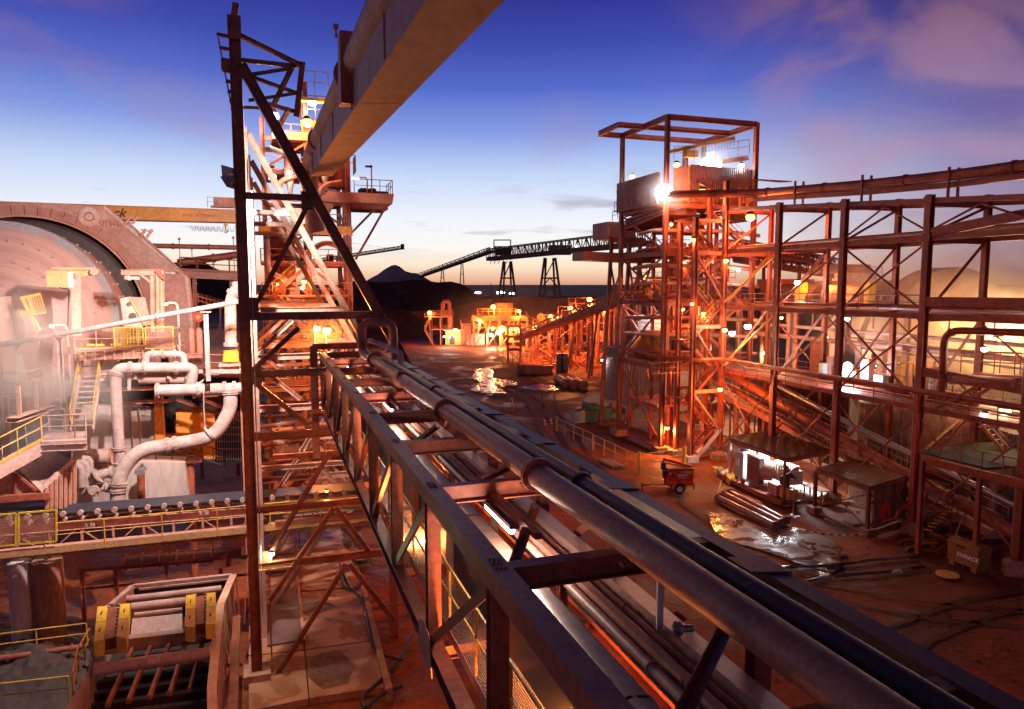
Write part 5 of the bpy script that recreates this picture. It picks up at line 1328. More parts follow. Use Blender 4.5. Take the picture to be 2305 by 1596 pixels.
# ================================================================ process tower behind the trestles
T0 = Y(598, 641, 56)
def tw(s, a, z): return V((T0.x, T0.y, 0)) + R * s + A * a + UP * z
def sw(u, y=58):  return (u - 598) * y / F / .93          # picture column to tower cross distance
def zw(v, y=58): return 17 + (641 - v) * y / F
def frame(t, P, ss, as_, levels, tops, m, cs=.3, bs=.3, seed=1, pb=.55, deck=None, dm=None, rails=True, rm=None, every=None):
    rg = random.Random(seed)
    for i, s in enumerate(ss):
        for j, a in enumerate(as_):
            bar(t, 'column', P(s, a, 0), P(s, a, tops(i, j)), cs, cs, m, 'H', up=A)
    for z in levels:
        ok = lambda i, j: tops(i, j) >= z - .01
        for i, s in enumerate(ss):
            for j, a in enumerate(as_):
                if i + 1 < len(ss) and ok(i, j) and ok(i + 1, j): bar(t, 'beam', P(s, a, z), P(ss[i + 1], a, z), bs * .6, bs, m, 'I')
                if j + 1 < len(as_) and ok(i, j) and ok(i, j + 1): bar(t, 'beam', P(s, a, z), P(s, as_[j + 1], z), bs * .6, bs, m, 'I')
    lv = [0] + list(levels)
    for k in range(len(lv) - 1):
        for i in range(len(ss) - 1):
            if rg.random() < pb and tops(i, 0) >= lv[k + 1] and tops(i + 1, 0) >= lv[k + 1]:
                a_, b_ = (ss[i], ss[i + 1]) if rg.random() < .5 else (ss[i + 1], ss[i])
                bar(t, 'brace', P(a_, 0, lv[k] + .2), P(b_, 0, lv[k + 1] - .2), bs * .5, bs * .5, m, 'L')
        for j in range(len(as_) - 1):
            if rg.random() < pb and tops(0, j) >= lv[k + 1]:
                bar(t, 'brace', P(ss[0], as_[j], lv[k] + .2), P(ss[0], as_[j + 1], lv[k + 1] - .2), bs * .5, bs * .5, m, 'L')
                bar(t, 'brace', P(ss[-1], as_[j], lv[k] + .2), P(ss[-1], as_[j + 1], lv[k + 1] - .2), bs * .5, bs * .5, m, 'L') if tops(len(ss) - 1, j) >= lv[k + 1] else None
    for (z, s0, s1, a0, a1) in (deck or []):
        MB().hexa([P(s0, a0, z + .02), P(s1, a0, z + .02), P(s1, a1, z + .02), P(s0, a1, z + .02), P(s0, a0, z + .1), P(s1, a0, z + .1), P(s1, a1, z + .1), P(s0, a1, z + .1)]).build('deck', dm or m, t)
        if rails: rail(t, [P(s0, a1, z + .1), P(s0, a0, z + .1), P(s1, a0, z + .1), P(s1, a1, z + .1)], 1.05, 1.6, .03, rm or m)
t = thing('process_tower', 'crowded orange-lit process tower seen through and above the trestles', 'process tower', tw(0, 0, 0))
PT = t
tops = lambda i, j: (29.6, 32.5, 28.2)[i]
lv = [6, 9.5, 13, 16, 18.6, 21.3, 23.6, 25.6, 28.1]
frame(t, tw, [.1, 3.3, 6.1], [0, 5], lv, tops, steel, .34, .36, 3, .75,
      [(z, -.3, 6.4, -.6, 5.2) for z in (6, 13, 16, 18.6, 21.3)] + [(25.6, .1, 5.2, -.3, 5), (28.1, .8, 5.0, 0, 5)], steel, True, steel_pk)
bar(t, 'fascia_beam', tw(-.4, -.7, 21.2), tw(6.6, -.7, 21.2), .12, .7, orange); bar(t, 'fascia_beam', tw(.8, -.4, 28.3), tw(5.2, -.4, 28.3), .12, .6, steel_pk)
MB().cyl(tw(1.3, 2.2, 16.2), tw(1.3, 2.2, 20.9), 1.05, 24).build('round_vessel', steel, t)
MB().cyl(tw(4.2, 2.2, 11.2), tw(4.2, 2.2, 15.2), 1.3, 24).build('round_vessel', steel_pk, t)
# pipes and cyclones in the upper part
for k, (s, z, h, r_) in enumerate(((2.0, 25.4, 2.6, .42), (3.1, 24.3, 2.2, .4), (3.4, 22.2, 3.0, .5), (4.6, 25.6, 1.6, .35))):
    o = MB(); o.tube([tw(s, -.6, z + h * .5), tw(s, -.6, z), tw(s, -.6, z - h * .6)], [r_, r_, r_ * .3], 18); o.build('cyclone', steel_wh if k % 2 else steel_pk, t)
    mb = MB(); flange(mb, tw(s, -.6, z + h * .5), UP, r_ * 1.25, .12); mb.build('cyclone_flange', steel, t)
for k, pts in enumerate((((.6, 27.2), (2.4, 26.6), (3.6, 25.2)), ((1.2, 22.8), (1.2, 24.8), (3.0, 25.4), (4.6, 24.0)), ((3.9, 23.4), (4.4, 24.6), (5.8, 24.9)), ((.2, 20.4), (.2, 18.0), (1.8, 17.2)), ((3.0, 19.4), (4.4, 20.3), (6.4, 19.6)),
                         ((-.2, 9), (1.8, 9.4), (3.5, 8.8), (6.6, 9.2)), ((.1, 14.4), (2, 14.9), (5.8, 14.4)), ((.6, 12.2), (.6, 8.3), (4.8, 7.8)))):
    MB().tube(bend([tw(s, -.9 - .15 * k, z) for s, z in pts], .6), .2 if k < 5 else .26, 12).build('tower_pipe', (pipe_pk, steel, pipe_m)[k % 3], t)
MB().tube([tw(4.6, 1, 24.4), tw(4.6, 1, 22.6)], [1.3, .4], 16).build('hopper_cone', steel_pk, t)
rg = random.Random(5)
mb = MB()
for k in range(46):
    s, z = rg.uniform(-.2, 6.2), rg.choice([6, 13, 16, 18.6, 21.3, 25.6]) + .1; a = rg.uniform(.2, 4.5)
    mb.gbox(tw(s, a, z + .4), rg.uniform(.2, .8), rg.uniform(.2, .8), rg.uniform(.4, 1.1))
o = mb.build('pump_sets', steel_dk, t); o['kind'] = 'stuff'
for k in range(5):
    z0, z1 = ((6, 9.6), (9.6, 13), (13, 16), (16, 18.6), (18.6, 21.3))[k]
    a, b = (tw(.3, -1.6, z0), tw(3.2, -1.6, z1)) if k % 2 else (tw(3.4, -1.6, z0), tw(.6, -1.6, z1))
    stair(t, a, b, .8, A, steel, yel_dirty)
for k in range(3):
    MB().beam(tw(-1 + 2.2 * k, -2.6, 12.8 + k * .3), tw(2.2 + 2.0 * k, -3.4, 4.2), .26, .35, 'box').build('chute_beam', steel_pk, t)
# caged platform with the bright white lamps at the very top
for zz in (30.3, 31.3, 32.3, 33.1): bar(t, 'cage_rail', tw(3.0, -.8, zz), tw(5.0, -.8, zz), .06, .06, steel_wh)
for s in (3.0, 4.0, 5.0): bar(t, 'cage_rail', tw(s, -.8, 28.6), tw(s, -.8, 33.2), .07, .07, steel_wh)
bar(t, 'cage_floor', tw(2.9, -.6, 29.2), tw(5.1, -.6, 29.2), .9, .4, orange)
bar(t, 'cage_floor', tw(2.9, -.6, 31.0), tw(5.1, -.6, 31.0), .8, .25, yel_dirty)
for (u, v, y, r_, em, pw, c) in ((692, 276, 55.2, .40, em_amber, 2400, AMB), (615, 262, 55, .42, em_white, 700, WHT), (703, 232, 56.5, .3, em_white, 800, WHT), (613, 399, 54.5, .30, em_white, 220, WHT), (651, 388, 54.8, .2, em_white, 200, WHT),
                                  (684.5, 634, 54, .2, em_amber, 1300, AMB), (681, 647, 54, .18, em_amber, 700, AMB), (625, 640, 55, .1, em_warm, 200, WRM), (690, 598, 56, .1, em_white, 120, WHT)):
    lamp(t, Y(u, v, y), r_, em, pw, c)
# right-hand cantilever platform
t = thing('cantilever_platform', 'platform jutting right from the process tower with lamp posts and handrail', 'platform', tw(6.3, 0, 0))
z0 = zw(459)
bar(t, 'column', tw(6.35, -.6, 0), tw(6.35, -.6, zw(330)), .34, .34, steel, 'H', up=A, t=.03)
MB().hexa([tw(4.2, -.8, z0 - .1), tw(9.75, -.8, z0 - .1), tw(9.75, 2.4, z0 - .1), tw(4.2, 2.4, z0 - .1), tw(4.2, -.8, z0 + .7), tw(9.9, -.8, z0 + .7), tw(9.9, 2.4, z0 + .7), tw(4.2, 2.4, z0 + .7)]).build('platform_box', steel_pk, t)
for k in range(5): bar(t, 'under_beam', tw(6.6, -.8 + .7 * k, z0 - .35), tw(9.4, -.8 + .7 * k, z0 - .35), .14, .45, steel_dk, 'I')
rail(t, [tw(6.8, -.7, z0 + .7), tw(9.8, -.7, z0 + .7), tw(9.8, 2.3, z0 + .7)], 1.05, 1.2, .03, steel_dk, False)
bar(t, 'prop', tw(6.5, -.6, zw(528)), tw(8.6, -.6, z0 - .3), .17, .17, steel_dk); bar(t, 'prop', tw(6.8, -.6, zw(585)), tw(9.2, -.6, z0 - .4), .17, .17, steel, 'C')
mb = MB()
for k in range(10): mb.ball(tw(7.3 + .12 * k, -.3 + .1 * (k % 3), z0 + .85 + .1 * (k % 2)), .22, 7); mb.ball(tw(8.6 + .09 * k, -.2, z0 + .8), .16, 7)
mb.build('grime_heap', black, t)
for (u, v, ub, on) in ((803, 402, 827, 0), (833, 375, 837, 1)):
    p = Y(u, v, 57.5); b = Y(ub, 436, 57.5)
    MB().tube(bend([b, V((b.x, b.y, p.z + .1)), p + UP * .07], .3), .05, 8).build('lamp_pole', steel_dk, t)
    MB().gbox(p - R * .1, .55, .2, .14).build('lamp_head', em_warm if not on else grey_d, t)
MB().cyl(tw(5.55, .5, zw(428)), tw(5.55, .5, zw(372)), .95, 24).build('round_tank', steel_dk, t)
MB().disc_ring(tw(5.55, .5, zw(395)), UP, [(0, .95), (0, 1.5), (.35, 1.5), (.35, .95)], 24).build('tank_ledge', steel_dk, t)
rail(t, [tw(6.2, -.6, zw(394)), tw(7.0, -.2, zw(394)), tw(7.0, 1.4, zw(394))], 1.3, .6, .03, steel_dk, False)
# two large sodium lamps low between the trestles
t = thing('sodium_lamp', 'left one of two blazing yellow lamps just above the truss bridge end', 'lamp', Y(713, 745, 40), 'blazing yellow lamps')
lamp(t, Y(713, 739, 40), .20, em_amber, 1500, AMB, pole=Y(713, 900, 40.3))
t = thing('sodium_lamp', 'right and larger of two blazing yellow lamps just above the truss bridge end', 'lamp', Y(736, 745, 40), 'blazing yellow lamps')
lamp(t, Y(736, 743, 40), .24, em_amber, 2200, AMB, pole=Y(737, 900, 40.3))
t = thing('leaning_lamp', 'small amber lamp glowing at the left of the dark column above the deck', 'lamp', Y(546, 720, 50)); lamp(t, Y(543, 720, 44), .08, em_warm, 120, WRM, pole=Y(544, 790, 44))

# low clutter in the bays behind the near trestle
t = thing('pump_station', 'tangle of pale beams and orange pipes behind the trestle legs at bridge level', 'pump station', tw(0, -9, 0))
PQ = lambda s, a, z: tw(s, a - 11, z)
frame(t, PQ, [.0, 2.4, 5.0], [0, 4], [3.4, 7.0, 10.4, 13.4], lambda i, j: 13.4, steel_pk, .22, .24, 11, .8, [(3.4, -.2, 5.2, -.3, 4.2), (10.4, -.2, 5.2, -.3, 4.2)], steel, True, yel_dirty)
for k in range(7):
    z = 4.4 + k * 1.25; MB().tube(bend([PQ(-.6, -.4 - .1 * k, z), PQ(1.5 + .4 * k, -.4 - .1 * k, z + .2), PQ(1.5 + .4 * k, -.4, z + 1.1), PQ(5.8, -.4, z + 1.0)], .4), .12 + .03 * (k % 3), 10).build('branch_pipe', (pipe_pk, steel, pipe_m)[k % 3], t)
MB().beam(PQ(3.6, -1.2, 12.4), PQ(4.4, -1.3, 8.6), .7, .5).build('pale_chute', steel_wh, t)
stair(t, PQ(.4, -1.4, 3.4), PQ(4.6, -1.4, 7.0), .8, A, steel, steel_pk)
lamp(t, Y(835 - 100, 1105, 31), .09, em_amber, 70, AMB)
lamp(t, PQ(1.0, 1.5, 6.6), .14, em_warm, 500, WRM); lamp(t, PQ(4.2, 1.5, 12.8), .14, em_amber, 900, AMB)
t = thing('work_lamp', 'pale green-white work lamp low beside the dark column foot', 'lamp', G(621, 1290, 0)); 
lamp(t, Y(612, 1262, 29.5) + UP * .3, .12, em_white, 220, (.72, 1, .55), hood=True, pole=V((*Y(606, 1300, 29.8).xy, 0)))

# ================================================================ far things
def gallery(t, p, q, w, h, n, m, side=None, cs=.25, nm='gallery'):
    d = (q - p).normalized(); side = (side or d.cross(UP)).normalized() * w
    for o in (V((0, 0, 0)), side):
        bar(t, 'gallery_chord', p + o, q + o, cs, cs, m); bar(t, 'gallery_chord', p + o + UP * h, q + o + UP * h, cs, cs, m)
        mb = MB()
        for k in range(n):
            a, b = p.lerp(q, k / n) + o, p.lerp(q, (k + 1) / n) + o
            mb.beam(a, a + UP * h, cs * .6)
            mb.beam(a, b + UP * h, cs * .5) if k % 2 else mb.beam(a + UP * h, b, cs * .5)
        mb.build('gallery_lattice', m, t)
    MB().hexa([p - UP * .3, q - UP * .3, q + side - UP * .3, p + side - UP * .3, p + UP * h * .28, q + UP * h * .28, q + side + UP * h * .28, p + side + UP * h * .28]).build('gallery_floor', m, t)
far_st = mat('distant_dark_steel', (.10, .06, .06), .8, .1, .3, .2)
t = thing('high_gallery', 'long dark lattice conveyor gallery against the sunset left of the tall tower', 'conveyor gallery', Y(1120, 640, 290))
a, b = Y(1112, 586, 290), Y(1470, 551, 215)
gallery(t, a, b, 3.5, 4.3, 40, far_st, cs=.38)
mb = MB(); c = Y(1260, 563, 262); mb.box(c, 8, 4, 3.4); mb.build('drive_house', far_st, t)
for (u0, v0, w0, h0) in ((1129, 556, 9, 7),):
    P0 = Y(1112, 586, 290); 
    for dx in (0, 6.6): bar(t, 'head_frame', P0 + V((dx, 0, 0)), P0 + V((dx, 0, 8.0)), .35, .35, far_st)
    bar(t, 'head_frame', P0 + UP * 8, P0 + V((6.6, 0, 8)), .35, .4, far_st); bar(t, 'head_frame', P0 + UP * 5.4, P0 + V((6.6, 0, 5.4)), .35, .4, far_st)
    MB().box(P0 + V((3.4, 0, 3.4)), 6, 4, 2.6).build('head_house', far_st, t)
    for k in range(5): bar(t, 'hanging_rail', P0 + V((-1 + 1.6 * k, 0, 0)), P0 + V((-1.6 + 1.6 * k, 0, -1.4)), .2, .2, far_st)
for i, (u, vt, vb, w1, w2, yy) in enumerate(((1142, 588, 676, 17, 40, 288), (1238, 580, 684, 24, 52, 272))):
    P = lambda x, v: Y(u + x, v, yy)
    for sgn in (-1, 1):
        bar(t, 'trestle_leg', P(sgn * w1 / 2, vt), P(sgn * w2 / 2, vb), .7, .7, far_st); bar(t, 'trestle_leg', P(sgn * w1 / 3, vt) + V((0, 3, 0)), P(sgn * w2 / 4, vb) + V((0, 3, 0)), .6, .6, far_st)
    vm = (vt + vb) / 2 - 6; bar(t, 'trestle_tie', P(-w1 * .75, vm), P(w1 * .75, vm), .5, .6, far_st); bar(t, 'trestle_tie', P(-w1 / 2, vm), P(w1 / 2, vt), .4, .4, far_st)
    if i:
        for k in range(2):
            va, vb_ = vm + k * 22, vm + 22 + k * 22; bar(t, 'trestle_brace', P(-20, vb_), P(0, va), .4, .4, far_st); bar(t, 'trestle_brace', P(20, vb_), P(0, va), .4, .4, far_st); bar(t, 'trestle_tie', P(-22, vb_), P(22, vb_), .4, .4, far_st)
lamp(t, Y(1296, 554, 250), .5, em_white, 900, COOL, hood=False)
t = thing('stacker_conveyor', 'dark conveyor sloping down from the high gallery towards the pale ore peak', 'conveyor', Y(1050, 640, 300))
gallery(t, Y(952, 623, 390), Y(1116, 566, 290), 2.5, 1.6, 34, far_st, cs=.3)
for (u, vt, vb) in ((996, 609, 640), (1040, 594, 640)):
    for s in (-3, 3): bar(t, 'leg', Y(u + s * .6, vt, 340), Y(u + s * 1.4, vb, 340), .4, .4, far_st)
    bar(t, 'leg_tie', Y(u - 3, (vt + vb) / 2, 340), Y(u + 3, (vt + vb) / 2, 340), .3, .3, far_st)
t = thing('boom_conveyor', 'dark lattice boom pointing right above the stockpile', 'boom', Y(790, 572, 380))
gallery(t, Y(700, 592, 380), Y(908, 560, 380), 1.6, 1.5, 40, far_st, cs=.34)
MB().box(Y(906, 555.5, 379), 1.6, 2, 2.8).build('boom_head', far_st, t)
bar(t, 'stay_rope', Y(740, 540, 380), Y(870, 558, 380), .1, .1, far_st)
t = thing('transmission_mast', 'thin mast on the plain left of the gallery trestles', 'mast', Y(1105, 672, 500)); bar(t, 'mast_pole', Y(1105, 676, 500), Y(1105, 638, 500), .5, .5, far_st)
for i, (u, v, w_, lb) in enumerate(((1076, 659, 3.2, 'small blazing white far-off light at the foot of the dark stockpile'), (1127, 659, 4.5, 'brightest cluster of far-off white lights behind the gallery trestle'), (1152, 661, 2.6, 'dim far-off white light just right of the gallery trestle foot'))):
    t = thing('distant_floodlight', lb, 'floodlight', Y(u, v + 4, 620)); c = Y(u, v, 620)
    bar(t, 'light_pole', Y(u, v + 8, 620), c, .3, .3, far_st)
    for k in range(3): MB().ball(c + V((-w_ / 2 + w_ / 2 * k, 0, .4 * (k % 2))), w_ * .3, 8, .7).build('lens', em_white, t)

# ================================================================ middle-distance plant
far_o = mat('orange_dust_steel', (.46, .17, .07), .6, 0, .35, .5, (.32, .09, .035))
def mid_tower(t, u0, u1, y, lvls, nb=1, m=far_o, a=4.5, seed=1, cs=.3, decks=True):
    p0 = Y(u0, 641, y); sc_ = (u1 - u0) * y / F; base = V((p0.x, p0.y, 0))
    P = lambda s, aa, z: base + V((s, aa, z))
    ss = [sc_ * k / nb for k in range(nb + 1)]
    frame(t, P, ss, [0, a], lvls, lambda i, j: lvls[-1], m, cs, cs, seed, .9, [(z, -.3, sc_ + .3, -.3, a + .3) for z in lvls] if decks else [], m, True, m)
    return P, sc_
zz = lambda v, y: 17 + (641 - v) * y / F
t = thing('scrubber_tower', 'small red steel tower with a hooked pipe on top, first plant right of the stockpile', 'process tower', G(985, 775, 0))
P, w_ = mid_tower(t, 967, 1014, 204, [4.4, 8.6, zz(713, 204)], 2, far_o, 5, 2)
for k in range(3): 
    z0, z1 = (0, 4.4, 8.6)[k], (4.4, 8.6, zz(713, 204))[k]; stair(t, P(-1.5 if k % 2 else 1, -1.2, z0), P(1 if k % 2 else -1.5, -1.2, z1), 1.0, V((0, 1, 0)), far_o, far_o, 1.0)
MB().tube(bend([P(3.6, 1, zz(712, 204)), P(3.6, 1, zz(678, 204)), P(5.4, 1, zz(678, 204)), P(5.4, 1, 2)], 1.5), .62, 16).build('hooked_pipe', steel, t)
MB().cyl(P(4.4, 1, zz(710, 204)), P(4.4, 1, zz(698, 204)), .8, 12).build('fan_body', steel, t)
lamp(t, Y(967, 704, 203), .7, em_amber, 6500, AMB, hood=False); lamp(t, Y(1025, 742, 200), .6, em_amber, 5000, AMB, pole=Y(1026, 770, 200))
t = thing('screening_plant', 'brightest orange-lit platform plant with a round tank in the middle distance', 'process plant', G(1120, 780, 0))
P, w_ = mid_tower(t, 1066, 1186, 198, [5.2, zz(718, 198)], 4, far_o, 9, 4, .45)
zt = zz(712, 198)
bar(t, 'platform_fascia', P(-.5, -.5, zt - .5), P(w_ + .5, -.5, zt - .5), .3, 1.4, far_o)
MB().cyl(P(8.2, 4, zt), P(8.2, 4, zt + 3.6), 2.5, 28).build('round_tank', far_o, t)
rail(t, [P(1, -.4, zt + .5), P(11.5, -.4, zt + .5)], 1.6, 1.6, .06, yel_dirty, False)
MB().gbox(P(11, 2, 3.2), 3, 3, 4).build('plant_house', far_o, t)
for k in range(5): MB().tube([P(1 + 2.6 * k, -1, 3.5), P(2.2 + 2.6 * k, -1, 8.2)], .3, 8).build('plant_pipe', far_o, t)
stair(t, P(3.6, -1.5, 5.2), P(1.4, -1.5, zt), 1.1, V((0, 1, 0)), far_o, yel_dirty); stair(t, P(8.6, -2.5, 0), P(6.4, -2.5, 5.2), 1.1, V((0, 1, 0)), far_o, yel_dirty)
rg = random.Random(8)
for (u, v, r_, pw, em, c) in ((1079, 721, .45, 5000, em_amber, AMB), (1110, 690, .5, 6000, em_amber, AMB), (1168, 700, .42, 5000, em_amber, AMB), (1109, 739, .42, 4500, em_amber, AMB), (1130, 740, .75, 9000, em_amber, AMB), (1123, 748, .6, 6000, em_amber, AMB),
                              (1149, 741, .3, 2500, em_amber, AMB), (1162, 741, .5, 5000, em_amber, AMB), (1167, 744, .5, 4000, em_amber, AMB), (1106, 754, .42, 3500, em_white, WHT)):
    lamp(t, Y(u, v, 196), r_ * 1.35, em, pw * 1.25, c, hood=False, pole=Y(u + 3, v + 22, 196.4) if v < 722 else None)
t = thing('green_shed', 'low pale green shed with white lamps between the two orange plants', 'shed', G(1010, 776, 0))
c = G(1010, 777, 0); MB().box(c + V((1.8, 2, 2)), 5.5, 4, 4).build('shed_wall', greenp, t); MB().box(c + V((1.8, 2, 4.15)), 6.2, 4.6, .3).build('shed_roof', galv, t); MB().box(c + V((1.0, -.03, 1.4)), 1.4, .06, 2.4).build('shed_door', grey_d, t)
MB().box(c + V((7.6, 2, 1.6)), 5, 4, 3.2).build('annexe_wall', cream, t)
for (u, v) in ((1000, 758), (1012, 759), (1023, 757)): lamp(t, Y(u, v, 197), .28, em_white, 1100, WHT)
t = thing('round_screen_drum', 'round amber-lit drum on a sloping frame beside the inclined conveyor', 'drum', G(1220, 760, 0))
c = Y(1218, 714, 178); MB().cyl(c - V((0, .6, 0)), c + V((0, 1.4, 0)), .95, 24).build('drum_body', yel_dirty, t)
for k in range(5): bar(t, 'drum_frame', Y(1198 + k * 9, 722 + k * 2, 177), Y(1195 + k * 9, 745, 177), .14, .14, far_o)
bar(t, 'drum_frame', Y(1196, 716, 177), Y(1240, 732, 177), .2, .25, far_o); bar(t, 'drum_leg', Y(1206, 745, 177), V((*Y(1206, 745, 177).xy, 0)), .3, .3, far_o)
t = thing('inclined_conveyor', 'long red inclined conveyor on trestles rising right to the tall tower', 'conveyor', G(1200, 800, 0))
a, b = Y(1176, 763, 172), Y(1480, 655, 112)
gallery(t, a, b, 2.2, 1.5, 44, far_o, cs=.22)
rail(t, [a + UP * 1.5, b + UP * 1.5], 1.0, 2.2, .04, yel_dirty, False)
bar(t, 'conveyor_belt', a + UP * 1.25, b + UP * 1.25, 1.4, .1, rubber)
for q_ in (.17, .36, .50, .66, .80):
    c = a.lerp(b, q_)
    for s in (-1, 1):
        for dx in (0, 2.6): bar(t, 'trestle_leg', c + V((dx, s * .8, 0)), V((c.x + dx * 1.5 - .8 + (s - 1) * .5, c.y + s * 2.0, 0)), .28, .28, steel)
    h = c.z; mb = MB()
    for k in range(3): mb.beam(V((c.x - .3, c.y - 1.6, h * k / 3 + .2)), V((c.x + 3, c.y - 1.2, h * (k + 1) / 3)), .14); mb.beam(V((c.x + 3.2, c.y - 1.6, h * k / 3 + .2)), V((c.x, c.y - 1.2, h * (k + 1) / 3)), .14)
    mb.build('trestle_brace', steel, t)
t2 = thing('transfer_cage', 'square orange cage tower at the low end of the inclined conveyor', 'transfer tower', G(1165, 815, 0))
P, w_ = mid_tower(t2, 1143, 1171, 160, [2.6, 5.4, zz(735, 160)], 1, far_o, 3.5, 6, .3)
rail(t2, [G(1132, 818, 0), G(1208, 820, 0)], 2.8, 1.0, .07, far_o, False)
stair(t2, G(1122, 800, 0), G(1108, 790, 0) + UP * 4.6, 1.0, V((0, 1, 0)), yel_dirty, yel_dirty)
for (u, v, r_, pw) in ((1204, 737, .42, 4500), (1239, 712, .42, 4500), (1245, 719, .42, 3500), (1257, 713, .38, 4000), (1284, 694, .42, 4500), (1293, 702, .42, 4500), (1327, 674, .42, 5000), (1329, 686, .42, 5000)):
    y = 172 - (u - 1176) * .2; q_ = (u - 1176) / 304; lamp(t, Y(u, v, y), r_ * 1.35, em_amber, pw * 1.6, AMB, hood=False, pole=a.lerp(b, q_) + UP * 1.5)
t = thing('plant_clutter', 'jumble of small machines and pipes on the ground below the inclined conveyor', 'machinery', G(1260, 815, 0)); bpy.data.objects.remove(t)
for i, (u0, u1, v, y, lv_, lb) in enumerate(((1188, 1216, 762, 190, [4, 8.5], 'small open orange frame tower just left of the round amber drum'), (1236, 1268, 750, 182, [4.5, 9], 'open frame tower behind the lower end of the inclined conveyor'),
        (1285, 1330, 742, 176, [5, 9.5, 12.6], 'broad dark frame behind the middle of the inclined conveyor'), (1345, 1392, 735, 150, [5, 9, 12.8], 'tall dark frame behind the upper end of the inclined conveyor'), (1038, 1058, 770, 203, [3.2, 6.0], 'tiny low frame tower between green shed and orange plant'))):
    t = thing('plant_frame', lb, 'frame tower', G((u0 + u1) / 2, 780, 0), 'frame towers of the far plant')
    P, w_ = mid_tower(t, u0, u1, y, lv_, 2, far_o, 4, 30 + i, .3)
    for k in range(4): MB().tube(bend([P(.3 + k * w_ / 4, -.6, .5 + k), P(.3 + k * w_ / 4, -.6, lv_[-1] - .5 * k), P(w_ * .9, -.6, lv_[-1] - .6 * k)], .6), .22, 8).build('frame_pipe', steel, t)
    MB().gbox(P(w_ / 2, 2, lv_[0] + 1.2), w_ * .5, 2, 2.2).build('frame_machine', steel_dk, t)
    if i in (1, 2, 3): lamp(t, P(w_ * .3, -.8, lv_[-1] - 1.2), .34, em_amber, 1800, AMB)
rg = random.Random(21); mb = MB()
for k in range(230):
    u, v = rg.uniform(1215, 1400), rg.uniform(778, 830); c = G(u, v, 0); s = rg.uniform(.3, 1.3)
    if k % 3: mb.box(c + UP * s * .4, s * rg.uniform(.5, 2), s, s * .8, V((1, rg.uniform(-.5, .5), 0)).normalized(), V((0, 1, 0)))
    else: mb.cyl(c + UP * .3, c + UP * .5 + V((rg.uniform(-3, 3), rg.uniform(-2, 2), rg.uniform(-.2, 2.2))), rg.uniform(.1, .35), 8)
tag(mb.build('scattered_scrap', far_o), 'scrap metal and small parts strewn under the inclined conveyor', 'scrap', kind='stuff')
# stack of green-grey pallets, crate, fat pipes, bollards
for i, (u, lb) in enumerate(((1259, 'left tall stack of grey-green trays in the yard'), (1270, 'right tall stack of grey-green trays in the yard'))):
    t = thing('tray_stack', lb, 'tray stack', G(u, 837, 0), 'stacks of trays')
    mb = MB(); c = G(u, 838, 0)
    for k in range(14): mb.box(c + UP * (.12 + .27 * k) + V((.05 * (k % 2), 0, 0)), 1.35, 1.3, .17)
    for s in (-.5, .5): mb.box(c + V((s, 0, 1.9)), .08, 1.2, 3.75)
    mb.build('trays', mat('tray_grey_green', (.20, .23, .20), .6), t)
t = thing('tipped_skip', 'low rusty metal skip in the yard beyond the puddle', 'skip', G(1205, 842, 0)); c = G(1205, 842, 0)
mb = MB(); mb.box(c + V((0, 0, .9)), 6.4, 3, 1.5); mb.box(c + V((-3.3, 0, 1.2)), .3, 3.4, 2.2); mb.box(c + V((0, -1.6, 1.7)), 6.8, .2, .2); mb.build('skip_body', steel, t); MB().box(c + V((0, 0, .12)), 6.6, 3.2, .2).build('skid', grey_d, t)
for i, (u, v) in enumerate(((1256, 856), (1276, 859), (1296, 861))):
    a, b = G(u, v - 4, .75), G(u + 18, v + 7, .75); pipe('fat_pipe', ['left', 'middle', 'right'][i] + ' one of three short fat brown pipes lying in the yard', 'pipe', [a, b], .72, steel, group='three short fat pipes', seg=20, flanges=(0.02, .98), fr=1.12)
tt = MB(); 
for i, (u, v, lb) in enumerate(((1154, 928, 'red and white bollard alone in the middle of the yard'), (1354, 867, 'red and white bollard in front of the corrugated shed corner'), (1232, 978, 'left of two leaning red and white posts at the fence end'), (1246, 976, 'right of two leaning red and white posts at the fence end'))):
    h = 34 * 17 / (v - 641) if i < 2 else 34 * 17 / (v - 641); b = G(u, v, 0); t = thing('bollard', lb, 'bollard', b, 'red and white bollards')
    d = UP + (V((-.2, 0, 0)) if i > 1 else V((0, 0, 0))); MB().tube([b, b + d * 1.9], .10, 10).build('post', redp, t)
    for q_ in (1.15, 1.5): MB().tube([b + d * q_, b + d * (q_ + .16)], .107, 10).build('white_band', white_p, t)
for i, (u0, v0, sz, lb) in enumerate(((1322, 952, 1.9, 'dark green steel bin nearest the fence corner'), (1352, 946, 2.0, 'large dark bin behind the others near the shed'), (1330, 938, 1.7, 'bin with bright rubbish on top beside the shed'), (1300, 955, 1.3, 'small wire crate at the left of the dark bins'))):
    t = thing('scrap_bin', lb, 'bin', G(u0, v0, 0), 'bins by the corrugated shed'); c = G(u0, v0, 0)
    mb = MB()
    for s in (-1, 1): mb.gbox(c + R * s * sz * .5 + UP * .95, .08, sz, 1.4); mb.gbox(c + A * s * sz * .5 + UP * .95, sz + .08, .08, 1.4)
    mb.gbox(c + UP * .3, sz, sz, .1); mb.build('bin_wall', mat('bin_green' + str(i), (.07, .09, .06), .7) if i != 3 else galv, t)
    mb = MB(); rg2 = random.Random(i)
    for k in range(14): mb.box(c + V((rg2.uniform(-.6, .6) * sz * .7, rg2.uniform(-.6, .6) * sz * .7, 1.55)), .6, .12, .08, V((rg2.random() - .5, rg2.random() - .5, .2)).normalized(), V((.2, 1, 0)).normalized())
    mb.build('bin_rubbish', wood, t)
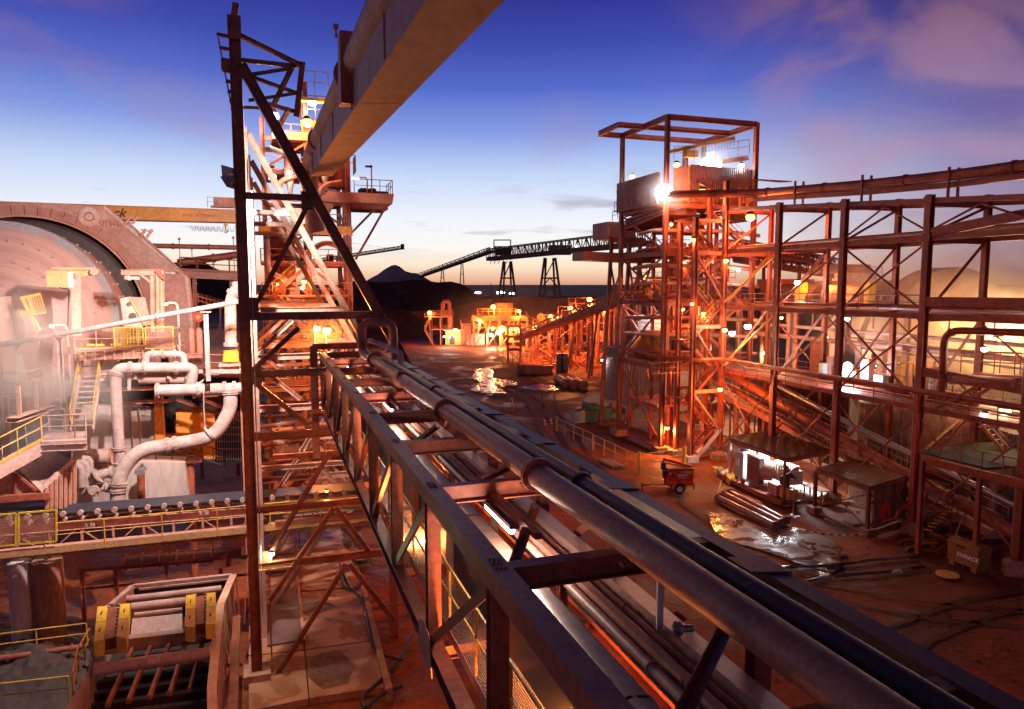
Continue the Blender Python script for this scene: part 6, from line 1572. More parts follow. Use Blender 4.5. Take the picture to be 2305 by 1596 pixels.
# ================================================================ tall transfer tower
B0 = V((15.1, 71.9, 0))
def PB(s, a, z): return B0 + R * s + A * a + UP * z
c3 = lambda x, y: ((2300 + x / 1.878) / 1.777, (450 + y / 1.878) / 1.777)
c5 = lambda x, y: ((2300 + x / 1.9956) / 1.777, (1200 + y / 1.9956) / 1.777)
c7 = lambda x, y: ((2600 + x / 1.9945) / 1.777, (1600 + y / 1.9945) / 1.777)
c6 = lambda x, y: ((3100 + x / 1.995) / 1.777, (1300 + y / 1.995) / 1.777)
c4 = lambda x, y: ((3000 + x / 1.7737) / 1.777, (600 + y / 1.7737) / 1.777)
st = mat('warm_red_steel', (.37, .085, .04), .5, .1, .4, .8, (.20, .04, .02))
t = thing('transfer_tower', 'tallest open red steel tower right of centre, with cladding and an open roof frame', 'steel tower', PB(0, 0, 0))
RT = t; S2, A2, ZR = 10.3, 9.4, 33.2
for s, a in ((0, 0), (S2, 0), (0, A2), (S2, A2)):
    zt = ZR + (.2 if a == 0 else 0)
    bar(t, 'column', PB(s, a, .5), PB(s, a, zt), .42, .42, st, 'H', up=A, t=.03)
    MB().gbox(PB(s, a, .35), 1.5, 1.5, .7).build('footing', conc, t)
for (p, q) in ((PB(0, 0, ZR), PB(0, A2, ZR)), (PB(S2, 0, ZR), PB(S2, A2, ZR)), (PB(0, 0, ZR), PB(S2, 0, ZR)), (PB(-2.9, A2, ZR), PB(S2, A2, ZR)), (PB(-2.9, 4.6, ZR), PB(S2, 4.6, ZR)), (PB(-2.9, 4.6, ZR), PB(-2.9, A2, ZR))):
    bar(t, 'roof_beam', p, q, .3, .55, st, 'I', t=.03)
for z in (24.8, 20.1, 15.1, 8.6):
    for (p, q) in ((PB(0, 0, z), PB(0, A2, z)), (PB(0, 0, z), PB(S2, 0, z)), (PB(0, A2, z), PB(S2, A2, z)), (PB(S2, 0, z), PB(S2, A2, z))): bar(t, 'floor_beam', p, q, .25, .5, st, 'I')
def xbr(P, s0, a0, s1, a1, z0, z1, w=.22, mm=None, both=True):
    bar(t, 'brace', P(s0, a0, z0), P(s1, a1, z1), w, w, mm or st, 'T')
    if both: bar(t, 'brace', P(s1, a1, z0), P(s0, a0, z1), w, w, mm or st, 'T')
xbr(PB, 0, 0, 0, A2, .8, 8.4); xbr(PB, 0, 0, 0, A2, 8.8, 15); xbr(PB, 0, 0, 0, A2, 15.3, 20); xbr(PB, 0, 0, 0, A2, 20.3, 24.6, both=False)
xbr(PB, 0, A2, S2, A2, 8.8, 15); xbr(PB, 0, A2, S2, A2, 15.3, 20, both=False); xbr(PB, S2, 0, S2, A2, .8, 8.4)
for z in (15.1, 8.6, 20.1, 24.9):
    MB().hexa([PB(.2, .4, z + .26), PB(S2, .4, z + .26), PB(S2, A2, z + .26), PB(.2, A2, z + .26), PB(.2, .4, z + .34), PB(S2, .4, z + .34), PB(S2, A2, z + .34), PB(.2, A2, z + .34)]).build('floor_deck', st, t)
    rail(t, [PB(-.1, A2, z + .3), PB(-.1, -.1, z + .3), PB(S2, -.1, z + .3)], 1.05, 1.5, .035, st)
# cladding
def clad(P, s0, a0, s1, a1, z0, z1, m, nm='cladding', z1b=None):
    p, q = P(s0, a0, 0), P(s1, a1, 0); n = (q - p).cross(UP).normalized() * .08; z1b = z1b or z1
    MB().hexa([p + UP * z0, q + UP * z0, q + n + UP * z0, p + n + UP * z0, p + UP * z1, q + UP * z1b, q + n + UP * z1b, p + n + UP * z1]).build(nm, m, t)
def ribs(P, s0, a0, s1, a1, z0, z1, step, m, nm='cladding_rib'):
    p, q = P(s0, a0, 0), P(s1, a1, 0); n = int((q - p).length / step); o = (q - p).cross(UP).normalized() * -.03; mb = MB()
    for k in range(n + 1):
        c = p.lerp(q, k / n) + o; mb.beam(c + UP * z0, c + UP * z1, .09, .05)
    mb.build(nm, m, t)
clad(PB, -.3, A2 + .5, -.3, .9, 24.9, 28.1, clad_a); ribs(PB, -.3, A2 + .5, -.3, .9, 24.95, 28.0, .5, st)
clad(PB, 2.9, .35, S2 + .4, .35, 24.9, 28.9, clad_m, z1b=28.7); ribs(PB, 2.9, .35, S2 + .4, .35, 24.95, 28.7, .42, st)
clad(PB, S2 + .4, .35, S2 + .4, 5, 23.6, 28.7, clad_a)
MB().gbox(PB(1.9, .5, 27.0), 1.6, .1, 3.4).build('pale_door', steel_pk, t)
for zz_ in (25.9, 27.2): bar(t, 'clad_girt', PB(-.42, A2 + .5, zz_), PB(-.42, .9, zz_), .05, .12, st); bar(t, 'clad_girt', PB(2.9, .24, zz_ + .3), PB(S2 + .4, .24, zz_ + .3), .05, .1, st)
rail(t, [PB(-.9, A2, 24.9), PB(-.9, .2, 25.0)], 1.1, 1.3, .035, st); bar(t, 'door_frame', PB(2.75, .4, 24.9), PB(2.75, .4, 28.8), .12, .12, yel_dirty)
MB().hexa([PB(S2 - 4, -.6, 27.6), PB(S2 + 2.8, -2.2, 27.3), PB(S2 + 2.8, -.2, 27.5), PB(S2 - 4, .2, 27.8), PB(S2 - 4, -.6, 27.7), PB(S2 + 2.8, -2.2, 27.4), PB(S2 + 2.8, -.2, 27.6), PB(S2 - 4, .2, 27.9)]).build('awning', roof_m, t)
MB().gbox(PB(6.6, .25, 26.1), .55, .12, .8).build('white_sign', white_p, t)
# slanting conveyor belly under the clad deck
MB().hexa([PB(.3, 9, 22.9), PB(.3, 1, 24.0), PB(4, 1, 24.0), PB(4, 9, 22.9), PB(.3, 9, 24.2), PB(.3, 1, 24.9), PB(4, 1, 24.9), PB(4, 9, 24.2)]).build('conveyor_belly', st, t)
for k in range(5): bar(t, 'belly_rail', PB(.1, 9.2, 23.0 + k * .45), PB(.1, .6, 24.0 + k * .32), .1, .12, st)
# crane rail, trolley, upper platform
bar(t, 'monorail', PB(2.2, 3.6, 30.6), PB(8.6, 1.2, 32.0), .2, .35, yel_dirty, 'I'); MB().gbox(PB(4.4, 2.8, 30.4), 1.4, .8, .7).build('hoist_body', yel_dirty, t)
mb = MB()
for k in range(14):
    c = PB(4.6 + k * .3, 2.7 - k * .1, 31.0 + k * .07); mb.tube([c, c + R * .12 - UP * .7, c + R * .26], .02, 5)
mb.build('hoist_cable', black, t)
bar(t, 'monorail_post', PB(4.7, 4.2, 24.9), PB(4.7, 4.2, 31.0), .45, .45, st, 'H')
bar(t, 'upper_beam', PB(5.6, 2.2, 29.3), PB(S2, 1.2, 30.1), .3, .5, steel_pk, 'I'); rail(t, [PB(2.6, 3, 29.6), PB(5.6, 2.1, 29.7), PB(S2, 1.1, 30.4)], 1.5, 1.1, .035, steel_pk, False)
bar(t, 'knee_brace', PB(S2 - .3, .6, 28.7), PB(S2 - 1.2, 1.2, 29.8), .15, .15, st)
# fillings: hoppers, cyclones, vertical pipes
for (s, a, z0, z1, r0, r1) in ((3.8, 4, 15.4, 22.6, .5, .5), (3.8, 4, 22.6, 23.9, .5, 1.5), (7.6, 5, 8.9, 14.0, 1.2, 1.2), (5.4, 6, 15.4, 19.5, 1.5, 1.5), (2.0, 3, 8.9, 14.6, .42, .42), (6.4, 3, 8.9, 14.8, .42, .42), (8.8, 3, 15.4, 19.8, .7, .7)):
    MB().tube([PB(s, a, z0), PB(s, a, z1)], [r0, r1], 20).build('process_vessel', steel_pk if r0 < .6 else st, t)
for k in range(8):
    z = 10 + 1.75 * k; MB().tube(bend([PB(-.4, 8 - k * .5, z), PB(-.4, 1.5, z + .2), PB(3 + .6 * k, .6, z + .2), PB(S2 + 1, .3, z - .2)], .8), .15 + .04 * (k % 3), 10).build('tower_pipe', (st, steel_pk, pipe_m)[k % 3], t)
MB().cyl(PB(.6, 2.6, 20.7), PB(4.6, 1.6, 20.7), .22, 12).build('tower_pipe', steel_pk, t)
frame(t, PB, [2.4, 5.0, 7.8], [2.8, 6.4], [4.4, 8.6, 11.9, 15.1, 17.6, 20.1, 22.5], lambda i, j: 24.4, st, .3, .28, 12, .85, [(4.4, .3, 9.8, 1.5, 8.8), (11.9, .5, 8, 1, 8), (17.6, .5, 9, 1, 8)], st, True, st)
for k in range(5):
    z0 = 8.9 + 3.1 * k; stair(t, PB(4.5 if k % 2 else 8.5, -.9, z0), PB(8.5 if k % 2 else 4.5, -.9, z0 + 3.0), .8, A, st, st)
rg = random.Random(14); mb = MB()
for k in range(60):
    z = rg.choice([8.9, 15.4, 20.4]); s, a = rg.uniform(.6, 9.6), rg.uniform(1, 8.4); mb.gbox(PB(s, a, z + .4), rg.uniform(.2, 1.2), rg.uniform(.2, 1), rg.uniform(.4, 1.3))
tag(mb.build('machine_sets', st, t), kind='stuff')
# trestle legs of the gallery end at the tower's left
for (s, a) in ((2.6, 12.2), (2.4, 16.5), (4.4, 13)):
    bar(t, 'gallery_leg', PB(s - 1.2, a, 0), PB(s, a, 22.4), .36, .36, st, 'H'); bar(t, 'gallery_brace', PB(s + 1.6, a - 2, 6.2), PB(s - .3, a, 20.4), .26, .26, st, 'T'); bar(t, 'gallery_brace', PB(s - .4, a, 14.0), PB(s + 2.2, a, 21.4), .24, .24, st, 'T')
MB().gbox(PB(1.4, 14, 23.2), 3.6, 4, 1.9).build('head_chute', steel_pk, t); bar(t, 'head_beam', PB(-.2, 12, 22.1), PB(4.4, 12, 22.1), .3, .6, st)
rail(t, [PB(.2, 12, 24.2), PB(2.2, 12, 24.9)], 1.1, .8, .04, st, False)
MB().hexa([PB(-3, 13, 19.8), PB(5, 11, 19.5), PB(5, 14, 19.5), PB(-3, 16, 19.8), PB(-3, 13, 20.8), PB(5, 11, 20.5), PB(5, 14, 20.5), PB(-3, 16, 20.8)]).build('gallery_tail', st, t)
for (u, v, y, r_, em, pw, c) in ((1495, 433, 71.2, .95, em_white, 900, (1, .85, .7)), (1600, 372, 76.5, 1.15, em_white, 2600, (1, .85, .7)), (1523, 371, 71.5, .32, em_amber, 350, AMB), (1580.5, 432, 70.8, .42, em_amber, 1300, AMB),
                                  (1423, 397, 79, .25, em_white, 120, WHT), (1669, 373, 75, .28, em_white, 500, COOL), (1451, 623, 78, .22, em_amber, 800, AMB), (1511, 505, 70.5, .2, em_amber, 700, AMB), (1561, 540, 68.2, .22, em_amber, 700, AMB),
                                  (1558, 684, 67.5, .2, em_amber, 700, AMB), (1583, 705, 70, .2, em_amber, 900, AMB), (1560, 736, 70, .16, em_amber, 400, AMB), (1634, 587, 68.6, .26, em_amber, 900, AMB), (1662, 607, 74, .22, em_white, 500, WHT), (1631, 743, 68, .26, em_amber, 1000, AMB)):
    lamp(t, Y(u, v, y), r_, em, pw * .7, c, hood=r_ < .5)
lamp(t, PB(5, 4.5, 14.4), .2, em_amber, 1800, AMB); lamp(t, PB(5, 4.5, 19.4), .2, em_amber, 1800, AMB); lamp(t, PB(4, 7, 7.6), .2, em_amber, 500, AMB)
lamp(t, Y(1502, 963, 71.5), .24, em_amber, 2600, AMB)

# ---- stair tower
D0 = V((17.2, 68.4, 0))
PD = lambda s, a, z: D0 + R * s + A * a + UP * z
t = thing('stair_tower', 'slender stair tower with zigzag orange flights in front of the tallest tower', 'stair tower', PD(0, 0, 0))
for (s, a, z) in ((0, 0, 23.3), (3.25, 0, 26.8), (0, 2.6, 23.0), (3.25, 2.6, 26.4)):
    bar(t, 'column', PD(s, a, .4), PD(s, a, z), .42, .42, st, 'H', up=A, t=.03); MB().gbox(PD(s, a, .3), 1.2, 1.2, .6).build('footing', conc_gy, t)
for z in (23.0, 20.0, 13.0, 6.8): bar(t, 'tie_beam', PD(.2, 0, z), PD(3.05, 0, z), .2, .35, steel_pk, 'I'); bar(t, 'tie_beam', PD(.2, 2.6, z), PD(3.05, 2.6, z), .2, .35, st, 'I')
bar(t, 'brace', PD(3.1, 0, 8.7), PD(.2, 0, 12.8), .2, .2, st); bar(t, 'brace', PD(3.1, 0, 3.0), PD(.2, 0, 6.6), .2, .2, steel_pk); bar(t, 'brace', PD(3.1, 0, 15.6), PD(.2, 0, 19.8), .2, .2, st); bar(t, 'top_beam', PD(.1, 0, 26.6), PD(3.25, 2.6, 26.4), .2, .3, st)
nF = 8
for k in range(nF):
    z0, z1 = .35 + k * 2.85, .35 + (k + 1) * 2.85; a = .35 if k % 2 == 0 else 1.4
    p, q = (PD(.1, a, z0), PD(3.0, a, z1)) if k % 2 == 0 else (PD(3.0, a, z0), PD(.2, a, z1))
    stair(t, p, q, .85, A, st, yel_dirty if k in (4, 5) else st)
    s0, s1 = (3.0, 4.0) if k % 2 == 0 else (-.9, .2)
    MB().hexa([PD(s0, .3, z1 - .1), PD(s1, .3, z1 - .1), PD(s1, 2.3, z1 - .1), PD(s0, 2.3, z1 - .1), PD(s0, .3, z1), PD(s1, .3, z1), PD(s1, 2.3, z1), PD(s0, 2.3, z1)]).build('landing', st, t)
    rail(t, [PD(s0, .3, z1), PD(s1, .3, z1), PD(s1, 2.3, z1)] if k % 2 == 0 else [PD(s1, .3, z1), PD(s0, .3, z1), PD(s0, 2.3, z1)], 1.05, .9, .03, st, False)
bar(t, 'lower_stringer', PD(.5, -.1, .2), PD(3.3, -.1, 3.0), .2, .3, conc_gy)
rail(t, [PD(-4.2, .3, 8.6), PD(-1, .3, 8.6)], 1.1, .8, .03, st)

# ---- the rack
F0 = V((20.3, 69.4, 0)); Wd = 5.2
PF = lambda s, a, z: F0 + R * s - A * a + UP * z          # a grows towards the camera
ka = [0, 7.6, 15.0, 22.4, 29.7, 37.2]
ztop = lambda a: 24.4 - (a / .9472 * .9) * .075 - (0 if a else 0)
def pzo(a):
    T = [(0, 1.2), (15, 1.25), (22.4, 1.4), (29.7, 1.78), (37.2, 2.2)]
    for (a0, v0), (a1, v1) in zip(T[:-1], T[1:]):
        if a <= a1: return v0 + (v1 - v0) * (a - a0) / (a1 - a0)
    return 2.2
t = thing('pipe_gantry', 'long red steel pipe gantry marching from the stair tower to the right edge', 'pipe gantry', PF(Wd / 2, 15, 0))
GT = t
for i, a in enumerate(ka):
    zt = ztop(a)
    bar(t, 'column', PF(0, a, .5), PF(0, a, zt + .1), .43, .43, st, 'H', up=A, t=.035); bar(t, 'column', PF(Wd, a, .3), PF(Wd, a, zt + .3), .38, .38, st, 'H', up=A, t=.03)
    MB().tube([PF(0, a, -.1), PF(0, a, .55), PF(0, a, .85)], [.95, .9, .45], 4).build('footing', conc, t)
    for z in (zt - .3, 20.1, 14.9, 8.7): bar(t, 'cross_beam', PF(.25, a, z - .15), PF(Wd - .2, a, z - .15), .24, .42, st, 'I')
    bar(t, 'brace', PF(.3, a, 15.2), PF(Wd - .2, a, 19.8), .2, .2, st, 'T'); bar(t, 'brace', PF(.3, a, 20.4), PF(Wd - .2, a, zt - .6), .2, .2, st, 'T'); bar(t, 'brace', PF(.3, a, 9.1), PF(Wd - .2, a, 14.5), .2, .2, steel_pk, 'T')
    for s in (1.5, 2.35): bar(t, 'pipe_guide', PF(s, a, zt), PF(s, a, zt + 1.95), .16, .12, st)
    for z in (zt - .3, 20.1, 14.9, 8.7): MB().box(PF(-.235, a, z), .02, .62, .55, R, A).build('gusset_plate', st, t)
    MB().tube([PF(-.1, a - .3, 1), PF(-.1, a - .3, zt)], .05, 6).build('conduit', galv, t)
    if i: 
        b = ka[i - 1]; m_ = (a + b) / 2
        for s in (0, Wd):
            for z in (0, 20.1, 14.9, 8.7):
                z0, z1 = (ztop(b) - .3, zt - .3) if z == 0 else (z, z); bar(t, 'long_beam', PF(s, b + .25, z0), PF(s, a - .25, z1), .22, .38 if z else .34, st, 'I')
        if i == 1: bar(t, 'brace', PF(0, b, 9.2), PF(0, a, 14.6), .18, .18, yel_dirty, 'T'); bar(t, 'brace', PF(0, b, 15.3), PF(0, a, 19.8), .18, .18, yel_dirty, 'T')
        elif i == 2: bar(t, 'brace', PF(0, b, 15.3), PF(0, a, 19.8), .18, .18, st, 'T'); bar(t, 'brace', PF(0, b, 9), PF(0, a, 14.6), .18, .18, st, 'T')
        else:
            xbr_ = [(15.2, 19.8), (9.0, 14.6)] if i == 3 else []
            for z0, z1 in xbr_: bar(t, 'brace', PF(0, b, z0), PF(0, a, z1), .16, .16, st, 'T'); bar(t, 'brace', PF(0, a, z0), PF(0, b, z1), .16, .16, st, 'T')
            bar(t, 'brace', PF(0, b, 20.5), PF(0, m_, ztop(m_) - .6), .15, .15, st, 'T'); bar(t, 'brace', PF(0, a, 20.5), PF(0, m_, ztop(m_) - .6), .15, .15, st, 'T')
        if i < 5: bar(t, 'brace', PF(0, b, 1.0), PF(0, a, 8.2), .13, .13, st, 'T'); bar(t, 'brace', PF(0, a, 1.0), PF(0, b, 8.2), .13, .13, st, 'T')
        bar(t, 'top_rail', PF(1.92, b, ztop(b) + pzo(b) - .58), PF(1.92, a, zt + pzo(a) - .58), .45, .38, st, 'I')
MB().hexa([PF(.2, -1, 8.75), PF(Wd, -1, 8.75), PF(Wd, 30, 8.75), PF(.2, 30, 8.75), PF(.2, -1, 8.85), PF(Wd, -1, 8.85), PF(Wd, 30, 8.85), PF(.2, 30, 8.85)]).build('walkway_deck', st, t)
rail(t, [PF(-.25, 0, 8.4), PF(-.25, 30, 8.4)], 1.5, 1.85, .035, st, False)
for k in range(3): bar(t, 'extension_beam', PF(0, 22.6, (20.4, 15.9, 11.2)[k]), PF(1.5, 37.5, (22.2, 16.0, 10.4)[k]), .3, .6, st)
for (u, v, y, r_, em, pw, c) in ((1689, 489, 68, .45, em_amber, 3600, AMB), (1683, 735, 66, .32, em_white, 500, (.9, 1, .75)), (1648, 750, 66.5, .3, em_white, 650, (.62, 1, .45)), (1750, 634, 66, .26, em_white, 700, WHT), (1795, 636, 62, .26, em_white, 700, WHT), (1907, 718, 56.5, .2, em_white, 250, COOL),
                                  (2216, 786, 46, .2, em_white, 300, (1, .8, .6)), (2251, 762, 54, .26, em_amber, 1500, (1, .6, .25)), (2262, 926, 44, .34, em_warm, 260, (1, .4, .25)), (2215, 934, 44.5, .22, em_white, 110, COOL), (1621, 876, 66, .26, em_amber, 2400, AMB), (2280, 705, 58, .2, em_white, 400, (1, .75, .5))):
    lamp(t, Y(u, v, y), r_, em, pw, c)
# big pipe on top
zc = .62
pipe('gantry_top_pipe', 'fat red pipe running along the top of the gantry to the right edge', 'pipe',
     [PF(-4.6, -3, ztop(0) + 1.3), PF(1.92, 2, ztop(2) + 1.2), PF(1.92, 15, ztop(15) + 1.25), PF(1.92, 22, ztop(22) + 1.4), PF(1.92, 29, ztop(29) + 1.75), PF(1.92, 44, ztop(44) + 2.6)], .37, st, 3, flanges=(.19, .33, .49, .65, .82), fr=1.18, seg=20)
fp = [c5(380, 370), c5(940, 480), c5(1240, 475), c5(1796, 570)]
FPp = [V((*PB(-.6, A2, 0).xy, 10.2)), V((*PB(-.6, 0, 0).xy, 9.9)), PD(-.2, -.5, 9.9), PD(3.3, -.5, 9.9), PF(-.5, 8, 9.9), PF(-.5, 22, 9.95), PF(-.5, 44, 10.0)]
pipe('front_pipe', 'red pipe running knee-high along the whole walkway front of tower and gantry', 'pipe', FPp, .19, st, 1.2, flanges=(.2, .38, .55, .7, .85), fr=1.3)
pipe('green_lit_pipe', 'pale pipe lit green at its left end, upper one behind the gantry', 'pipe', [PF(Wd + 1.5, -4, 13.0), PF(Wd + 1.5, 40, 12.9)], .16, steel_wh, flanges=(.3, .6))
pipe('green_lit_pipe', 'thicker pale pipe just below the green-lit one behind the gantry', 'pipe', [PF(Wd + 1.1, -5, 12.0), PF(Wd + 1.1, 40, 12.0)], .22, steel_pk, flanges=(.22, .5, .7))
pipe('white_service_pipe', 'slim white pipe, upper of two crossing low in front of the far mill', 'pipe', [PF(Wd + 2.6, 8, 12.3), PF(Wd + 2.6, 36, 11.7)], .10, steel_wh)
pipe('white_service_pipe', 'slim white pipe, lower of two crossing low in front of the far mill', 'pipe', [PF(Wd + 2.6, 8, 11.5), PF(Wd + 2.6, 36, 11.0)], .09, steel_wh)
pipe('level_pipe', 'long straight dark pipe at mid height across the right of the gantry', 'pipe', [PF(.6, 4, 15.35), PF(.6, 44, 15.7)], .16, st, flanges=(.3, .62, .66, .8), fr=1.4)
pipe('loop_pipe', 'square upright pipe loop at the right edge in front of the lit steam', 'pipe',
     [PF(-.2, 24.2, 9.6), PF(-.2, 24.2, 14.1), PF(1.0, 29.4, 14.2), PF(1.0, 29.4, 10.0)], .23, st, 1.0, flanges=(.13, .34), fr=1.25)
pipe('heavy_pipe', 'thick pinkish pipe lying on the beam under the square loop at the right', 'pipe', [PF(.2, 23.9, 11.0), PF(1.2, 31, 11.1), PF(1.4, 40, 11.2)], .34, steel_pk, .8, flanges=(.04, .28), fr=1.25, seg=20)
pipe('walkway_pipe', 'thick pipe lying along the gantry walkway behind its handrail', 'pipe', [PF(2.4, 17.5, 9.35), PF(2.6, 24.5, 9.35)], .34, st, flanges=(.1,), fr=1.2, seg=18)
for i, (a0, z0, a1, z1, r_, s, lb) in enumerate(((-1.5, 8.2, 32, .9, .42, 2.0, 'thick brown pipe sloping down to the right under the gantry walkway'), (-2.5, 9.3, 30, 2.6, .22, 3.0, 'slim pale pipe sloping down beside the thick brown one'), (0, 6.9, 24, 1.6, .26, 1.3, 'lowest of the three sloping pipes under the gantry'))):
    pipe('sloping_pipe', lb, 'pipe', [PF(s, a0, z0), PF(s, (a0 + a1) / 2, (z0 + z1) / 2 - .3), PF(s, a1, z1)], r_, (steel, galv, steel_dk)[i], 3, flanges=(.1, .3, .52, .75), fr=1.22, seg=18)
for k in range(9):
    s_, z_ = ((.7, 20.55), (1.4, 20.55), (3.9, 20.5), (.9, 9.2), (4.4, 9.2), (3.2, 15.3), (2.2, 15.3), (4.6, 15.3), (3.7, 9.2))[k]
    MB().tube([PF(s_, -1 + k, z_), PF(s_, 12 + k, z_), PF(s_, 37, z_ + (0 if z_ < 20 else -.0))], .09 + .05 * (k % 3), 10).build('rack_pipe', (st, steel_pk, galv, pipe_m)[k % 4], GT)
for z_ in (20.2, 15.0): bar(GT, 'cable_tray', PF(4.9, 0, z_ + .3), PF(4.9, 37, z_ + .3), .5, .1, galv, 'C')
rail(GT, [PF(Wd - .1, 0, 8.85), PF(Wd - .1, 30, 8.85)], 1.1, 1.85, .03, st); rail(GT, [PF(.1, 7.6, 15.2), PF(.1, 22, 15.2)], 1.1, 1.85, .03, st, False)
for k in range(10): bar(GT, 'pipe_hanger', PF(3.0, 2 + 3.3 * k, 14.9), PF(3.0, 2 + 3.3 * k, 13.6), .08, .08, st); bar(GT, 'walkway_joist', PF(.2, 1.5 + 2.9 * k, 8.6), PF(Wd - .2, 1.5 + 2.9 * k, 8.6), .12, .2, st)
for i in range(1, 5):
    bar(GT, 'cross_brace', PF(Wd, ka[i - 1], 1), PF(Wd, ka[i], 8.2), .15, .15, st, 'T'); bar(GT, 'cross_brace', PF(Wd, ka[i], 9), PF(Wd, ka[i - 1], 14.4), .15, .15, st, 'T'); bar(GT, 'cross_brace', PF(.2, ka[i], 4.2), PF(Wd, ka[i], 8.4), .16, .16, st, 'T'); bar(GT, 'cross_brace', PF(Wd, ka[i], .8), PF(.2, ka[i], 4.2), .16, .16, st, 'T')
t = thing('sloping_conveyor', 'low dark conveyor with pale handrails sloping under the gantry', 'conveyor', PF(3.6, 8, 0))
gallery(t, PF(3.9, -6, 6.0), PF(3.9, 26, .8), 1.2, 1.0, 26, steel_pk, cs=.12); rail(t, [PF(4.1, -6, 6.9), PF(4.1, 26, 1.9)], 1.0, 2, .03, steel_wh, False)
for k in range(7): bar(t, 'conveyor_leg', PF(4, -4 + 4 * k, 0), PF(4, -4 + 4 * k, 5.4 - .62 * k), .12, .12, steel_dk)

# ---- right-hand mill and its building parts
M2 = V((40.2, 80, 9.9))
t = thing('far_mill', 'big dome-topped grinding mill behind the gantry, half hidden in lit steam', 'grinding mill', V((M2.x, M2.y, 0)))
mo = radial('streaked_far_mill', None, tuple(M2), A, (.55, .32, .24), (.30, .14, .10), 1.6)
MB().disc_ring(M2, -A, [(-.8, 3), (-.8, 5.2), (-.2, 6.5), (0, 6.6), (.1, 6.9), (.5, 6.9), (.55, 6.5), (2.2, 6.5), (2.25, 6.8), (2.6, 6.8), (2.65, 6.5), (4.4, 6.5), (4.45, 7.2), (5.0, 7.3), (5.05, 6.6), (8.5, 6.6)], 96).build('mill_shell', mo, t)
hc = M2 - A * 8.2
MB().disc_ring(hc, -A, [(-1.2, 6.7), (-1.2, 8.4), (-.9, 8.8), (1.6, 8.8), (1.8, 8.4), (1.8, 2.0), (4.0, 1.2)], 96).build('motor_ring', mill_m, t)
for k in range(26):
    pass
for s in (-5.5, 5.5): MB().gbox(hc + R * s - UP * 6.6, 4, 3.4, 6.8).build('mill_pedestal', conc_gy, t)
for s, aa in ((-4, 0), (4, 0)): MB().gbox(M2 + R * s - UP * 6.4, 3, 3, 7).build('mill_pedestal', conc_gy, t)
for (u, v, y, r_, pw, c) in ((2246, 742, 63, .3, 8500, (1, .50, .19)), (2290, 700, 60, .25, 4500, (1, .6, .3)), (2175, 720, 69, .2, 2200, (1, .45, .18)), (1860, 760, 72, .2, 1800, (1, .8, .62))): lamp(t, Y(u, v, y), r_, em_amber, pw, c)  # lamps added to light up the steam and the dark mill
t = thing('mill_hood', 'flat brown ducting and pale box running left from the top of the far mill', 'duct', Y(1950, 640, 84))
for (u0, u1, v0, v1, y, mm) in ((1850, 2060, 632, 646, 80, steel_pk), (1855, 2060, 650, 657, 79, steel_wh), (1900, 1975, 614, 630, 82, cream), (1845, 1960, 595, 616, 84, steel_pk)):
    p, q = Y(u0, v1, y), Y(u1, v0, y); MB().box((p + q) / 2 + V((0, 1.2, 0)), q.x - p.x, 2.4, q.z - p.z).build('duct_box', mm, t)
rail(t, [Y(1890, 624, 80), Y(1985, 626, 79)], 1.2, 1.2, .035, st, False)
for uu in (1870, 2040): b_ = Y(uu, 655, 80); bar(t, 'hood_post', V((b_.x, b_.y, 0)), b_, .3, .3, st, 'H')
t = thing('cable_conveyor', 'rising red conveyors crossing behind the gantry towards the tall tower', 'conveyor', Y(1780, 560, 80))
for (u0, v0, u1, v1) in ((1640, 548, 1880, 600), (1650, 575, 1900, 622), (1690, 566, 1830, 590)):
    gallery(t, Y(u0, v0 + 10, 84), Y(u1, v1 + 4, 90), 1.6, .9, 14, st, cs=.22)
for uu in (1720, 1800, 1870): bar(t, 'conveyor_leg', Y(uu, 560 + (uu - 1640) * .2, 86), V((*Y(uu, 641, 86).xy, 0)), .3, .3, st, 'H')
# service floor behind the gantry with its machines
t = thing('service_floor', 'busy railed service floor at mid height behind the gantry with yellow cabinets', 'platform', PF(Wd + 5, 2, 0))
MB().hexa([PF(Wd + .6, -8, 14.6), PF(Wd + 10, -8, 14.6), PF(Wd + 10, 10, 14.6), PF(Wd + .6, 10, 14.6), PF(Wd + .6, -8, 15.0), PF(Wd + 10, -8, 15.0), PF(Wd + 10, 10, 15.0), PF(Wd + .6, 10, 15.0)]).build('floor_slab', st, t)
rail(t, [PF(Wd + .7, -8, 15), PF(Wd + .7, 10, 15), PF(Wd + 10, 10, 15)], 1.1, 1.6, .035, steel_pk)
for (s, a, w_, d_, h_, mm) in ((Wd + 3, 1, 1.0, .6, 2.2, yel), (Wd + 4.5, 8, .7, .6, 2.2, yel), (Wd + 6, -5, 5, 3, 2.6, st), (Wd + 5.5, 6, 1.8, 1.6, 1.8, steel_pk), (Wd + 3.4, -6.5, 1.4, 1.2, 1.6, grey_d)):
    MB().gbox(PF(s, a, 15 + h_ / 2), w_, d_, h_).build('floor_cabinet', mm, t)
MB().cyl(PF(Wd + 4, 3.2, 16.2), PF(Wd + 6.4, 3.6, 16.2), .8, 18).build('floor_motor', steel_pk, t)
MB().disc_ring(PF(Wd + 5, -2, 15.2), -A, [(-4, 1.9), (4, 1.9)], 24, 0, PI).build('ribbed_hood', roof_m, t)
for (s, a) in ((Wd + 1, -6), (Wd + 1, 2), (Wd + 1, 9), (Wd + 8, -6), (Wd + 8, 2), (Wd + 8, 9)): bar(t, 'floor_post', PF(s, a, 0), PF(s, a, 14.6), .45, .45, steel_pk, 'H')
lamp(t, PF(Wd + 3.4, 4, 17.6), .2, em_amber, 2200, AMB); lamp(t, PF(Wd + 4, -3, 13.6), .2, em_warm, 1600, WRM)
t = thing('curved_roof', 'amber curved ribbed roof seen through the tall tower legs', 'roof', Y(1500, 660, 96))
c = Y(1440, 668, 98); mb = MB()
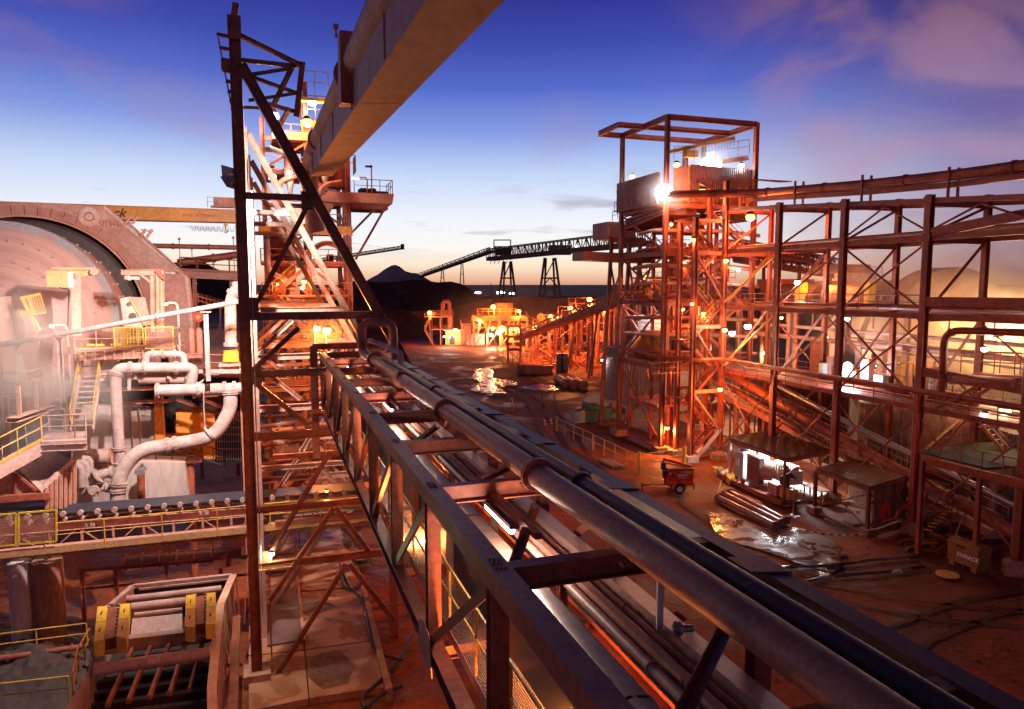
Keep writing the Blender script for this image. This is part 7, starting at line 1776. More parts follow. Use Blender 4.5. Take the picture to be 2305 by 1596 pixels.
for k in range(13):
    a0_, a1_ = PI * k / 13, PI * (k + 1) / 13
    for (p, q) in ((c, c + R * 12 + A * 3),):
        f = lambda ang, base: base + UP * (math.sin(ang) * 2.0) - A * (math.cos(ang) * 2.4)
        mb.poly([f(a0_, p), f(a1_, p), f(a1_, q), f(a0_, q)], [(0, 1, 2, 3)], True)
mb.build('roof_sheet', orange, t); bar(t, 'roof_eaves', c - A * 2.4, c + R * 12 + A * .6, .2, .3, st)
for s in (0, 6, 12): bar(t, 'roof_post', V(((c + R * s).x, (c + R * s).y, 0)), c + R * s, .3, .3, st)
tank_m = mat('stained_tank_plate', (.30, .19, .16), .6, .1, .4, .5, (.19, .09, .06), .2, .5, (1, 1, .3))
# lower level plant behind the walkway: tanks, cabinets, the blazing work area
mb = MB(); mb.prism([PF(Wd + 1.5, -22, .2), PF(Wd + 34, -22, .2), PF(Wd + 34, 14, .2), PF(Wd + 1.5, 14, .2)], (0, 0, -.3)); tag(mb.build('concrete_yard', conc), kind='structure')
lamp(RT, PF(Wd + 9, -12, 9), .22, em_warm, 5000, (1, .62, .3)); lamp(RT, PF(Wd + 2, -9, 7.5), .2, em_warm, 1500, (.85, 1, .5))
t = thing('low_tanks', 'row of pale tall cylindrical tanks behind the gantry legs', 'tank', PF(Wd + 3, 22, 0)); bpy.data.objects.remove(t)
for i, (a, r_, h_, lb) in enumerate(((11.5, 1.6, 7.0, 'leftmost pale tank behind the gantry legs'), (15.6, 1.8, 7.2, 'second pale tank from the left behind the gantry legs'), (20.0, 1.8, 7.2, 'third pale tank from the left behind the gantry legs'), (24.6, 1.9, 7.0, 'rightmost pale tank behind the gantry, beside the green platform'))):
    b_ = PF(Wd + 2.6, a, 0); t = thing('storage_tank', lb, 'tank', b_, 'pale tanks behind the gantry')
    MB().tube([b_, b_ + UP * h_, b_ + UP * (h_ + .25)], [r_, r_, r_ * .6], 28).build('tank_shell', tank_m, t)
    for z in (1.8, 4.4): MB().disc_ring(b_ + UP * z, UP, [(0, r_), (.02, r_ + .08), (.2, r_ + .08), (.22, r_)], 28).build('tank_band', steel, t)
    mb = MB()
    for s in (0, .45): mb.beam(b_ - R * (r_ + .2) - A * s + A * .2, b_ - R * (r_ + .2) - A * s + A * .2 + UP * h_, .05)
    for k in range(20): mb.beam(b_ - R * (r_ + .2) + A * .2 + UP * (.3 + .33 * k), b_ - R * (r_ + .2) - A * .25 + UP * (.3 + .33 * k), .03)
    mb.build('tank_ladder', galv, t)
t = thing('lit_work_bay', 'blinding white lit work bay full of small machinery behind the gantry', 'work bay', PF(Wd + 1.5, 12.5, 8.9))
rg = random.Random(31)
for k in range(26):
    c = PF(Wd - 1 + rg.uniform(0, 4), 7.5 + rg.uniform(0, 12), 8.9); h_ = rg.uniform(.6, 2.4)
    mb = MB()
    if k % 3 == 0: mb.cyl(c + UP * .2, c + UP * h_, rg.uniform(.15, .45), 14)
    elif k % 3 == 1: mb.gbox(c + UP * h_ / 2, rg.uniform(.4, 1.3), rg.uniform(.4, 1), h_)
    else: mb.tube(bend([c, c + UP * h_, c + UP * h_ + R * rg.uniform(-2, 2)], .3), .09, 8)
    mb.build('bay_machine', (cream, steel_pk, grey_d, st, yel_dirty)[k % 5], t)
MB().gbox(PF(Wd + 1.0, 6.0, 10.6), .15, 2.2, 3.2).build('rust_screen', st, t); MB().gbox(PF(Wd + 1.4, 9.2, 10.9), .08, 2.4, 2.0).build('lit_mesh', steel_wh, t)
for (u, v, r_, pw) in ((1908, 822, .30, 1300), (1920, 842, .24, 800), (1900, 838, .22, 500)): lamp(t, Y(u, v, 57.5), r_, em_white, pw, COOL, hood=False)
MB().gbox(Y(1908, 836, 58.8), .9, .12, 1.1).build('lit_sheet', white_p, t)
lamp(t, PF(Wd + 5, 2, 11.5), .22, em_warm, 1800, (1, .8, .5)); lamp(t, PF(Wd + 6, 22, 12.5), .25, em_amber, 900, (1, .5, .2))
# yard floor beyond, pale screen walls
t = thing('dark_bund_wall', 'dark slatted wall and pipework under the walkway, left of the pale tanks', 'wall', PF(Wd + 1, 3, 0))
MB().gbox(PF(Wd + .8, 4, 4.2), .2, 12, 6.6).build('wall_panel', grey_d, t)
mb = MB()
for k in range(40): mb.beam(PF(Wd + .6, -1.5 + .3 * k, 1), PF(Wd + .6, -1.5 + .3 * k, 7.4), .06)
mb.build('slats', steel_dk, t)
# green platform with stairs, right
t = thing('green_platform', 'low platform with a dark green floor and orange handrails by the right edge', 'platform', PF(1.4, 27, 0))
zp = 6.2
dk = [c6(1155, 1010), c6(1440, 950), c6(1900, 920), c6(1990, 1000), c6(1985, 1120), c6(1690, 1140)]
MB().prism([G(u, v, zp) for u, v in dk], (0, 0, -.12)).build('green_deck', green_deck, t)
o_ = [G(*c6(1155, 1035), zp), G(*c6(1650, 1160), zp), G(*c6(1990, 1240), zp)]
for p, q in zip(o_[:-1], o_[1:]): bar(t, 'edge_channel', p - UP * .25, q - UP * .25, .12, .5, st, 'C')
rail(t, o_, 1.1, 1.4, .035, steel); rail(t, [G(*c6(1155, 1000), zp), G(*c6(1500, 945), zp), G(*c6(1880, 930), zp)], 1.1, 1.3, .035, st)
stair(t, G(*c6(1820, 1010), zp), Y(*c6(1560, 690), G(*c6(1820, 1010), zp).y + 4.5), .9, R + A * .3, st, steel_pk)
for uv in ((1180, 1060), (1640, 1150)): p = G(*c6(*uv), zp); bar(t, 'platform_leg', V((p.x, p.y, 0)), p - UP * .2, .25, .25, st, 'H')
bar(t, 'platform_prop', G(*c6(1200, 990), zp), Y(*c6(1520, 710), 47), .18, .18, yel_dirty, 'T')
lamp(t, G(*c6(1500, 900), zp) + UP * 2.4 + A * 1.5, .12, em_warm, 260, WRM)
t = thing('upper_stair', 'dark stair flight rising right from the gantry walkway end', 'stair', PF(3, 27, 8.8)); stair(t, Y(*c6(1380, 690), 46), Y(*c6(1720, 500), 48), .9, A, steel_dk, st)
t = thing('right_catwalk', 'railed catwalk in front of the lit steam at the right edge', 'catwalk', Y(2250, 840, 50))
a, b = Y(2192, 842, 48), Y(2330, 850, 46); bar(t, 'catwalk_deck', a, b, 1.0, .2, st); rail(t, [a, b], 1.5, 1.2, .035, st, False); rail(t, [a + A, b + A], 1.5, 1.2, .035, st, False)
bar(t, 'catwalk_prop', V((*a.xy, 10.9)), a, .16, .16, st); bar(t, 'catwalk_prop', V((*b.xy, 10.9)), b, .16, .16, st)

# ---- corrugated shed in the tower's foot, white-topped cone
t = thing('corrugated_shed', 'dull pink corrugated shed under the tall tower', 'shed', PB(-2, 10, 0))
s0 = G(*c5(235, 800)); s1 = G(*c5(700, 905)); s2 = s1 + (s0 - s1).length * 0 * A + A * 10
zt = 6.6
dR = (s1 - s0).normalized(); n_ = V((-dR.y, dR.x, 0))
def wall4(p, q, z0, z1, m, nm='corrugated_wall', th=.1):
    n = (q - p).cross(UP).normalized() * -th
    return MB().hexa([p + UP * z0, q + UP * z0, q + n + UP * z0, p + n + UP * z0, p + UP * z1, q + UP * z1, q + n + UP * z1, p + n + UP * z1]).build(nm, m, t)
shed_m = corrugated('shed_cladding', (.50, .30, .27), 34, tuple(dR), 1.0, (.36, .20, .17))
wall4(s0, s1, 0, zt, shed_m); wall4(s0 + n_ * 8, s0, 0, zt, shed_m); wall4(s1, s1 + n_ * 8, 0, zt, shed_m)
MB().prism([s0 - n_ * .3 + UP * zt, s1 - n_ * .3 + UP * zt, s1 + n_ * 8.3 + UP * zt, s0 + n_ * 8.3 + UP * zt], (0, 0, .15)).build('shed_roof', grey_d, t)
MB().prism([s0 - n_ * .4 + UP * zt, s1 - n_ * .4 + UP * zt, s1 + n_ * 2 + UP * zt, s0 + n_ * 2 + UP * zt], (0, 0, 1.4)).build('roof_clutter_box', steel_dk, t)
mb = MB(); n = int((s1 - s0).length / .35)
for k in range(n): c = s0.lerp(s1, (k + .5) / n) - n_ * .04; mb.beam(c + UP * .05, c + UP * zt, .07, .05)
mb.build('wall_corrugation', shed_m, t)
lamp(t, s0 - R * .3 + UP * 6.0 - n_ * .2, .2, em_white, 240, COOL)
t = thing('wall_lamp_pool', 'x', 'x', s0); bpy.data.objects.remove(t)
t = thing('white_cone', 'white tarpaulin cone over a brown skirt, glowing under the tall tower', 'cone', Y(1480, 740, 82))
c = Y(1474, 742, 82); MB().tube([c - UP * .4, c + UP * .9, c + UP * 1.5, c + UP * 1.9], [2.2, 1.9, 1.0, .3], 10).build('white_sheet', white_p, t); MB().tube([c - UP * 2.6, c - UP * .4], [3.2, 2.1], 14).build('brown_skirt', orange, t)
MB().tube([c - UP * 2.6, V((c.x, c.y, 9.0))], [3.0, 3.0], 14).build('skirt_base', st, t)
lamp(t, c + V((-3, -4, 3.2)), .12, em_white, 900, WHT)
t = thing('concrete_yard', 'x', 'x', s0); bpy.data.objects.remove(t)
mb = MB(); mb.prism([G(u, v, .16) for u, v in (c5(150, 730), c5(420, 800), c5(760, 930), c5(700, 1100), c5(330, 960), c5(60, 800))], (0, 0, -.3)); tag(mb.build('concrete_pad', conc), kind='structure')
t = pipe('bent_duct', 'curved fat brown duct lying at the corrugated shed corner', 'duct', [G(*c5(290, 880), .5), G(*c5(300, 820), 1.3), G(*c5(370, 850), .7), G(*c5(430, 890), .6)], .5, steel, 1.2, flanges=(.97,), fr=1.1)
t = pipe('lying_pipe', 'long brown pipe lying on the ground between the tower footings', 'pipe', [G(*c5(440, 1105), .35), G(*c5(645, 1195), .35)], .36, steel, flanges=(.02, .985), fr=1.25, seg=20)

# ---- fence and yellow gate
t = thing('yard_fence', 'low pale tube fence around the tower foot', 'fence', G(1350, 1000, 0))
f0, f1, f2 = G(1253, 985, 0), G(*c5(140, 1195), 0), G(*c5(515, 1385), 0)
f0 = G(*((1500 + 1450 / 1.9945) / 1.777, (1500 + 455 / 1.9945) / 1.777)); f1 = G(*((1500 + 1735 / 1.9945) / 1.777, (1500 + 590 / 1.9945) / 1.777)); f2 = G(*c5(150, 1200)); f3 = G(*c5(510, 1385))
hF = 1.6
for p, q in ((f0, f1), (f2, f3)):
    n = 4 if p is f0 else 4; rail_mb([p, q], hF, (q - p).length / n, .05, False).build('fence_rail', yel_dirty, t)
for p in (f0,): MB().tube([p, p + UP * 1.8], .12, 12).build('end_post', yel_dirty, t)
t = thing('yellow_gate', 'bright yellow swing gate with yellow posts beside the light tower trailer', 'gate', f3)
g0, g1 = f3, G(*c5(872, 1335))
for p in (g0, g1): MB().tube([p, p + UP * 2.0], .16, 14).build('gate_post', yel, t)
mb = MB(); a, b = g0.lerp(g1, .05), g0.lerp(g1, .95)
for z in (1.75, 1.15): mb.beam(a + UP * z, b + UP * (z + .05), .07, None, 'T')
for k in range(5): c = a.lerp(b, k / 4); mb.beam(c + UP * 1.15, c + UP * 1.78, .05, None, 'T')
mb.beam(a + UP * 1.2, b.lerp(a, .4) + UP * .75, .06, None, 'T'); mb.build('gate_leaf', yel, t)
t = thing('timber_pile', 'flat pile of timber planks on the mud beside the fence', 'timber pile', G(*c5(295, 1315)))
for k in range(7): c = G(*c5(295, 1315)) + R * (k % 4 * .35 - .5) + UP * (.1 + .12 * (k // 4)) ; MB().box(c, 3.0, .28, .1, (f3 - f2).normalized(), n_).build('plank', wood, t)

# ---- mobile light tower trailer
tc_ = G(*c5(830, 1545)); 
t = thing('light_tower_trailer', 'small red lighting-tower trailer with a white-hubbed wheel beside the yellow gate', 'trailer', tc_)
LX, LY = V((1, .05, 0)).normalized(), V((-.05, 1, 0)).normalized()
w0 = tc_ + UP * .38
T_ = lambda x, y, z: tc_ + LX * x + LY * y + UP * z
for yy in (-.12, 1.7):
    MB().disc_ring(T_(0, yy, .42), LY, [(-.12, .22), (-.12, .40), (-.08, .44), (.10, .44), (.14, .38), (.14, .1)], 28).build('tyre', rubber, t)
    MB().disc_ring(T_(0, yy - .13, .42), LY, [(0.02, .02), (0, .1), (.03, .22), (0, .25)], 24).build('wheel_rim', white_p, t)
MB().box(T_(.15, .8, 1.35), 2.1, 1.4, 1.15, LX, LY).build('body', redp, t)
MB().box(T_(.15, .8, .72), 2.3, 1.5, .14, LX, LY).build('chassis', redp, t)
MB().disc_ring(T_(0, -.05, .45), LY, [(-.22, .50), (-.22, .56), (.1, .56), (.1, .50)], 20, 0, PI * 1.0).build('mudguard', redp, t)
MB().box(T_(.15, .8, 1.98), 2.14, 1.44, .1, LX, LY).build('lid', steel_dk, t)
MB().box(T_(.15, .088, .93), 2.1, .012, .07, LX, LY).build('yellow_stripe', yel, t); MB().box(T_(.82, .086, 1.72), .5, .012, .2, LX, LY).build('yellow_plate', yel, t)
MB().box(T_(-.5, .086, 1.5), .28, .012, .3, LX, LY).build('vent_panel', steel_dk, t); MB().box(T_(-.72, .086, 1.62), .12, .012, .16, LX, LY).build('label_patch', white_p, t)
text(t, 'coates', T_(-.12, .08, 1.42), .34, LX, UP, white_p, .004, 'body_lettering', .012); text(t, '13 15 52', T_(-.06, .08, 1.22), .18, LX, UP, white_p, .004, 'body_lettering', .004); text(t, '410802', T_(.1, .08, 1.72), .15, LX, UP, white_p, .004, 'body_lettering')
bar(t, 'folded_mast', T_(-1.2, .6, 2.75), T_(1.2, .6, 2.05), .18, .2, redp); bar(t, 'mast_stay', T_(-1.2, .6, 2.5), T_(.9, .5, 1.98), .08, .08, steel_dk)
mb = MB()
for k in range(4): mb.box(T_(-1.25 + .08 * k, .4 + .3 * (k % 2), 2.35 - .35 * k), .35, .3, .3, LX, LY)
mb.build('lamp_heads', grey_d, t); bar(t, 'mast_foot', T_(-1.0, .6, .6), T_(-1.2, .6, 2.7), .1, .12, steel_dk)
bar(t, 'drawbar', T_(-2.9, .7, .55), T_(-.8, .7, .62), .1, .1, grey_d); bar(t, 'jack_leg', T_(-2.9, .7, 0), T_(-2.9, .7, .75), .1, .1, grey_d); bar(t, 'stabiliser', T_(1.3, .3, .2), T_(1.35, .3, .85), .08, .08, grey_d)
MB().tube([T_(.75, .0, .62), T_(.75, .0, 1.0)], .08, 10).build('extinguisher', redp, t)

# ---- open sheds and generators
def open_shed(name, label, roofuv, zr, posts, m=st, th=.12):
    t = thing(name, label, 'shed', G(*posts[0], 0) if posts else G(*roofuv[0], zr))
    P4 = [G(u, v, zr) for u, v in roofuv]
    MB().prism(P4, (0, 0, -th)).build('roof', roof_m, t)
    mb = MB(); n = 34
    for k in range(n + 1): mb.beam(P4[0].lerp(P4[3], k / n) + UP * .02, P4[1].lerp(P4[2], k / n) + UP * .02, .07, .05)
    mb.build('roof_ribs', roof_m, t)
    for i in range(4): bar(t, 'eaves_beam', P4[i] - UP * .24, P4[(i + 1) % 4] - UP * .24, .12, .2, m)
    return t, P4
zr1 = 3.8
t, P4 = open_shed('generator_shelter', 'open shelter with a ribbed brown roof over brightly lit white machines', [c7(610, 292), c7(950, 247), c7(1480, 388), c7(1095, 465)], zr1, [c7(1100, 860)])
for (p, mm) in ((P4[0].lerp(P4[3], .08), white_p), (P4[3].lerp(P4[0], .03), st), (P4[1], st), (P4[2], galv)): 
    bar(t, 'shelter_post', V((p.x, p.y, 0)), p - UP * .2, .16, .16, mm)
slab = [V((*(p.lerp(sum(P4, V((0, 0, 0))) / 4, -.02)).xy, .2)) for p in P4]
MB().prism(slab, (0, 0, -.3)).build('shelter_slab', conc_gy, t)
bar(t, 'slab_kerb', slab[0] + UP * .08 - R * .3, slab[3] + UP * .08 - R * .3, .35, .35, st)
for a_, b_, q_ in ((P4[3], P4[2], .55), (P4[0], P4[1], .4)):
    pass
CS = sum(P4, V((0, 0, 0))) / 4
for k in range(2):
    c = P4[0].lerp(P4[3], .35 + .3 * k).lerp(P4[1].lerp(P4[2], .35 + .3 * k), .5) - UP * .32
    bar(t, 'strip_light', c - R * 1.2, c + R * 1.2, .16, .1, em_tube)
    li = bpy.data.lights.new('shelter_glow', 'AREA'); li.energy = 1300; li.size = 1.2; li.color = (.86, .92, 1)
    lo = bpy.data.objects.new('shelter_glow', li); COL.objects.link(lo); lo.parent = t; lo.location = c - UP * .12 - t.location
ex = (P4[3] - P4[0]).normalized(); ey = (P4[1] - P4[0]).normalized()
E = lambda x, y, z: V((*P4[0].xy, 0)) + ex * x + ey * y + UP * z
def ebox(mb, x, y, z, dx, dy, dz): return mb.box(E(x, y, z), dx, dy, dz, ex, V((-ex.y, ex.x, 0)))
grey_g = mat('grey_cabinet_paint', (.42, .43, .44), .4, .1, .2, 2)
for i, (x, y, lb) in enumerate(((1.5, 1.0, 'nearer tall grey cabinet with a round cap under the ribbed roof'), (1.5, 2.8, 'farther tall grey cabinet with a round cap under the ribbed roof'))):
    g = thing('grey_cabinet', lb, 'cabinet', E(x, y, .2), 'tall grey cabinets')
    ebox(MB(), x, y, 1.55, 1.3, 1.1, 2.2).build('cabinet_body', grey_g, g); ebox(MB(), x, y, 2.72, 1.4, 1.2, .12).build('cabinet_top', white_p, g)
    MB().cyl(E(x, y, 2.78), E(x, y, 2.95), .4, 18).build('round_cap', grey_d, g); ebox(MB(), x, y, .32, 1.2, 1.0, .25).build('cabinet_skid', steel, g)
    ebox(MB(), x - .2, y - .565, 1.8, .5, .03, .6).build('cabinet_panel', white_p, g)
g = thing('diesel_generator', 'white-lit engine with a big finned radiator under the ribbed roof', 'generator', E(4, 1, .2))
ebox(MB(), 3.6, .6, 1.7, 1.7, .5, 2.1).build('radiator_core', mat('radiator_brown', (.20, .13, .11), .5, .3), g)
mb = MB()
for k in range(24): ebox(mb, 2.85 + k * .065, .33, 1.7, .02, .05, 1.9)
mb.build('radiator_fins', steel_pk, g); ebox(MB(), 3.6, .6, 2.8, 1.8, .6, .12).build('radiator_tank', steel_wh, g)
MB().cyl(E(3.9, .9, 1.7), E(4.6, 1.7, 1.7), .8, 24).build('fan_shroud', steel_wh, g)
ebox(MB(), 5.4, 2.6, 1.5, 2.6, 1.2, 1.1).build('engine_block', cream, g); ebox(MB(), 5.4, 2.6, 2.2, 2.2, .8, .35).build('rocker_cover', steel_pk, g)
mb = MB()
for k in range(9): mb.tube(bend([E(4.4 + .3 * k, 1.9, 1.2), E(4.4 + .3 * k, 1.8, 2.3), E(4.6 + .3 * k, 2.4, 2.55)], .3), .07, 8)
mb.build('engine_pipe', steel_wh, g); ebox(MB(), 4.6, 1.6, .45, 4.4, 1.6, .3).build('engine_skid', steel, g)
MB().tube(bend([E(2.4, 3.2, 3.0), E(4.4, 3.4, 3.3), E(6.4, 3.2, 2.9)], .8), .14, 10).build('exhaust_pipe', white_p, g)
g = thing('hydraulic_pump_set', 'small hydraulic pump set on a skid with an ochre tank by the shelter post', 'pump', E(7.3, .6, .2))
ebox(MB(), 6.7, .4, .95, 1.1, .9, .9).build('pump_tank', steel_pk, g); ebox(MB(), 7.9, .6, .9, 1.1, .8, .8).build('ochre_tank', yel_dirty, g); ebox(MB(), 7.3, .5, .35, 2.8, 1.1, .2).build('pump_skid', steel_dk, g)
mb = MB()
for k in range(6): mb.tube(bend([E(7 + .2 * k, .5, 1.2), E(7 + .2 * k, .5, 2.0 + .12 * k), E(7.6 + .1 * k, 1.2, 2.0)], .2), .06, 8)
mb.build('pump_hose', rubberhose, g); MB().tube(bend([E(7.4, 1.0, 1.3), E(7.4, 1.0, 2.3), E(6.9, 1.2, 2.6)], .3), .18, 12).build('curved_pipe', st, g)
g = thing('work_bench', 'steel work bench behind the pump set', 'bench', E(8.6, 3.0, .2))
ebox(MB(), 8.6, 3.0, 1.2, 2.2, .9, .08).build('bench_top', steel_wh, g)
for sx_ in (-1, 1):
    for sy in (-.35, .35): ebox(MB(), 8.6 + sx_, 3.0 + sy, .7, .1, .1, 1.0).build('leg', steel, g)
for i, x in enumerate((1.7, 2.4)):
    g = thing('traffic_cone', ('left', 'right')[i] + ' dusty traffic cone in front of the radiator', 'traffic cone', E(x + .6, -.3, .2), 'traffic cones')
    MB().tube([E(x + .6, -.3, .22), E(x + .6, -.3, .95)], [.2, .03], 14).build('cone_body', steel, g); MB().box(E(x + .6, -.3, .22), .5, .5, .05).build('cone_base', steel_dk, g)
g = thing('rag_bundle', 'crumpled yellow and white bundle glowing beside the left shelter post', 'bundle', G(*c7(560, 600)))
rg = random.Random(3); 
for k in range(9):
    c = G(*c7(530 + 14 * k, 585 + 10 * k)) + UP * rg.uniform(.2, .6); MB().box(c, rg.uniform(.4, .9), rg.uniform(.3, .8), rg.uniform(.2, .6), V((1, rg.random(), rg.uniform(-.3, .3))).normalized(), V((-.2, 1, .2)).normalized()).build('bundle_piece', (yel, white_p, greenp, steel)[k % 4], g)
g = thing('warning_tape', 'sagging yellow and black tape stretched from the pipe ends to the small shed post', 'tape', G(*c7(1060, 980)))
pA, pB = G(*c7(1062, 985), .75), G(*c7(1700, 1070), 1.25); mb = MB(); mb2 = MB(); n = 20
for k in range(n):
    a, b = pA.lerp(pB, k / n), pA.lerp(pB, (k + 1) / n); a = a - UP * .35 * math.sin(PI * k / n); b = b - UP * .35 * math.sin(PI * (k + 1) / n)
    (mb if k % 2 else mb2).beam(a, b, .012, .08)
mb.build('yellow_band', yel, g); mb2.build('black_band', black, g)
g = thing('warning_tape', 'short yellow tape hanging down to the near pipe flange', 'tape', G(*c7(560, 640))); MB().beam(G(*c7(572, 640), .7), G(*c7(540, 740), .5), .02, .09).build('tape_band', yel, g)
# pipes on the mud
ends = ((((540, 775), (1005, 1005)), 'nearest one of three long flanged pipes lying by the puddle'), (((590, 748), (1055, 985)), 'middle one of three long flanged pipes lying by the puddle'), (((635, 735), (1090, 965)), 'farthest one of three long flanged pipes lying by the puddle'))
for i, ((p, q), lb) in enumerate(ends):
    pipe('long_pipe', lb, 'pipe', [G(*c7(*p), .38), G(*c7(*q), .38)], .23, mat('glossy_brown_pipe' + str(i), (.34, .17, .13), .25, .3, .25, 1), group='long pipes on the mud', flanges=(.012, .988), fr=1.45, seg=20)
t = thing('sign_stand', 'small steel cross stand with a rod and a hanging rope', 'stand', G(*c7(1150, 945))); c = G(*c7(1140, 940)); MB().box(c + UP * .12, 1.0, .12, .08).build('cross_foot', galv, t); MB().box(c + UP * .14, .12, 1.0, .08).build('cross_foot', galv, t); MB().tube([c + UP * .1, c + UP * 2.9], .03, 6).build('rod', steel_pk, t)
# second shed
zr2 = 3.4
t, Q4 = open_shed('corrugated_store', 'small lean-to with a flat brown roof and corrugated back walls', [c7(1325, 545), c7(1640, 472), c7(2035, 608), c7(1750, 692)], zr2, [c7(1720, 1110)])
for i, q_ in enumerate((Q4[0], Q4[3], Q4[1], Q4[2])):
    bar(t, 'store_post', V((q_.x, q_.y, .3)), q_ - UP * .2, .22, .22, steel_dk, 'H'); MB().gbox(V((q_.x, q_.y, .22)), .8, .8, .55).build('post_plinth', conc, t)
sl = [V((*p.xy, .16)) for p in Q4]; MB().prism(sl, (0, 0, -.25)).build('store_slab', conc, t)
store_m = corrugated('store_sheet', (.46, .24, .15), 20, (1, .3, 0), 1.0, (.30, .13, .08))
wall4(V((*Q4[3].lerp(Q4[2], .12).xy, 0)), V((*Q4[2].xy, 0)), .3, zr2 - .4, store_m, 'side_sheet', .05); wall4(V((*Q4[1].lerp(Q4[0], .15).xy, 0)), V((*Q4[2].xy, 0)), .3, zr2 - .4, store_m, 'back_sheet', -.05)
for a_, b_, n in ((Q4[3].lerp(Q4[2], .12), Q4[2], 16), (Q4[1].lerp(Q4[0], .15), Q4[2], 16)):
    mb = MB()
    for k in range(n): c = a_.lerp(b_, (k + .5) / n); mb.beam(V((c.x, c.y - .05, .35)), V((c.x, c.y - .05, zr2 - .4)), .1, .07)
    mb.build('sheet_corrugation', store_m, t)
for a_, b_ in ((Q4[3], Q4[2]), (Q4[0], Q4[3])):
    bar(t, 'wall_brace', V((*a_.xy, .5)), b_ - UP * .5, .09, .09, steel_dk, 'L'); bar(t, 'wall_brace', V((*b_.xy, .5)), a_ - UP * .5, .09, .09, steel_dk, 'L')
bar(t, 'wall_rail', V((*Q4[3].xy, 2.2)), V((*Q4[2].xy, 2.2)), .1, .12, steel_dk)
g = thing('steel_drum', 'upright grey-brown drum with a pale label inside the lean-to', 'drum', G(*c7(1645, 965)))
c = G(*c7(1645, 965), .35); MB().disc_ring(c, UP, [(0, .0), (0, .36), (.4, .36), (.42, .39), (.46, .39), (.48, .36), (.86, .36), (.88, .39), (.92, .39), (.94, .36), (1.4, .36), (1.44, .38), (1.44, 0)], 24).build('drum_body', mat('drum_grey', (.30, .22, .20), .6), g); MB().box(c + V((-.08, -.40, .75)), .3, .03, .2).build('drum_label', cream, g)
MB().gbox(c - UP * .1, 1.4, 1.0, .14).build('drum_pallet', wood, g)
g = thing('hanging_jacket', 'red-orange work jacket hanging on the lean-to side wall', 'jacket', G(*c7(1865, 1000)))
jx = G(*c7(1868, 1010)); j = V((jx.x, jx.y, 1.15)); j0 = Q4[3].lerp(Q4[2], .40); j = V((j0.x - .12, j0.y - .25, 1.35))
mb = MB(); mb.grid(lambda s, q_: j + V(((s - .5) * (.50 + .22 * (1 - q_)) , -.12 * math.sin(s * PI) - .05 * math.sin(s * 19), .62 - q_ * 1.0 + .05 * math.sin(s * 9))), 14, 8); mb.grid(lambda s, q_: j + V(((s - .5) * (.50 + .22 * (1 - q_)), .10 * math.sin(s * PI), .62 - q_ * 1.0)), 14, 8)
for s in (-1, 1): mb.tube([j + V((s * .26, -.04, .52)), j + V((s * .38, -.08, .1)), j + V((s * .36, -.1, -.32))], [.11, .10, .08], 8)
mb.build('jacket_cloth', fabric_r, g)
g = thing('fire_pipe', 'bright red riser pipe on the gantry leg beside the lean-to', 'pipe', PF(0, 22, 1)); p = PF(-.35, 22.6, 0)
MB().tube(bend([p + UP * 9.5, p + UP * 2.2, p - R * 1.6 + UP * 1.9 - A * .3, p - R * 1.7 + UP * 1.4 - A * .3, p - R * 2.6 + UP * 1.2], .2), .07, 10).build('riser', redp, g)
for i, (dx) in enumerate((0,)): MB().cyl(p + UP * 2.0 - R * .9 - A * .1, p + UP * 2.0 - R * .7 - A * .1, .14, 12).build('riser_coupling', redp, g)

# ---- toolbox, buckets, scaffold, sheet strips at lower right
c8 = lambda x, y: ((3300 + x / 1.7048) / 1.777, (1900 + y / 1.7048) / 1.777)
tb = G(*c8(830, 600)); te = G(*c8(1035, 680)); dx = (te - tb).normalized(); dy = V((-dx.y, dx.x, 0)); ln_ = (te - tb).length
t = thing('site_toolbox', 'ochre steel site toolbox with red and white lettering at the lower right', 'toolbox', tb)
K = lambda x, y, z: tb + dx * x + dy * y + UP * z
tan = mat('toolbox_ochre', (.34, .14, .035), .5, 0, .35, 2, (.22, .08, .02))
MB().box(K(ln_ / 2, .55, .78), ln_, 1.1, .96, dx, dy).build('box_body', tan, t); MB().box(K(ln_ / 2, .55, 1.36), ln_ + .06, 1.16, .2, dx, dy).build('box_lid', tan, t)
MB().prism([K(-.03, -.03, 1.46), K(-.03, 1.13, 1.46), K(-.03, .8, 1.62), K(-.03, .3, 1.62)], dx * (ln_ + .06)).build('lid_ridge', tan, t)
for x in (.25, ln_ - .25): MB().box(K(x, .55, .15), .3, 1.0, .3, dx, dy).build('box_foot', tan, t)
MB().box(K(ln_ / 2 - .1, -.06, 1.36), .5, .06, .12, dx, dy).build('lid_latch', grey_d, t)
text(t, 'KNAACK', K(ln_ * .32, -.012, .72), .34, dx, UP, white_p, .004, 'box_lettering', .015); MB().box(K(ln_ / 2, -.008, 1.16), .9, .014, .07, dx, dy).build('red_strip', redp, t); MB().box(K(ln_ / 2 + .1, -.008, .62), .5, .014, .06, dx, dy).build('red_strip', redp, t)
for i, (x, y, lb) in enumerate(((895, 650, 'white bucket in front of the ochre toolbox'), (1093, 690, 'white bucket at the right end of the ochre toolbox'))):
    g = thing('bucket', lb, 'bucket', G(*c8(x, y)), 'white buckets'); c = G(*c8(x, y)); MB().disc_ring(c, UP, [(0, 0), (0, .20), (.48, .25), (.48, .27), (.52, .27), (.52, .24), (.3, .22)], 22).build('bucket_shell', white_p, g)
    MB().tube([c + V((.25, 0, .46)), c + V((.28, -.2, .25)), c + V((0, -.28, .2)), c + V((-.25, 0, .46))], .012, 5).build('handle', galv, g)
g = thing('pail_lid', 'flat round brown lid on the mud before the toolbox', 'lid', G(*c8(835, 680))); MB().cyl(G(*c8(835, 682), .1), G(*c8(835, 682), .1) + UP * .07, .62, 26).build('lid_disc', yel_dirty, g)
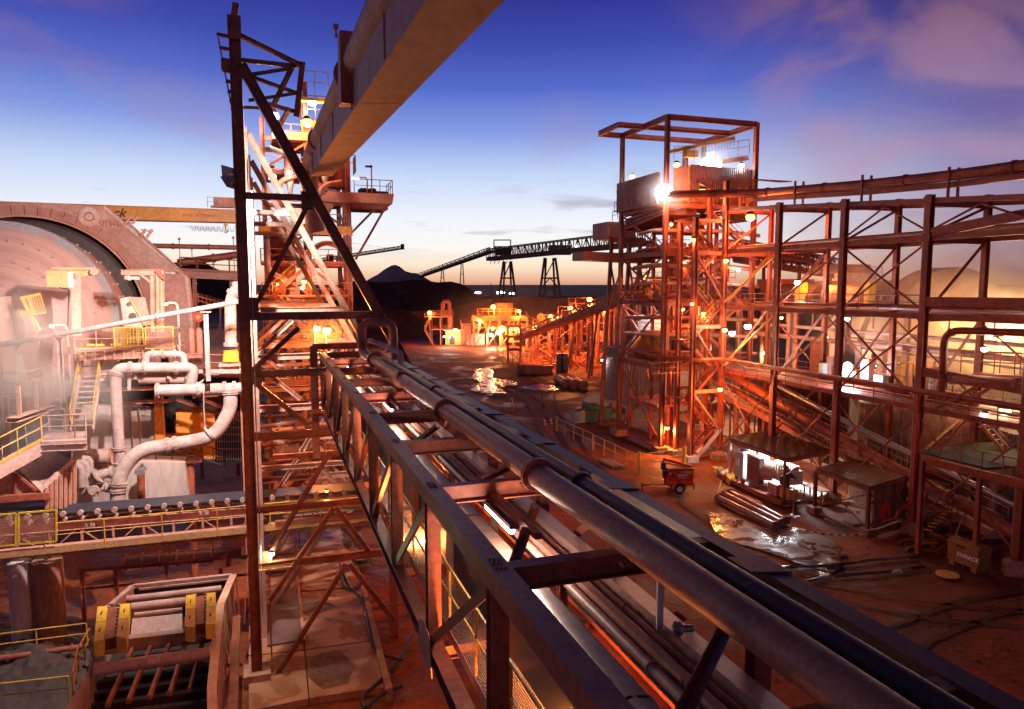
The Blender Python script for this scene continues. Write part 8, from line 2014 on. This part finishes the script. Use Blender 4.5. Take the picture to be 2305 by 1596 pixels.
for i, (pts, lb) in enumerate((((c7(590, 1345), c7(1000, 1335), c7(1400, 1330), c7(1800, 1275), c7(2150, 1255)), 'long crumpled black plastic strip, upper one, shining across the mud'), ((c7(1250, 1450), c7(1550, 1395), c7(1900, 1375), c7(2180, 1330)), 'crumpled black plastic strip, lower one, near the bridge edge'))):
    g = thing('plastic_strip', lb, 'plastic strip', G(*pts[0]), 'plastic strips on the mud'); P = bend([G(*p, .2) for p in pts], 2); mb = MB(); q = []
    for k, p in enumerate(P):
        wv = .22 + .16 * noise.noise(V((k * .6, i, 0))); q += [p - A * wv + UP * .02, p + UP * (.1 + .08 * noise.noise(V((k * 1.1, i, 4)))), p + A * wv + UP * .02]
    mb.poly(q, [(3 * k + j, 3 * k + j + 1, 3 * k + j + 4, 3 * k + j + 3) for k in range(len(P) - 1) for j in (0, 1)]); mb.build('strip', mat('wet_black_plastic' + str(i), (.03, .022, .03), .18, 0, .2), g)
t = thing('scaffold', 'tangle of orange-lit scaffold tubes and steps under the gantry by the right edge', 'scaffold', G(*c8(870, 440)))
SQ = lambda x, y, e=0: PR(*c8(x, y), G(*c8(870, 470)) + A * e)
for (x0, y0_, x1, y1) in ((850, 480, 870, 130), (865, 480, 990, 150), (665, 350, 690, 110), (740, 360, 850, 130)): bar(t, 'tube_upright', SQ(x0, y0_), SQ(x1, y1), .09, None, yel_dirty if x0 == 865 else steel_dk, 'T')
for (x0, y0_, x1, y1, e) in ((690, 110, 870, 190, .2), (870, 165, 990, 155, .2), (690, 240, 900, 260, .4), (700, 330, 1000, 300, .8)): bar(t, 'tube_ledger', SQ(x0, y0_, e), SQ(x1, y1, e), .08, None, steel_pk, 'T')
MB().hexa([SQ(690, 135, 0), SQ(865, 190, 0), SQ(865, 190, 1.2), SQ(690, 135, 1.2), SQ(690, 100, 0), SQ(865, 165, 0), SQ(865, 165, 1.2), SQ(690, 100, 1.2)]).build('plank_deck', steel_pk, t)
for k in range(8): bar(t, 'scaffold_step', SQ(690 + 22 * k, 370 - 22 * k, .3), SQ(720 + 22 * k, 380 - 22 * k, -.3), .25, .05, yel_dirty)
for k in range(5): bar(t, 'tube_brace', SQ(1000 + 40 * k, 420 - 10 * k, 2), SQ(1100 + 50 * k, 230 + 12 * k, 3), .12, None, steel, 'T')
rg = random.Random(77); mb = MB()
for k in range(110):
    c = G(*c8(rg.uniform(560, 1330), rg.uniform(330, 540))); s = rg.uniform(.1, .5); mb.box(c + UP * s * .3, s * rg.uniform(1, 5), s * .6, s * .5, V((1, rg.uniform(-1, 1), 0)).normalized(), V((0, 1, 0)))
tag(mb.build('loose_scrap', steel_dk), 'scraps of steel and hose littering the ground under the gantry', 'scrap', kind='stuff')
pipe('curving_pipe', 'upper one of two fat pipes curving to the right edge above the scaffold', 'pipe', [SQ(640, -30, 5), SQ(900, 30, 4.6), SQ(1100, 95, 4.4), SQ(1400, 110, 4.2)], .42, st, 3, flanges=(.35, .62), fr=1.2, seg=18)
pipe('curving_pipe', 'lower one of two fat pipes curving to the right edge above the scaffold', 'pipe', [SQ(860, -10, 6), SQ(1050, 45, 5.6), SQ(1400, 60, 5.4)], .26, steel, 3, flanges=(.3, .6), fr=1.25)
rock_m = rock
mb = MB(); rg = random.Random(9)
for k in range(420):
    u, v = rg.uniform(1000, 2280), rg.uniform(860, 1580); c = G(u, v, 0); s = rg.uniform(.03, .11); mb.ball(c + UP * (s * .3 + .02), s, 5, .6)
tag(mb.build('scattered_stones', rock), kind='stuff')
# a general amber fill that the yard's own lamp masts give
for i, (u, v, h_, pw, lb) in enumerate(((1330, 1010, 11.5, 4200, 'x'),)):
    pass
# ================================================================ steam and dust in the air
def cloud(name, c, ex, ez, ey, dens, col=(1, .93, .88), seed=0, scale=.35, label=None, aniso=.2):
    m = bpy.data.materials.new(name); m.use_nodes = True; nt = m.node_tree; N, L = nt.nodes, nt.links
    for n in list(N): N.remove(n)
    out = N.new('ShaderNodeOutputMaterial'); pv = N.new('ShaderNodeVolumePrincipled'); L.new(pv.outputs[0], out.inputs['Volume'])
    pv.inputs['Color'].default_value = (*col, 1); pv.inputs['Anisotropy'].default_value = aniso
    tc = N.new('ShaderNodeTexCoord'); ge = N.new('ShaderNodeVectorMath'); ge.operation = 'LENGTH'; L.new(tc.outputs['Object'], ge.inputs[0])
    fo = N.new('ShaderNodeMapRange'); fo.interpolation_type = 'SMOOTHSTEP'; fo.inputs[1].default_value = 1; fo.inputs[2].default_value = .15; L.new(ge.outputs['Value'], fo.inputs[0])
    mp = N.new('ShaderNodeMapping'); mp.inputs['Scale'].default_value = (ex * scale, ey * scale, ez * scale); mp.inputs['Location'].default_value = (seed * 3.1, seed, 0); L.new(tc.outputs['Object'], mp.inputs[0])
    nz = N.new('ShaderNodeTexNoise'); nz.inputs['Scale'].default_value = 1; nz.inputs['Detail'].default_value = 3; nz.inputs['Distortion'].default_value = .6; L.new(mp.outputs[0], nz.inputs['Vector'])
    nr = N.new('ShaderNodeMapRange'); nr.inputs[1].default_value = .36; nr.inputs[2].default_value = .68; L.new(nz.outputs['Fac'], nr.inputs[0])
    mu = N.new('ShaderNodeMath'); mu.operation = 'MULTIPLY'; L.new(fo.outputs[0], mu.inputs[0]); L.new(nr.outputs[0], mu.inputs[1])
    m2 = N.new('ShaderNodeMath'); m2.operation = 'MULTIPLY'; m2.inputs[1].default_value = dens; L.new(mu.outputs[0], m2.inputs[0]); L.new(m2.outputs[0], pv.inputs['Density'])
    mb = MB(); mb.ball(V((0, 0, 0)), 1, 24)
    me = bpy.data.meshes.new(name); me.from_pydata(mb.v, [], [f[::-1] for f in mb.f]); me.materials.append(m)
    o = bpy.data.objects.new(name, me); COL.objects.link(o); o.location = c; o.scale = (ex, ey, ez)
    tag(o, label, 'steam' if 'steam' in name else 'dust', kind='stuff')
    return o
cloud('steam', Y(30, 850, 33), 6.2, 5.4, 3.0, .75, (1, .93, .92), 1, .5, 'white steam drifting over the left walkways and the foot of the mill')
cloud('steam', Y(2260, 745, 62), 11, 8.5, 6, .55, (1, .86, .68), 2, .35, 'amber-lit steam boiling up in front of the far mill at the right edge')
cloud('steam', Y(2080, 690, 66), 14, 8.0, 5, .20, (1, .86, .75), 3, .3, 'thin steam veiling the far mill behind the gantry')
cloud('steam', Y(1452, 412, 80), 5.5, 2.6, 3, .3, (1, .92, .85), 4, .6, 'small lit steam puff at the left of the tall tower top')
cloud('dust_haze', Y(1180, 730, 185), 36, 14, 24, .005, (1, .8, .6), 5, .08, 'lit dust hanging over the middle-distance plant')
cloud('dust_haze', Y(1500, 760, 82), 18, 14, 10, .009, (1, .75, .6), 6, .12, 'red lit dust hanging round the foot of the tall tower')
cloud('steam', Y(1495, 430, 71), 3.4, 2.6, 3, .16, (1, .95, .9), 7, .5, 'mist added for the glare round the lamp on the tall tower corner column')  # mist ball added to spread the corner lamp's glare
cloud('steam', Y(1602, 366, 76), 4.2, 2.8, 3, .16, (1, .95, .9), 8, .5, 'mist added for the glare round the brightest lamp above the tower cladding')  # small cloud added so the lamp above the cladding flares
cloud('dust_haze', Y(722, 742, 39.5), 2.6, 1.8, 2.2, .10, (1, .8, .5), 9, .4, 'haze added for the yellow glare round the two blazing lamps at the bridge end')  # haze blob added to give the two lamps a glow
cloud('steam', Y(1970, 560, 90), 22, 9, 10, .012, (1, .85, .82), 10, .12, 'faint pink vapour drifting across the sky behind the gantry')
